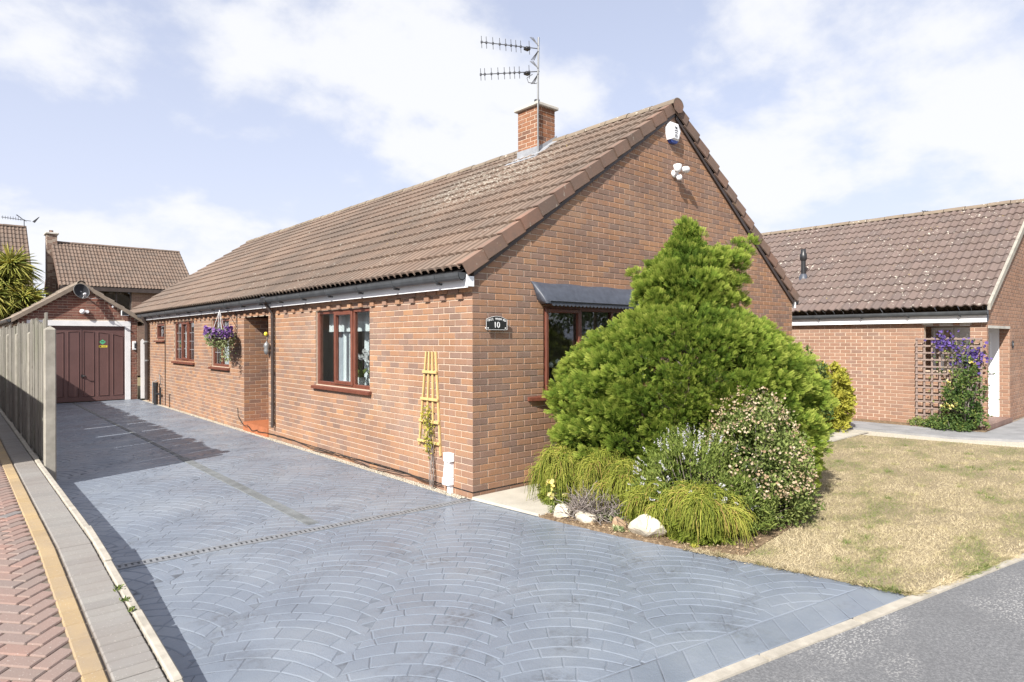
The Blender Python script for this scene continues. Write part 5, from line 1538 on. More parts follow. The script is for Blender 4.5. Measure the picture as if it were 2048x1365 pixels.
# ------------------------------------------------------------------ fence
fence = thing('garden_fence', 'weathered grey board fence with concrete posts between the driveways', 'fence', (-3.49, 10, 0.27))
posts = [4.0, 6.2, 8.5, 10.9, 13.5, 16.25]
for i, y in enumerate(posts):
    m = MB(); lean = 0.0
    x0, x1, y0, y1, z0, z1 = -3.535, -3.415, y - 0.05, y + 0.05, -0.05, 1.94 - 0.03 * (i > 0)
    m.bbox(x0, x1, y0, y1, z0, z1, 0.012)
    m.add([(x0 + 0.012, y0 + 0.012, z1), (x1 - 0.012, y0 + 0.012, z1), (x1 - 0.012, y1 - 0.012, z1), (x0 + 0.012, y1 - 0.012, z1), ((x0 + x1) / 2, (y0 + y1) / 2, z1 + 0.035)],
          [(0, 1, 4), (1, 2, 4), (2, 3, 4), (3, 0, 4)])
    m.build('post', 'concrete_post', fence)
for i in range(5):
    y = posts[i] + 0.06
    first = True
    while y < posts[i + 1] - 0.08:
        w = rnd.uniform(0.15, 0.20)
        w = min(w, posts[i + 1] - 0.055 - y)
        top = 2.07 + rnd.uniform(-0.05, 0.04) + (0.06 if i == 0 and first else 0.0)
        lean = rnd.uniform(-0.015, 0.015) + (0.05 if (i == 1 and first) else 0.0)
        xo = -3.506 + rnd.uniform(-0.012, 0.012)
        m = MB(); m.t = 0.01 + 0.98 * rnd.random()
        zb = 0.20 + rnd.uniform(0, 0.04)
        P = [(xo, y + 0.003, zb), (xo, y + w - 0.003, zb), (xo, y + w - 0.003 + lean, top - rnd.uniform(0, 0.03)), (xo, y + 0.003 + lean, top)]
        m.prism(P, (0.02, 0, 0)); m.build('board', 'wood_weathered', fence)
        gap = 0.09 if (i == 1 and 7.6 < y < 7.8) or (i == 2 and 8.9 < y < 9.1) else 0.0
        y += w + gap; first = False
    for z in (0.55, 1.55):
        m = MB(); m.box(-3.476, -3.43, posts[i] + 0.05, posts[i + 1] - 0.05, z, z + 0.07); m.build('rail', 'wood_weathered', fence)
    m = MB(); m.box(-3.51, -3.47, posts[i] + 0.05, posts[i + 1] - 0.05, 0.0, 0.2); m.build('gravel_board', 'concrete_post', fence)

# ------------------------------------------------------------------ garage
GY = 16.45; GX0, GX1 = -2.98, -0.11; GC = (GX0 + GX1) / 2
garage = thing('garage', 'brick garage with maroon panelled door and white lintel at the drive end', 'garage', (GC, GY, 0))
FGa = Face((0, GY, 0), (1, 0, 0), (0, -1, 0))
gtan = math.tan(math.radians(34)); GE = 2.42
door_h = (-2.64, -0.44, -0.05, 2.36, 0.12)
m = MB()
wall_plane(m, FGa, GX0, GX1, -0.05, GE, [door_h])
m.poly([FGa.p(GX0, GE, -0.006), FGa.p(GX1, GE, -0.006), FGa.p(GC, GE + (GX1 - GX0) / 2 * gtan, -0.006)])
m.quad((GX0, GY + 6, -0.05), (GX0, GY, -0.05), (GX0, GY, GE), (GX0, GY + 6, GE))
m.quad((GX1, GY, -0.05), (GX1, GY + 6, -0.05), (GX1, GY + 6, GE), (GX1, GY, GE))
gw = m.build('wall', 'mortar', garage)
def rake_g(z): h = max(0, (z - GE) / gtan); return (GX0 + h + 0.01, GX1 - h - 0.01)
lay_bricks(gw, brick_rows(FGa, GX0, GX1, 0.0, 3.3, [door_h], 0, rake_g), 'brick_garage', 300)
# lintel and jambs
m = MB(); FGa.cbox(m, -2.80, -0.285, 2.205, 2.36, -0.1, 0.012); m.build('lintel', 'white_paint', garage)
m = MB(); FGa.cbox(m, -0.44, -0.292, 0.0, 2.204, -0.1, 0.010); FGa.cbox(m, -2.79, -2.64, 0.0, 2.204, -0.1, 0.010); m.build('door_frame', 'white_paint', garage)
# door leaf with arched panels
dd_ = MB(); FGa.box(dd_, -2.64, -0.44, 0.02, 2.19, -0.09, -0.045)
gd = dd_.build('garage_door', 'garage_door_paint', garage)
m = MB(); FGa.box(m, -2.64, -0.44, 2.13, 2.203, -0.10, -0.03); m.build('head_frame', 'garage_door_paint', gd)
pw = 2.2 / 6
for i in range(6):
    u0, u1 = -2.64 + i * pw + 0.05, -2.64 + (i + 1) * pw - 0.05
    def arch(u): return 2.06 - 0.16 * ((u - (-1.54)) / 1.1) ** 2
    m = MB()
    ring_o = [(u0, 0.16), (u1, 0.16), (u1, arch(u1)), (u0, arch(u0))]
    e = 0.016; ring_i = [(u0 + e, 0.16 + e), (u1 - e, 0.16 + e), (u1 - e, arch(u1) - e), (u0 + e, arch(u0) - e)]
    V = [FGa.p(a, b, -0.045) for a, b in ring_o] + [FGa.p((a + c) / 2, (b + d2) / 2, -0.030) for (a, b), (c, d2) in zip(ring_o, ring_i)] + [FGa.p(a, b, -0.046) for a, b in ring_i]
    m.add(V, [(k, (k + 1) % 4, 4 + (k + 1) % 4, 4 + k) for k in range(4)] + [(4 + k, 4 + (k + 1) % 4, 8 + (k + 1) % 4, 8 + k) for k in range(4)])
    m.build('panel_moulding', 'garage_door_paint', gd)
m = MB(); FGa.box(m, -1.555, -1.525, 0.03, 2.13, -0.045, -0.034); m.build('centre_bar', 'garage_door_paint', gd)
m = MB(); FGa.box(m, -1.545, -1.485, 0.72, 0.80, -0.045, -0.01); m.tube([FGa.p(-1.50, 0.755, -0.01), FGa.p(-1.50, 0.755, 0.03), FGa.p(-1.42, 0.755, 0.035)], 0.012, 8); m.build('handle', 'black_plastic', gd)
c0 = (-1.005, 1.74)
m = MB(); m.poly([FGa.p(c0[0] - 0.085, c0[1], -0.0435), FGa.p(c0[0], c0[1] - 0.075, -0.0435), FGa.p(c0[0] + 0.085, c0[1], -0.0435), FGa.p(c0[0], c0[1] + 0.075, -0.0435)]); m.build('green_sticker', 'sticker_green', gd)
m = MB(); FGa.box(m, c0[0] - 0.04, c0[0] + 0.04, c0[1] - 0.004, c0[1] + 0.016, -0.043, -0.0425); m.build('sticker_print', 'text_black', gd)
m = MB(); FGa.box(m, c0[0] - 0.10, c0[0] + 0.12, c0[1] - 0.16, c0[1] - 0.10, -0.0448, -0.043); m.build('yellow_sticker', 'sticker_yellow', gd)
m = MB(); FGa.box(m, c0[0] - 0.075, c0[0] - 0.03, c0[1] - 0.148, c0[1] - 0.112, -0.043, -0.0425); FGa.box(m, c0[0] + 0.0, c0[0] + 0.09, c0[1] - 0.135, c0[1] - 0.122, -0.043, -0.0425); m.build('sticker_print', 'text_black', gd)
# roof
ga = math.radians(34); GO = 0.16
gs = ((GX1 - GX0) / 2 + GO) / math.cos(ga)
ge = GE - GO * gtan + 0.06
groof = bpy.data.objects.new('roof', None); COL.objects.link(groof); groof.parent = garage
groof.matrix_parent_inverse = Matrix.Translation(-Vector(ORG[garage.name]))
roof_slope(groof, (GX0 - GO, GY + 6, ge), (0, -1, 0), (math.cos(ga), 0, math.sin(ga)), 6.12, gs, PROF_ROLL, 'tile_garage', 100)
roof_slope(groof, (GX1 + GO, GY - 0.12, ge), (0, 1, 0), (-math.cos(ga), 0, math.sin(ga)), 6.12, gs, PROF_ROLL, 'tile_garage', 0)
gz = ge + gs * math.sin(ga)
ridge_tiles(groof, (GC, GY - 0.14, gz - 0.02), (0, 1, 0), 6.1, 0.11, 'tile_garage')
for sx in (-1, 1):
    m = MB(); xe = GC + sx * ((GX1 - GX0) / 2 + GO)
    m.prism([(xe, GY - 0.13, ge + 0.035), (GC, GY - 0.13, gz + 0.035), (GC, GY - 0.13, gz - 0.09), (xe, GY - 0.13, ge - 0.085)], (0, 0.03, 0)); m.build('verge_strip', 'tile_garage', groof)
    m = MB(); m.box(min(xe, xe - sx * 0.03), max(xe, xe - sx * 0.03), GY - 0.1, GY + 6, ge - 0.14, ge - 0.02); m.build('fascia', 'pipe_brown', groof)
gutter(groof, (GX0 - GO - 0.05, GY - 0.1, ge - 0.0), (GX0 - GO - 0.05, GY + 6, ge - 0.0), 0.055)
gutter(groof, (GX1 + GO + 0.03, GY + 6, ge - 0.0), (GX1 + GO + 0.03, GY - 0.1, ge - 0.0), 0.05)
# things on the garage wall
dish = thing('satellite_dish', 'dark round satellite dish fixed to the garage gable', 'satellite dish', (-1.50, GY, 3.1))
dc = Vector((-1.56, GY - 0.26, 3.20)); ax_ = Vector((0.30, -0.90, 0.32)).normalized()
b1 = ax_.cross(Vector((0, 0, 1))).normalized(); b2 = b1.cross(ax_)
m = MB(); seg = 28; rings = [(0.0, -0.055), (0.08, -0.050), (0.15, -0.03), (0.205, 0.0)]
V = []; Fc = []
for (r, h) in rings:
    for k in range(seg): a = 2 * math.pi * k / seg; V.append(dc + b1 * (r * math.cos(a)) + b2 * (r * 1.08 * math.sin(a)) + ax_ * h)
for i in range(3):
    for k in range(seg): Fc.append((i * seg + k, i * seg + (k + 1) % seg, (i + 1) * seg + (k + 1) % seg, (i + 1) * seg + k))
m.add(V, Fc, True); m.build('reflector', 'dish_black', dish)
m = MB(); 
for k in range(seg): a = 2 * math.pi * k / seg; a2 = 2 * math.pi * (k + 1) / seg; m.tube([dc + b1 * (0.205 * math.cos(a)) + b2 * (0.2214 * math.sin(a)), dc + b1 * (0.205 * math.cos(a2)) + b2 * (0.2214 * math.sin(a2))], 0.006, 5, False)
m.build('rim', 'pipe_grey', dish)
m = MB(); m.tube([dc - ax_ * 0.05, (dc.x, GY, 3.16)], 0.022, 8); m.build('mount', 'metal_grey', dish)
m = MB(); tip = dc + ax_ * 0.20 + b1 * 0.02 - b2 * 0.15; m.tube([dc - b2 * 0.22, tip], 0.011, 6); m.tube([tip, tip - ax_ * 0.07], 0.028, 8); m.build('receiver_arm', 'white_upvc', dish)
m = MB(); m.tube([tip, tip + Vector((0.02, 0.05, -0.09)), Vector((-1.30, GY - 0.05, 3.0)), Vector((-1.12, GY - 0.012, 3.03)), Vector((-0.95, GY - 0.012, 2.97)), Vector((-0.75, GY - 0.012, 2.83)), Vector((-0.35, GY - 0.012, 2.60)), Vector((-0.12, GY - 0.012, 2.44))], 0.008, 6); m.build('cable', 'text_white', dish)
lamp = thing('garage_lamp', 'small round white spotlight on the garage gable', 'lamp', (-1.52, GY, 2.62))
m = MB(); m.lathe([(0.0, -0.13), (0.055, -0.13), (0.07, -0.10), (0.045, -0.05), (0.03, 0.0)], (-1.52, GY, 2.62), 14, 'y'); m.build('head', 'white_upvc', lamp)
m = MB(); m.tube([(-1.40, GY, 2.62), (-1.40, GY - 0.05, 2.62)], 0.05, 12); m.build('mount', 'white_upvc', lamp)
fl = thing('garage_floodlight', 'square black floodlight with white frame above the garage lintel', 'floodlight', (-0.45, GY, 2.6))
m = MB(); m.bbox(-0.555, -0.345, GY - 0.12, GY - 0.07, 2.52, 2.68, 0.01); m.build('housing', 'white_upvc', fl)
m = MB(); m.box(-0.535, -0.365, GY - 0.124, GY - 0.119, 2.54, 2.66); m.build('lens', 'black_plastic', fl)
m = MB(); m.tube([(-0.45, GY - 0.07, 2.62), (-0.45, GY, 2.66)], 0.015, 6); m.build('bracket', 'metal_grey', fl)
ph = thing('wall_phone_box', 'white outdoor socket box on the brick pier right of the garage door', 'box', (-0.2, GY, 1.65))
m = MB(); m.bbox(-0.245, -0.15, GY - 0.05, GY, 1.50, 1.76, 0.008); m.build('box', 'white_upvc', ph)
m = MB(); m.bbox(-0.20, -0.165, GY - 0.058, GY - 0.049, 1.55, 1.70, 0.004); m.build('switch', 'black_plastic', ph)
cm = thing('security_camera', 'tiny white security camera beside the dish cable', 'camera', (-0.75, GY, 2.8))
m = MB(); m.tube([(-0.75, GY, 2.80), (-0.77, GY - 0.09, 2.78)], 0.025, 8); m.build('body', 'white_upvc', cm)

gate = thing('side_gate', 'narrow white boarded gate between garage and bungalow', 'gate', (0.1, 16.0, 0))
for i in range(4):
    x = -0.115 + i * 0.105
    m = MB(); m.prism([(x, 15.98, 0.05), (x + 0.098, 15.98, 0.05), (x + 0.098, 15.98, 1.77), (x + 0.049, 15.98, 1.83), (x, 15.98, 1.77)], (0, 0.02, 0)); m.build('board', 'white_paint', gate)
m = MB(); m.box(-0.11, 0.3, 16.0, 16.03, 0.3, 0.38); m.box(-0.11, 0.3, 16.0, 16.03, 1.4, 1.48); m.build('rail', 'white_paint', gate)
m = MB(); m.tube([(-0.02, 15.98, 1.70), (-0.02, 15.93, 1.70)], 0.03, 8); m.build('latch', 'metal_grey', gate)

# ------------------------------------------------------------------ other houses
def gable_house(name, label, x0, x1, yr, zr, half, pitch, bmat, tmat, prof, windows=(), over=0.2, chimney=None, limit=120, brick_limit=0, ground=0.0, bricks=True):
    """house with its ridge along X; front faces -Y"""
    h = thing(name, label, 'house', ((x0 + x1) / 2, yr, ground))
    tp = math.tan(math.radians(pitch)); cp, sp_ = math.cos(math.radians(pitch)), math.sin(math.radians(pitch))
    ez_ = zr - half * tp
    yf, yb = yr - half, yr + half
    FF = Face((0, yf, 0), (1, 0, 0), (0, -1, 0))
    hs = [(a, b, c, e, 0.1) for (a, b, c, e) in windows]
    m = MB()
    wall_plane(m, FF, x0, x1, ground, ez_, hs)
    m.quad((x1, yb, ground), (x0, yb, ground), (x0, yb, ez_), (x1, yb, ez_))
    for x in (x0, x1): m.poly([(x, yf, ground), (x, yf, ez_), (x, yr, zr), (x, yb, ez_), (x, yb, ground)])
    w = m.build('wall', 'mortar_far' if bricks else bmat, h)
    if bricks:
        FS = Face((x0, yb, 0), (0, -1, 0), (-1, 0, 0))
        B = brick_rows(FF, x0, x1, ground, ez_, hs, 0)
        B += brick_rows(FS, 0, 2 * half, ground + 2.2, zr, [], 0, lambda z: ((max(0, (z - ez_) / tp) + .02), 2 * half - max(0, (z - ez_) / tp) - .02))
        lay_bricks(w, B, bmat, brick_limit)
    for (a, b, c, e) in windows: window(FF, h, a, b, c, e, ((a + b) / 2,), (), fmat='pipe_brown', fw=0.07, sill_over=0.03)
    r = bpy.data.objects.new('roof', None); COL.objects.link(r); r.parent = h
    r.matrix_parent_inverse = Matrix.Translation(-Vector(ORG[h.name]))
    sl = (half + over) / cp
    ze = ez_ - over * tp + 0.08
    roof_slope(r, (x0 - over, yf - over, ze), (1, 0, 0), (0, cp, sp_), x1 - x0 + 2 * over, sl, prof, tmat, limit)
    roof_slope(r, (x1 + over, yb + over, ze), (-1, 0, 0), (0, -cp, sp_), x1 - x0 + 2 * over, sl, prof, tmat, 0)
    zt_ = ze + sl * sp_
    ridge_tiles(r, (x0 - over, yr, zt_ - 0.03), (1, 0, 0), x1 - x0 + 2 * over, 0.13, tmat)
    for x in (x0 - over, x1 + over - 0.03):
        for s in (-1, 1):
            m = MB(); m.prism([(x, yr + s * (half + over), ze + 0.02), (x, yr, zt_ + 0.02), (x, yr, zt_ - 0.20), (x, yr + s * (half + over), ze - 0.20)], (0.03, 0, 0)); m.build('bargeboard', 'tile_verge', r)
    m = MB(); m.box(x0 - over, x1 + over, yf - over + 0.0, yf - over + 0.03, ze - 0.2, ze - 0.0); m.build('fascia', 'pipe_brown', r)
    m = MB(); m.box(x0 - over, x1 + over, yf - over + 0.03, yf, ze - 0.19, ze - 0.17); m.build('soffit', 'pipe_brown', r)
    if chimney:
        a, b, c, e, z1 = chimney
        m = MB(); m.box(a, b, c, e, 1.0, z1); cc = m.build('chimney', 'mortar_far', h)
        B = brick_rows(Face((a, c, 0), (1, 0, 0), (0, -1, 0)), 0, b - a, z1 - 4.5, z1, [], 0) + brick_rows(Face((a, e, 0), (0, -1, 0), (-1, 0, 0)), 0, e - c, z1 - 4.5, z1, [], 1)
        lay_bricks(cc, B, bmat, 0)
        m = MB(); m.bbox(a - 0.07, b + 0.07, c - 0.07, e + 0.07, z1, z1 + 0.1, 0.02); m.build('cap', 'concrete', cc)
        m = MB(); m.tube([((a + b) / 2, (c + e) / 2, z1 + 0.1), ((a + b) / 2, (c + e) / 2, z1 + 0.24)], 0.09, 10); m.build('pot', 'tile_verge', cc)
    return h
gable_house('detached_house', 'brown brick house behind the garage with tiled roof and end chimney', -0.35, 5.2, 34.0, 6.68, 3.1, 36, 'brick_far', 'tile_far', PROF_ROLL,
            windows=[(1.15, 2.45, 2.85, 4.25), (5.0 - 0.95, 5.0, 3.0, 4.25)], chimney=(-0.72, -0.30, 33.75, 34.5, 7.12), limit=60)
gable_house('detached_house', 'tiled house roof at the left edge rising above the palm', -9.0, -1.72, 34.0, 7.3, 3.4, 42, 'brick_far', 'tile_far', PROF_ROLL, limit=40)
fa = thing('roof_aerial', 'dark television aerial on the roof ridge at the far left', 'aerial', (-1.62, 33.9, 7.3))
m = MB(); m.tube([(-1.62, 33.9, 7.3), (-1.62, 33.9, 7.75)], 0.02, 6); m.build('pole', 'metal_dark', fa)
m = MB(); m.tube([(-1.35, 33.9, 7.70), (-2.5, 34.0, 7.78)], 0.015, 6)
for k in range(8): x = -1.75 - k * 0.1; m.tube([(x, 33.9, 7.68), (x, 33.9, 7.84)], 0.01, 5)
m.build('boom', 'metal_dark', fa)
m = MB()
for a in (-0.5, 0.5): m.prism([(-1.45 + a * 0.3, 33.85, 7.62 + 0.06), (-1.35 + a * 0.3, 33.85, 7.62), (-1.45 + a * 0.9, 33.85, 7.95), (-1.5 + a * 0.9, 33.85, 7.93)], (0, 0.03, 0))
m.build('reflector', 'metal_dark', fa)

# the left-hand neighbour's house stands just outside the picture; its shadow crosses the drive
lh = thing('neighbour_house', 'brick bungalow just left of the block-paved drive', 'house', (-9.5, 10, 0.27))
X0_, X1_, Y0_, Y1_, E_ = -13.4, -5.65, 3.65, 19.0, 2.62
LM = (X0_ + X1_) / 2; LT = math.tan(math.radians(34.0))
m = MB()
m.box(X0_, X1_, Y0_, Y1_, 0.1, E_); m.poly([(X0_, Y0_, E_), (X1_, Y0_, E_), (LM, Y0_, E_ + (X1_ - LM) * LT)]); m.poly([(X0_, Y1_, E_), (LM, Y1_, E_ + (X1_ - LM) * LT), (X1_, Y1_, E_)])
m.build('wall', 'brick_neighbour', lh)
m = MB(); zr_ = E_ + (X1_ - LM) * LT + 0.1
for s in (-1, 1):
    xe = LM + s * (X1_ - LM + 0.19); m.prism([(xe, Y0_ - 0.05, E_ - 0.02), (LM, Y0_ - 0.05, zr_), (LM, Y1_ + 0.05, zr_), (xe, Y1_ + 0.05, E_ - 0.02)], (0, 0, 0.08))
m.build('roof', 'tile_far', lh)
for yw in (5.5, 9.0, 13.0):
    m = MB(); m.box(X1_, X1_ + 0.015, yw, yw + 1.3, 1.3, 2.4); wn_ = m.build('window', 'white_upvc', lh)
    m = MB(); m.box(X1_ + 0.015, X1_ + 0.02, yw + 0.08, yw + 1.22, 1.38, 2.32); m.build('pane', 'glass', wn_)

# ------------------------------------------------------------------ right-hand neighbour bungalow
NX, NYF, NE = 10.4, -2.5, 2.10
nb = thing('neighbour_bungalow', 'brick bungalow with lichen-spotted brown roof on the right', 'house', (NX, NYF, 0.05))
NL = Face((NX, 0, 0), (0, -1, 0), (-1, 0, 0)); NG = Face((0, NYF, 0), (1, 0, 0), (0, -1, 0))
npit = math.radians(32.0); nt = math.tan(npit); NRX = 14.3; NW = 2 * (NRX - NX)
side_open = (1.456, 2.233, 1.15, 2.055, 0.11); front_open = (10.53, 12.23, 0.12, 1.985, 0.0)
m = MB()
wall_plane(m, NL, -9.0, 2.5, 0.0, 2.3, [side_open])
wall_plane(m, NG, NX, NX + NW, 0.0, 2.3, [front_open])
m.poly([NG.p(NX, 2.3, -0.006), NG.p(NX + NW, 2.3, -0.006), NG.p(NRX, 2.3 + (NRX - NX) * nt, -0.006)])
m.quad((12.24, -2.5, 0.1), (12.24, -0.8, 0.1), (12.24, -0.8, 2.1), (12.24, -2.5, 2.1))
m.quad((10.5, -0.8, 0.1), (12.24, -0.8, 0.1), (12.24, -0.8, 2.1), (10.5, -0.8, 2.1))
m.quad((10.51, -0.8, 0.1), (10.51, -1.456, 0.1), (10.51, -1.456, 2.1), (10.51, -0.8, 2.1))
nw = m.build('wall', 'mortar', nb)
def rake_n(z): h = max(0, (z - 2.3) / nt); return (NX + h + 0.02, NX + NW - h - 0.02)
B = brick_rows(NL, -3.2, 2.5, 0.05, 2.13, [side_open], 0)
B += brick_rows(NG, NX, NX + 5.2, 0.05, 4.6, [front_open], 1, rake_n)
B += brick_rows(Face((12.23, 0, 0), (0, -1, 0), (-1, 0, 0)), 0.8, 2.5, 0.12, 2.1, [(1.08, 1.5, 0.9, 2.03), (1.52, 2.32, 0.1, 2.03)], 0)
B += brick_rows(Face((0, -0.81, 0), (1, 0, 0), (0, -1, 0)), 10.5, 12.22, 0.12, 2.1, [], 0)
lay_bricks(nw, B, 'brick_neighbour', 300, hidden=lambda p: p[0] < 10.5 and p[1] > 0.6)
me_d = np_mesh('dentil_brick', brick_verts([(Face((0, 0, 0), (1, 0, 0), (0, -1, 0)), -0.051, 0.051, -0.0325, 0.0325, 0.028)]).reshape(-1, 3), BRICK_F, 'brick_neighbour')
y = -2.35
while y < 3.0:
    o = mesh_obj('dentil_brick', me_d, nw); o.matrix_basis = Matrix(frame_matrix((NX, y, 2.0725), (0, -1, 0), (1, 0, 0), (0, 0, 1)).tolist())
    o.matrix_parent_inverse = Matrix.Identity(4)
    y += 0.3375
m = MB(); m.box(10.42, 12.3, -2.53, -0.8, 0.0, 0.14); m.build('porch_floor', 'porch_tile', nb)
m = MB(); m.box(10.52, 12.22, -2.49, -0.82, 2.06, 2.075); m.build('porch_ceiling', 'white_paint', nb)
m = MB(); NG.box(m, 10.50, 12.25, 1.987, 2.04, -0.1, 0.004); m.build('lintel', 'concrete', nb)
m = MB(); NL.box(m, 1.43, 2.26, 2.057, 2.10, -0.1, 0.003); m.build('lintel', 'concrete', nb)
FD = Face((12.232, 0, 0), (0, -1, 0), (-1, 0, 0))
m = MB(); FD.box(m, 1.52, 2.32, 0.14, 2.03, -0.02, 0.012); nd_ = m.build('door', 'door_white', nb)
m = MB()
for k in range(3): FD.cbox(m, 1.62 + k * 0.21, 1.76 + k * 0.21, 0.3, 1.9, 0.01, 0.026, 0.006)
m.build('door_panel', 'door_white', nd_)
m = MB(); m.tube([FD.p(2.24, 1.05, 0.01), FD.p(2.24, 1.05, 0.05), FD.p(2.15, 1.05, 0.055)], 0.01, 6); m.build('handle', 'metal_grey', nd_)
window(FD, nb, 1.08, 1.5, 0.9, 2.03, (1.29,), (0,), fmat='white_upvc', dep=0.02, fw=0.05)
# eaves
NS = (NRX - NX + 0.19) / math.cos(npit); nez = 2.395
m = MB(); m.box(NX - 0.11, NX - 0.09, NYF - 0.02, 9, NE, 2.29); m.build('fascia', 'white_upvc', nb)
m = MB(); m.box(NX - 0.09, NX, NYF - 0.015, 9, NE + 0.003, NE + 0.015); m.build('soffit', 'white_upvc', nb)
m = MB(); m.box(NX - 0.085, NX, NYF - 0.03, NYF - 0.001, NE + 0.02, 2.42); m.build('box_end', 'lead_canopy', nb)
gutter(nb, (NX - 0.165, NYF - 0.05, 2.315), (NX - 0.165, 9, 2.315), 0.055, brackets=13)
nroof = bpy.data.objects.new('roof', None); COL.objects.link(nroof); nroof.parent = nb
nroof.matrix_parent_inverse = Matrix.Translation(-Vector(ORG[nb.name]))
roof_slope(nroof, (NX - 0.19, 9.02, nez), (0, -1, 0), (math.cos(npit), 0, math.sin(npit)), 11.58, NS, PROF_ROLL, 'tile_neighbour', 300)
nzt = nez + NS * math.sin(npit)
roof_slope(nroof, (NX + NW + 0.19, -2.56, nez), (0, 1, 0), (-math.cos(npit), 0, math.sin(npit)), 11.58, NS, PROF_ROLL, 'tile_neighbour', 0)
ridge_tiles(nroof, (NRX, -2.58, nzt - 0.025), (0, 1, 0), 11.6, 0.125, 'tile_ridge')
for s in (-1, 1):
    xe = NRX + s * (NRX - NX + 0.19)
    m = MB(); m.prism([(xe, -2.60, nez + 0.05), (NRX, -2.60, nzt + 0.05), (NRX, -2.60, nzt - 0.10), (xe, -2.60, nez - 0.07)], (0, 0.05, 0)); m.build('verge_trim', 'concrete_post', nroof)
fu = thing('roof_flue', 'black vent pipe rising from the lichened neighbour roof', 'flue', (11.68, 1.55, 3.4))
fz = nez + (11.68 - NX + 0.19) * nt
m = MB(); m.tube([(11.68, 1.55, fz - 0.05), (11.68, 1.55, fz + 0.62)], 0.055, 12); m.build('pipe', 'black_plastic', fu)
m = MB(); m.lathe([(0.055, 0.0), (0.085, 0.05), (0.085, 0.16), (0.06, 0.20), (0.06, 0.30), (0.0, 0.31)], (11.68, 1.55, fz + 0.42), 14); m.build('cowl', 'black_plastic', fu)
m = MB(); m.lathe([(0.13, -0.06), (0.10, 0.04), (0.06, 0.10)], (11.68, 1.55, fz), 12); m.build('slate', 'lead_canopy', fu)
na = thing('ridge_aerial', 'thin aerial boom above the neighbour ridge', 'aerial', (14.6, -0.4, 4.8))
m = MB(); m.tube([(14.6, -0.62, 4.7), (14.6, -0.62, 5.02)], 0.012, 6); m.tube([(14.6, -0.75, 4.99), (14.6, -0.22, 5.10)], 0.010, 6)
for k in range(9): yk = -0.72 + k * 0.06; m.tube([(14.52, yk, 5.0 + k * 0.0125), (14.68, yk, 5.0 + k * 0.0125)], 0.008, 5)
m.build('boom', 'metal_dark', na)
kn = thing('wall_plaque', 'small dark oval plaque on the neighbour gable', 'plaque', (12.47, NYF, 1.6))
m = MB(); m.lathe([(0.085, -0.012), (0.085, -0.0), (0.055, -0.018), (0.05, -0.018)], (12.47, NYF, 1.66), 16, 'y'); m.build('ring', 'metal_dark', kn)
m = MB(); m.lathe([(0.0, -0.01), (0.05, -0.01), (0.05, 0.0)], (12.47, NYF, 1.66), 14, 'y'); m.build('face', 'text_white', kn)
# lattice
la = thing('lattice_trellis', 'brown square lattice trellis beside the neighbour porch', 'trellis', (10.28, -1.9, 0.1))
LX, Ya, Yb_, Za, Zb_ = 10.27, -1.36, -2.44, 0.12, 1.78
nh, nv = 13, 9
for i in range(nh):
    z = Za + (Zb_ - Za) * i / (nh - 1); m = MB(); m.bbox(LX - 0.020, LX - 0.002, Yb_ - 0.02, Ya + 0.02, z - 0.017, z + 0.017, 0.003); m.build('slat', 'wood_lattice', la)
for i in range(nv):
    y = Ya + (Yb_ - Ya) * i / (nv - 1); m = MB(); m.bbox(LX, LX + 0.018, y - 0.017, y + 0.017, Za - 0.05, Zb_ + 0.03, 0.003); m.build('slat', 'wood_lattice', la)
# ------------------------------------------------------------------ plants
RV = np.array([math.cos(YAW), -math.sin(YAW), 0.0]); FV = np.array([math.sin(YAW), math.cos(YAW), 0.0])
def cam_pt(px, d, z=0.0):
    """the ground spot seen at picture column px (2048 wide) at depth d"""
    p = CAM + FV * d + RV * ((px - 1024) / 1281.34 * d); return np.array([p[0], p[1], z])

# conifer spray: a flat fan of scale-leaf fingers
def spray_template():
    """a small plume: a curved axis with paired side fingers"""
    V = []; Fq = []; T = []
    def ax(y): return np.array([0.0, y, 0.10 * math.sin(y * 2.4) - 0.16 * y * y])
    def finger(b, d, L, w, t0, t1):
        d = d / np.linalg.norm(d); s_ = np.cross(d, (0, 0, 1.0)); s_ /= np.linalg.norm(s_)
        q = len(V)
        V.extend([tuple(b), tuple(b + d * L * 0.55 + s_ * w + np.array([0, 0, 0.02])), tuple(b + d * L), tuple(b + d * L * 0.55 - s_ * w + np.array([0, 0, 0.02]))])
        T.extend([t0, (t0 + t1) / 2, t1, (t0 + t1) / 2]); Fq.append((q, q + 1, q + 2, q + 3))
    for i, y in enumerate((0.12, 0.30, 0.48, 0.64, 0.78)):
        L = 0.50 - 0.30 * abs(y - 0.35)
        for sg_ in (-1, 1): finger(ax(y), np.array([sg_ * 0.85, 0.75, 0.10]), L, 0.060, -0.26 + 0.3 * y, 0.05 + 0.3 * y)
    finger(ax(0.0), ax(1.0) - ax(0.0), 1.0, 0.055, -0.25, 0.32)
    return np.array(V), np.array(Fq), np.array(T)
SPV, SPF, SPT = spray_template()
def sprays(name, pos, dirs, size, mat, tint, parent, kind='stuff'):
    tn = np.clip(np.asarray(tint)[:, None] + SPT[None], 0, 1)
    R = basis_from(dirs) * np.asarray(size)[:, None, None]
    M = np.tile(np.eye(4), (len(pos), 1, 1)); M[:, :3, :3] = R; M[:, :3, 3] = pos
    return merged(name, SPV, SPF, M, mat, tn, parent, kind)

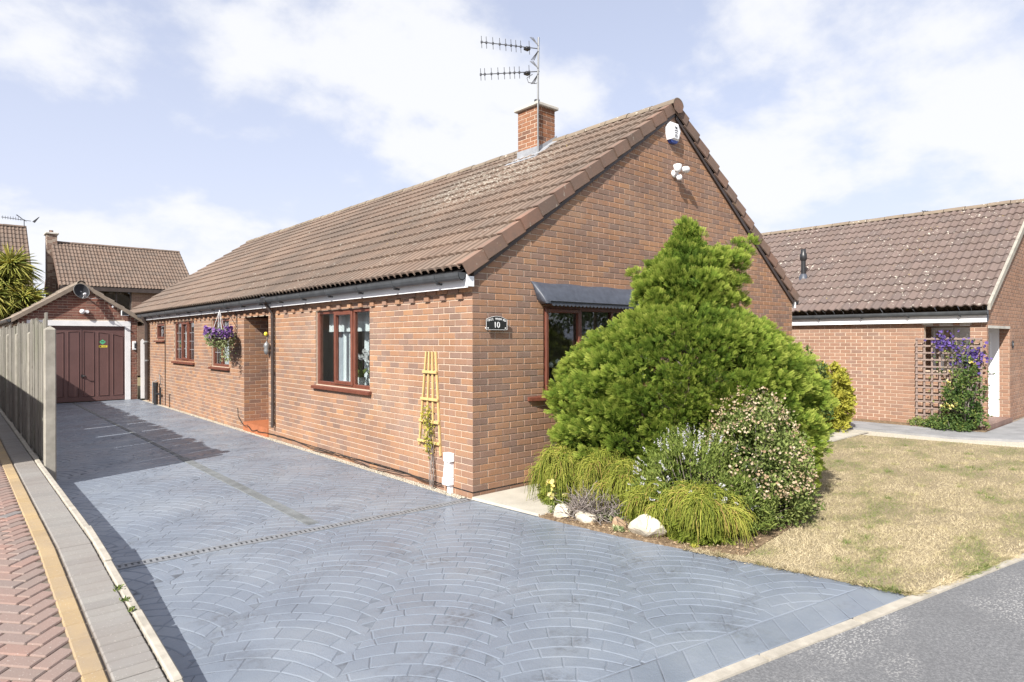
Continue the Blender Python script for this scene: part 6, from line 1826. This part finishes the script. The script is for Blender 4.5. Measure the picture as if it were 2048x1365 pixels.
con_c = cam_pt(1372, 7.35)
con = thing('golden_conifer', 'large lime-green conifer with a narrow leader above a broad skirt', 'conifer', tuple(con_c))
m = MB(); m.tube([con_c + np.array([0, 0, -0.02]), con_c + np.array([0.03, 0.0, 1.2]), con_c + np.array([0.0, 0.02, 2.6])], [0.09, 0.06, 0.02], 8); m.build('trunk', 'bark', con)
prof = np.array([(0.0, 1.22), (0.28, 1.42), (0.57, 1.50), (0.85, 1.50), (1.12, 1.50), (1.4, 1.40), (1.68, 1.20), (1.90, 0.92), (2.02, 0.70), (2.10, 0.46), (2.25, 0.44), (2.45, 0.50), (2.62, 0.40), (2.80, 0.22), (3.0, 0.08), (3.1, 0.0)])
def con_r(z): return np.maximum(0.0, np.interp(z, prof[:, 0], prof[:, 1]) - 0.095)
def con_point(z, a, k=1.0):
    r = con_r(z) * k
    depth = np.where(np.sin(a) < 0, np.interp(z, [0, 0.8, 1.6, 2.2, 3.2], [0.52, 0.62, 0.78, 1.0, 1.0]), 0.74)
    return con_c + RV * (r * np.cos(a))[:, None] + FV * (r * np.sin(a) * depth)[:, None] + np.stack([np.zeros_like(z), np.zeros_like(z), z], 1)
NC = 1050
zc = nrs.uniform(0.10, 3.02, NC * 4); keep = nrs.rand(NC * 4) < (con_r(zc) + 0.25) / 1.75
zc = zc[keep][:NC]; NC = len(zc)
ac = nrs.uniform(0, 2 * math.pi, NC)
kc = nrs.uniform(0.84, 1.04, NC)
cc = con_point(zc, ac, kc)
# spurs on the leader
extra = []
for (px, py) in ((1500, 472), (1488, 490), (1470, 478), (1440, 492), (1275, 535), (1290, 545), (1305, 520), (1380, 445), (1395, 460), (1365, 462), (1372, 436), (1410, 500), (1430, 520), (1455, 505), (1470, 525), (1480, 548), (1465, 560), (1470, 585), (1450, 545), (1475, 500), (1290, 575), (1285, 560), (1310, 560), (1320, 585), (1335, 500), (1345, 520), (1425, 560), (1350, 480)):
    d_ = 7.3; p = cam_pt(px, d_, 1.7985 - (py + 16 - 678.6) / 1281.34 * d_); extra.append(p)
for _ in range(40):
    px, py, d_ = rnd.uniform(1545, 1622), rnd.uniform(880, 975), rnd.uniform(7.0, 7.5)
    extra.append(cam_pt(px, d_, max(0.1, 1.7985 - (py - 678.6) / 1281.34 * d_)))
for _ in range(46):
    px, py, d_ = rnd.uniform(1405, 1482), rnd.uniform(492, 600), 7.35 + rnd.uniform(-0.3, 0.3)
    extra.append(cam_pt(px, d_, 1.7985 - (py + 16 - 678.6) / 1281.34 * d_))
for _ in range(30):
    px, py, d_ = rnd.uniform(1282, 1345), rnd.uniform(525, 600), 7.35 + rnd.uniform(-0.3, 0.3)
    extra.append(cam_pt(px, d_, 1.7985 - (py + 16 - 678.6) / 1281.34 * d_))
extra = np.array(extra)
cc = np.concatenate([cc, extra]); NCt = len(cc)
outv = cc - (con_c + np.array([0, 0, 0]))
zz = cc[:, 2]
out = np.stack([outv[:, 0], outv[:, 1], 0.35 * np.ones(NCt) + 0.25 * (zz > 2.0)], 1); out /= np.linalg.norm(out, axis=1, keepdims=True)
per = 47
idx = np.repeat(np.arange(NCt), per)
crad = np.where(np.arange(NCt) >= NC, 0.08, np.interp(zz, [0, 2, 2.4, 3.2], [0.135, 0.13, 0.10, 0.08]))
ctint = nrs.uniform(-0.18, 0.18, NCt)
v = rand_unit(len(idx)); v = v + out[idx] * 0.55; v /= np.linalg.norm(v, axis=1, keepdims=True)
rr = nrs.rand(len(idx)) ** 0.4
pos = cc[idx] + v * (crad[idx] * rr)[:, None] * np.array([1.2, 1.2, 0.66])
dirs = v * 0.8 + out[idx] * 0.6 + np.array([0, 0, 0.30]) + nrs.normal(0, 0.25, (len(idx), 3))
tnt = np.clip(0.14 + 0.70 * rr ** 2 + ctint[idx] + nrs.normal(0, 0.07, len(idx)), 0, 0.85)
okz = pos[:, 2] > 0.02
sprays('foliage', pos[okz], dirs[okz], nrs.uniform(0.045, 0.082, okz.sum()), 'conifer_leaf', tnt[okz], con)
# inner foliage, tinted darker, that closes the crown
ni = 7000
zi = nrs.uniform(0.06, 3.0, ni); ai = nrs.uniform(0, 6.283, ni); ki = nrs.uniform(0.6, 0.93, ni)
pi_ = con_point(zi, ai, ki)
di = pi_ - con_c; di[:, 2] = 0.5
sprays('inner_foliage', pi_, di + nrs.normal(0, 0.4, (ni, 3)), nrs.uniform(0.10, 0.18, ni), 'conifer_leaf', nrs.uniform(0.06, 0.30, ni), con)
# branches
P = []; nbr = 90
zb_ = nrs.uniform(0.15, 2.8, nbr); ab_ = nrs.uniform(0, 6.283, nbr); tip = con_point(zb_, ab_, 0.9)
root = con_c + np.stack([np.zeros(nbr), np.zeros(nbr), np.maximum(0.05, zb_ - 0.35)], 1)
k = np.linspace(0, 1, 5)[None, :, None]
strip_mesh('branches', root[:, None] * (1 - k) + tip[:, None] * k, np.linspace(0.018, 0.004, 5)[None].repeat(nbr, 0), 'dead_twig', nrs.rand(nbr) * 0.4, con, 'stuff')

# thread-leaf cypress mounds: cascading strands
def mop(label, c, r, h, n, lean=(0, 0), asp=1.0, group='thread-leaf cypress mounds'):
    t_ = thing('thread_cypress', label, 'shrub', (c[0], c[1], 0), group)
    k = 7; s = np.linspace(0, 1, k)
    nh = 26                                   # overlapping heads, each a small fountain
    va = nrs.uniform(0, 6.283, nh); vr = np.sqrt(nrs.rand(nh)) * 0.78; vr[0] = 0.0
    hz = h * np.sqrt(np.maximum(0.05, 1 - vr ** 2)) * nrs.uniform(0.82, 1.04, nh)
    heads_ = np.stack([c[0] + r * vr * np.cos(va), c[1] + r * vr * np.sin(va), hz * 0.92], 1)
    hi_ = nrs.randint(0, nh, n)
    a = nrs.uniform(0, 6.283, n)
    ov = np.stack([vr * np.cos(va), vr * np.sin(va), np.zeros(nh)], 1)
    base = heads_[hi_] + nrs.normal(0, 0.022, (n, 3))
    outw = np.stack([np.cos(a), np.sin(a), np.zeros(n)], 1) * 0.75 + ov[hi_] * 0.8
    L = nrs.uniform(0.10, 0.50, n) * r
    fall = np.minimum(base[:, 2] * 0.98, nrs.uniform(0.10, 0.75, n) * h * 0.8)
    path = base[:, None] + outw[:, None] * (L[:, None] * np.sqrt(s)[None])[..., None]
    path[..., 2] += (0.10 * h * np.sin(np.pi * s * 0.6))[None] * nrs.uniform(0.4, 1.1, n)[:, None] - fall[:, None] * (s ** 1.5)[None]
    path[..., :2] += np.cumsum(nrs.normal(0, 0.006, (n, k, 2)), 1)
    path[..., 2] = np.maximum(path[..., 2], 0.02)
    wd = np.linspace(0.0032, 0.0018, k)[None].repeat(n, 0)
    tn = np.clip(nrs.normal(0.45, 0.2, n) + nrs.uniform(-0.2, 0.2, nh)[hi_] + 0.4 * (nrs.rand(n) < 0.09), 0, 1)
    strip_mesh('strands', path, wd, 'thread_leaf', tn, t_, 'stuff')
    m = MB(); m.tube([(c[0], c[1], -0.02), (c[0] + 0.02, c[1], h * 0.6)], [0.03, 0.012], 6); m.build('stem', 'bark', t_)
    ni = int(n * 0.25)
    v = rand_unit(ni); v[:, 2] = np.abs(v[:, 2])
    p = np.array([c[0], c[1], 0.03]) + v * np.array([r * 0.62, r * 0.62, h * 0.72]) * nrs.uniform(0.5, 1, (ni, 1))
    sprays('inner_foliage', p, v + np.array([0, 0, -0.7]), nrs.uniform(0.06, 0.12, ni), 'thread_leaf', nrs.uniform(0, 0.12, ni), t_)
    return t_
mop('drooping golden thread-leaf shrub nearest the brick corner', cam_pt(1122, 6.95), 0.29, 0.66, 3000)
mop('drooping golden thread-leaf shrub behind the dead twigs', cam_pt(1200, 6.85), 0.31, 0.70, 3000)
mop('wide drooping golden thread-leaf shrub in the middle of the bed edge', cam_pt(1252, 6.55), 0.36, 0.60, 3600)
mop('drooping thread-leaf shrub above the large white rock', cam_pt(1318, 6.02), 0.30, 0.46, 3000)
mop('long drooping golden thread-leaf shrub at the front corner of the bed', cam_pt(1398, 5.74), 0.38, 0.52, 4200)

# hebe: upright leafy stems with white flower spikes
def bushy(name, label, cat, c, rx, h, n_clump, per, leaf_mat_, size, tv=LEAF_V, flower=None, up=0.5, fl_n=0, fl_size=0.03, zmin=0.03, droop=0.0, group=None, shell=(0.7, 1.02)):
    t_ = thing(name, label, cat, (c[0], c[1], 0), group)
    v = rand_unit(n_clump); v[:, 2] = np.abs(v[:, 2]) * 1.0
    low = nrs.rand(n_clump) < 0.35; v[low, 2] *= 0.3
    k = nrs.uniform(*shell, n_clump)
    cen = np.array([c[0], c[1], h * 0.30]) + v * k[:, None] * np.array([rx, rx, h * 0.70])
    cen[low, 2] = nrs.uniform(zmin + 0.03, h * 0.4, low.sum())
    idx = np.repeat(np.arange(n_clump), per)
    w = rand_unit(len(idx)) + v[idx] * 0.7 + np.array([0, 0, up])
    cr = 0.20 * rx
    pos = cen[idx] + rand_unit(len(idx)) * (cr * nrs.rand(len(idx)) ** 0.5)[:, None]
    pos[:, 2] = np.maximum(pos[:, 2], zmin)
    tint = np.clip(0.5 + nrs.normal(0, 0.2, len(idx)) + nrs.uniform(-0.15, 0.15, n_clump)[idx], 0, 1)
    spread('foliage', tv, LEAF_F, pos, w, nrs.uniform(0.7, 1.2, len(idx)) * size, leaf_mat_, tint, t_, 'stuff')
    nb_ = 40
    tip = cen[nrs.randint(0, n_clump, nb_)]; root = np.array([c[0], c[1], 0.0]) + nrs.normal(0, 0.03, (nb_, 3)) * np.array([1, 1, 0])
    kk = np.linspace(0, 1, 5)[None, :, None]
    strip_mesh('stems', root[:, None] * (1 - kk) + tip[:, None] * kk, np.linspace(0.010, 0.003, 5)[None].repeat(nb_, 0), 'dead_twig', nrs.rand(nb_), t_, 'stuff')
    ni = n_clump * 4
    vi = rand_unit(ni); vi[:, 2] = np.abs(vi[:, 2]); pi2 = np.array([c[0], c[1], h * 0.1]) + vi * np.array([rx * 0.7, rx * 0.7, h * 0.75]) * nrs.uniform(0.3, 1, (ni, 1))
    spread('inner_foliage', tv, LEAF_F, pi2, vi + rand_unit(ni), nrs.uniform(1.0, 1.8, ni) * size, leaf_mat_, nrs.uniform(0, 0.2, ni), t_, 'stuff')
    if flower:
        vi = v[nrs.randint(0, n_clump, fl_n)] + rand_unit(fl_n) * 0.25
        vi[:, 2] = np.abs(vi[:, 2]); vi /= np.linalg.norm(vi, axis=1, keepdims=True)
        pf_ = np.array([c[0], c[1], h * 0.30]) + vi * nrs.uniform(0.92, 1.12, (fl_n, 1)) * np.array([rx, rx, h * 0.70])
        return t_, pf_, vi
    return t_, None, None
hc = cam_pt(1385, 6.22)
t_, pf_, vi = bushy('hebe_shrub', 'green hebe shrub with white flower spikes in front of the conifer', 'shrub', hc, 0.55, 0.86, 330, 36, 'hebe_leaf', 0.045, LONG_V, True, 0.7, 150)
# spikes: small florets strung along short upright axes
fp = np.repeat(pf_, 16, 0) + (vi * np.array([0.6, 0.6, 1.0])).repeat(16, 0) * (np.tile(np.arange(16), len(pf_)) * 0.0052)[:, None] + nrs.normal(0, 0.004, (len(pf_) * 16, 3))
spread('flower_spikes', LEAF_V, LEAF_F, fp, rand_unit(len(fp)), nrs.uniform(0.012, 0.02, len(fp)), 'blossom_white', nrs.rand(len(fp)), t_, 'stuff')
t_, _, _ = bushy('hebe_shrub', 'smaller leafy hebe shrub at the front corner of the bed', 'shrub', cam_pt(1468, 5.95), 0.34, 0.52, 130, 34, 'hebe_leaf', 0.055, LONG_V)
bc_ = cam_pt(1506, 6.28)
t_, pf_, vi = bushy('flowering_shrub', 'shrub covered in beige faded blossom right of the hebe', 'shrub', bc_, 0.50, 1.22, 330, 30, 'shrub_leaf', 0.04, LEAF_V, True, 0.3, 430)
fp = np.repeat(pf_, 6, 0) + nrs.normal(0, 0.028, (len(pf_) * 6, 3))
spread('blossom', FLW_V, FLW_F, fp, rand_unit(len(fp)) + np.array([-0.4, -0.5, 0.4]), nrs.uniform(0.014, 0.030, len(fp)), 'blossom_beige', nrs.rand(len(fp)), t_, 'stuff')
bushy('flowering_shrub', 'low green shrub under the beige blossom at the lawn edge', 'shrub', cam_pt(1560, 6.30), 0.33, 0.62, 120, 30, 'shrub_leaf', 0.04)
g_ = cam_pt(1657, 12.4)
bushy('golden_shrub', 'bright yellow-leaved shrub between the two bungalows', 'shrub', g_, 0.42, 1.32, 190, 30, 'golden_leaf', 0.085, LEAF_V, None, 0.4)
bushy('dark_shrub', 'dark reddish shrub behind the conifer near the gable end', 'shrub', cam_pt(1612, 11.4), 0.40, 1.62, 90, 26, 'rose_leaf', 0.07)

# dead twiggy mound
tc_ = cam_pt(1192, 6.38)
n = 620; k = 7; s = np.linspace(0, 1, k)
a = nrs.uniform(0, 6.283, n); b0 = np.stack([tc_[0] + nrs.normal(0, 0.11, n), tc_[1] + nrs.normal(0, 0.13, n), nrs.uniform(0.0, 0.18, n)], 1)
d = rand_unit(n) * np.array([1, 1, 0.8]) + np.array([0, 0, 0.25])
path = b0[:, None] + d[:, None] * (nrs.uniform(0.10, 0.26, n)[:, None] * s)[..., None] + np.cumsum(nrs.normal(0, 0.010, (n, k, 3)), 1)
path[..., 2] = np.maximum(path[..., 2], 0.02)
dm_ = strip_mesh('dead_heather', path, np.linspace(0.0045, 0.002, k)[None].repeat(n, 0), 'dead_twig', nrs.rand(n))
tag(dm_, 'tangle of dead grey twigs behind the small pale rocks', 'dead shrub')

# rocks
def rock(name, label, c, sx, sy, sz, mat, seed, rot=0.0):
    r = np.random.RandomState(seed)
    import bmesh
    bm = bmesh.new(); bmesh.ops.create_icosphere(bm, subdivisions=3, radius=1)
    planes = r.normal(size=(9, 3)); planes /= np.linalg.norm(planes, axis=1, keepdims=True); off = r.uniform(0.55, 0.85, 9)
    for v in bm.verts:
        p = np.array(v.co)
        for q, o_ in zip(planes, off):
            e = p @ q - o_
            if e > 0: p = p - q * e * 0.9
        p = p + 0.03 * np.sin(p[[1, 2, 0]] * 9 + seed)
        v.co = Vector((p[0] * sx, p[1] * sy, p[2] * sz))
    me = bpy.data.meshes.new(name); bm.to_mesh(me); bm.free(); me.materials.append(MATS[mat])
    o = mesh_obj(name, me); o.location = (c[0], c[1], sz * 0.55 + 0.01); o.rotation_euler = (0, 0, rot)
    return tag(o, label, 'rock')
rock('rock', 'small pale limestone rock nearest the concrete slab', (0.20, -1.20), 0.08, 0.105, 0.09, 'limestone', 3, 0.4)
rock('rock', 'low rounded pale rock, second from the slab', (0.26, -1.47), 0.085, 0.12, 0.08, 'limestone', 5, 0.2)
rock('rock', 'small brown rock beside the large white one', (0.33, -1.82), 0.06, 0.07, 0.08, 'stone_brown', 8, 0.8)
rock('rock', 'large white limestone rock at the bed edge under the drooping shrub', (0.345, -2.13), 0.12, 0.22, 0.14, 'limestone', 12, 0.15)
# leaf litter and small stones on the bed
n = 1500
lx, ly = nrs.uniform(0.06, 1.0, n), nrs.uniform(-3.0, -1.02, n); ok = in_poly(lx, ly, bed_pts); lx, ly = lx[ok], ly[ok]; n = len(lx)
lit = spread('leaf_litter', LEAF_V, LEAF_F, np.stack([lx, ly, nrs.uniform(0.024, 0.034, n)], 1), rand_unit(n) * np.array([1, 1, 0.25]), nrs.uniform(0.015, 0.035, n), 'blossom_beige', nrs.rand(n) * 0.7, None, 'stuff')
tag(lit, 'dry fallen leaves scattered over the bed soil', 'leaf litter')
tuft('small_weed', 'small green weed between the brown rock and the driveway', (0.24, -1.90, 0.02), 60, 0.06, 'trailing_leaf')
tuft('small_weed', 'bright little weed at the front corner of the bed', (0.36, -2.62, 0.02), 40, 0.04, 'golden_leaf')
tuft('small_weed', 'leafy green weed under the thread-leaf shrubs', (0.42, -1.62, 0.03), 70, 0.09, 'trailing_leaf')
yf_ = thing('yellow_flower', 'pale yellow flowers and stems beside the brick corner', 'flower', (0.30, -1.0, 0))
n = 14; k = np.linspace(0, 1, 6)
pth = np.array([np.stack([0.26 + nrs.normal(0, 0.05) + 0.02 * k, -1.04 + nrs.normal(0, 0.06) + 0.03 * k, 0.02 + k * rnd.uniform(0.12, 0.30)], 1) for _ in range(n)])
strip_mesh('stems', pth, np.full((n, 6), 0.003), 'hebe_leaf', nrs.rand(n), yf_, 'stuff')
fp = pth[:, -1].repeat(3, 0)[:18] + nrs.normal(0, 0.012, (18, 3))
spread('blooms', FLW_V, FLW_F, fp, rand_unit(18) + np.array([-0.6, -0.6, 0.4]), np.full(18, 0.045), 'yellow_petal', nrs.rand(18), yf_, 'stuff')
n = 120; p = pth[nrs.randint(0, 14, n), nrs.randint(0, 5, n)]
spread('leaves', LONG_V, LEAF_F, p, rand_unit(n) + np.array([0, 0, 0.3]), nrs.uniform(0.03, 0.06, n), 'hebe_leaf', nrs.rand(n), yf_, 'stuff')

# rose and clematis on the lattice
rc = np.array([10.08, -2.22, 0])
t_, pf_, vi = bushy('climbing_rose', 'leafy climbing rose with cream blooms at the lattice', 'rose', rc, 0.34, 1.40, 130, 24, 'rose_leaf', 0.055, LEAF_V, True, 0.2, 16)
spread('blooms', FLW_V, FLW_F, np.repeat(pf_, 5, 0) + nrs.normal(0, 0.02, (80, 3)), rand_unit(80), np.full(80, 0.05), 'yellow_petal', nrs.rand(80), t_, 'stuff')
cl = thing('clematis', 'violet clematis flowering along the top of the lattice', 'clematis', (10.22, -2.2, 0.1))
n = 190
q = nrs.rand(n) < 0.38
yy = np.where(q, nrs.normal(-1.86, 0.13, n), nrs.normal(-2.30, 0.13, n)); zz_ = np.where(q, nrs.normal(1.68, 0.10, n), nrs.normal(1.46, 0.12, n))
spread('flowers', FLW_V, FLW_F, np.stack([nrs.normal(10.20, 0.05, n), yy, zz_], 1), rand_unit(n) * 0.8 + np.array([-0.8, -0.4, 0.3]), nrs.uniform(0.04, 0.075, n), 'violet_petal', nrs.rand(n), cl, 'stuff')
n = 420
spread('leaves', LEAF_V, LEAF_F, np.stack([nrs.normal(10.23, 0.05, n), nrs.normal(-2.1, 0.22, n), nrs.uniform(0.5, 1.75, n)], 1), rand_unit(n), nrs.uniform(0.04, 0.07, n), 'rose_leaf', nrs.rand(n), cl, 'stuff')
n = 12; k = np.linspace(0, 1, 10)
pth = np.array([np.stack([np.full(10, 10.24) + nrs.normal(0, 0.02, 10), -2.15 + 0.05 * i * 0.3 + nrs.normal(0, 0.02, 10).cumsum() * 0.5 + (i - 6) * 0.04 * k, 0.06 + k * 1.6], 1) for i in range(n)])
strip_mesh('stems', pth, np.full((n, 10), 0.004), 'dead_twig', nrs.rand(n), cl, 'stuff')
bushy('low_planting', 'low leafy groundcover at the foot of the climbing rose', 'groundcover', np.array([10.05, -2.0, 0.05]), 0.42, 0.30, 70, 24, 'rose_leaf', 0.05, zmin=0.07)
bushy('low_planting', 'sparse low plants at the foot of the lattice near the wall', 'groundcover', np.array([10.18, -1.45, 0.05]), 0.22, 0.18, 24, 18, 'shrub_leaf', 0.05, zmin=0.07)

# palm behind the fence
pc = np.array([-2.95, 21.5, 0.0])
palm = thing('cordyline_palm', 'yellow-green spiky palm behind the fence at the left edge', 'palm', tuple(pc))
m = MB(); m.tube([pc, pc + np.array([0.05, 0, 1.6]), pc + np.array([0, 0, 3.2])], [0.16, 0.12, 0.10], 10)
heads = [pc + np.array([0.0, 0.0, 3.65]), pc + np.array([0.40, -0.3, 3.15]), pc + np.array([-0.55, 0.1, 4.1]), pc + np.array([-0.4, -0.4, 3.2]), pc + np.array([0.1, 0.1, 4.3])]
for h in heads[1:]: m.tube([pc + np.array([0, 0, 2.2]), h], [0.08, 0.06], 8)
m.build('trunk', 'bark', palm)
for i, h in enumerate(heads):
    n = 300; v = rand_unit(n); v[:, 2] = v[:, 2] * 0.8 + 0.15
    v /= np.linalg.norm(v, axis=1, keepdims=True)
    k = 6; s = np.linspace(0, 1, k); L = nrs.uniform(0.6, 1.05, n)
    path = h + v[:, None] * (L[:, None] * s)[..., None]; path[..., 2] -= (0.40 * L[:, None] * (s ** 2)[None]) * nrs.uniform(0.5, 1.2, n)[:, None]
    strip_mesh('leaf_head', path, (0.030 * np.sin(np.pi * (0.12 + 0.86 * s)))[None].repeat(n, 0), 'palm_leaf', np.clip(nrs.normal(0.5, 0.25, n), 0, 1), palm, 'stuff')

# trees and a house across the road, seen only as reflections in the glass
def tree(label, c, h, r):
    t_ = thing('street_tree', label, 'tree', tuple(c))
    c = np.array(c)
    m = MB(); m.tube([c, c + np.array([0.1, 0, h * 0.35]), c + np.array([0, 0.1, h * 0.7])], [0.2, 0.15, 0.06], 8); m.build('trunk', 'bark', t_)
    ncl = 60; v = rand_unit(ncl); ce = c + np.array([0, 0, h * 0.62]) + v * np.array([r, r, h * 0.36]) * nrs.uniform(0.5, 1, (ncl, 1))
    idx = np.repeat(np.arange(ncl), 60); p = ce[idx] + rand_unit(len(idx)) * r * 0.33 * nrs.rand(len(idx), 1) ** 0.5
    spread('crown', LEAF_V, LEAF_F, p, rand_unit(len(idx)), nrs.uniform(0.18, 0.32, len(idx)), 'tree_leaf', nrs.rand(len(idx)), t_, 'stuff')
tree('leafy tree across the road on the right', (18.0, -23.5, 0), 7.5, 3.0)
tree('leafy tree across the road farther right', (26.0, -21.0, 0), 6.5, 2.8)
tree('leafy tree across the road straight ahead', (11.0, -25.5, 0), 6.0, 2.6)
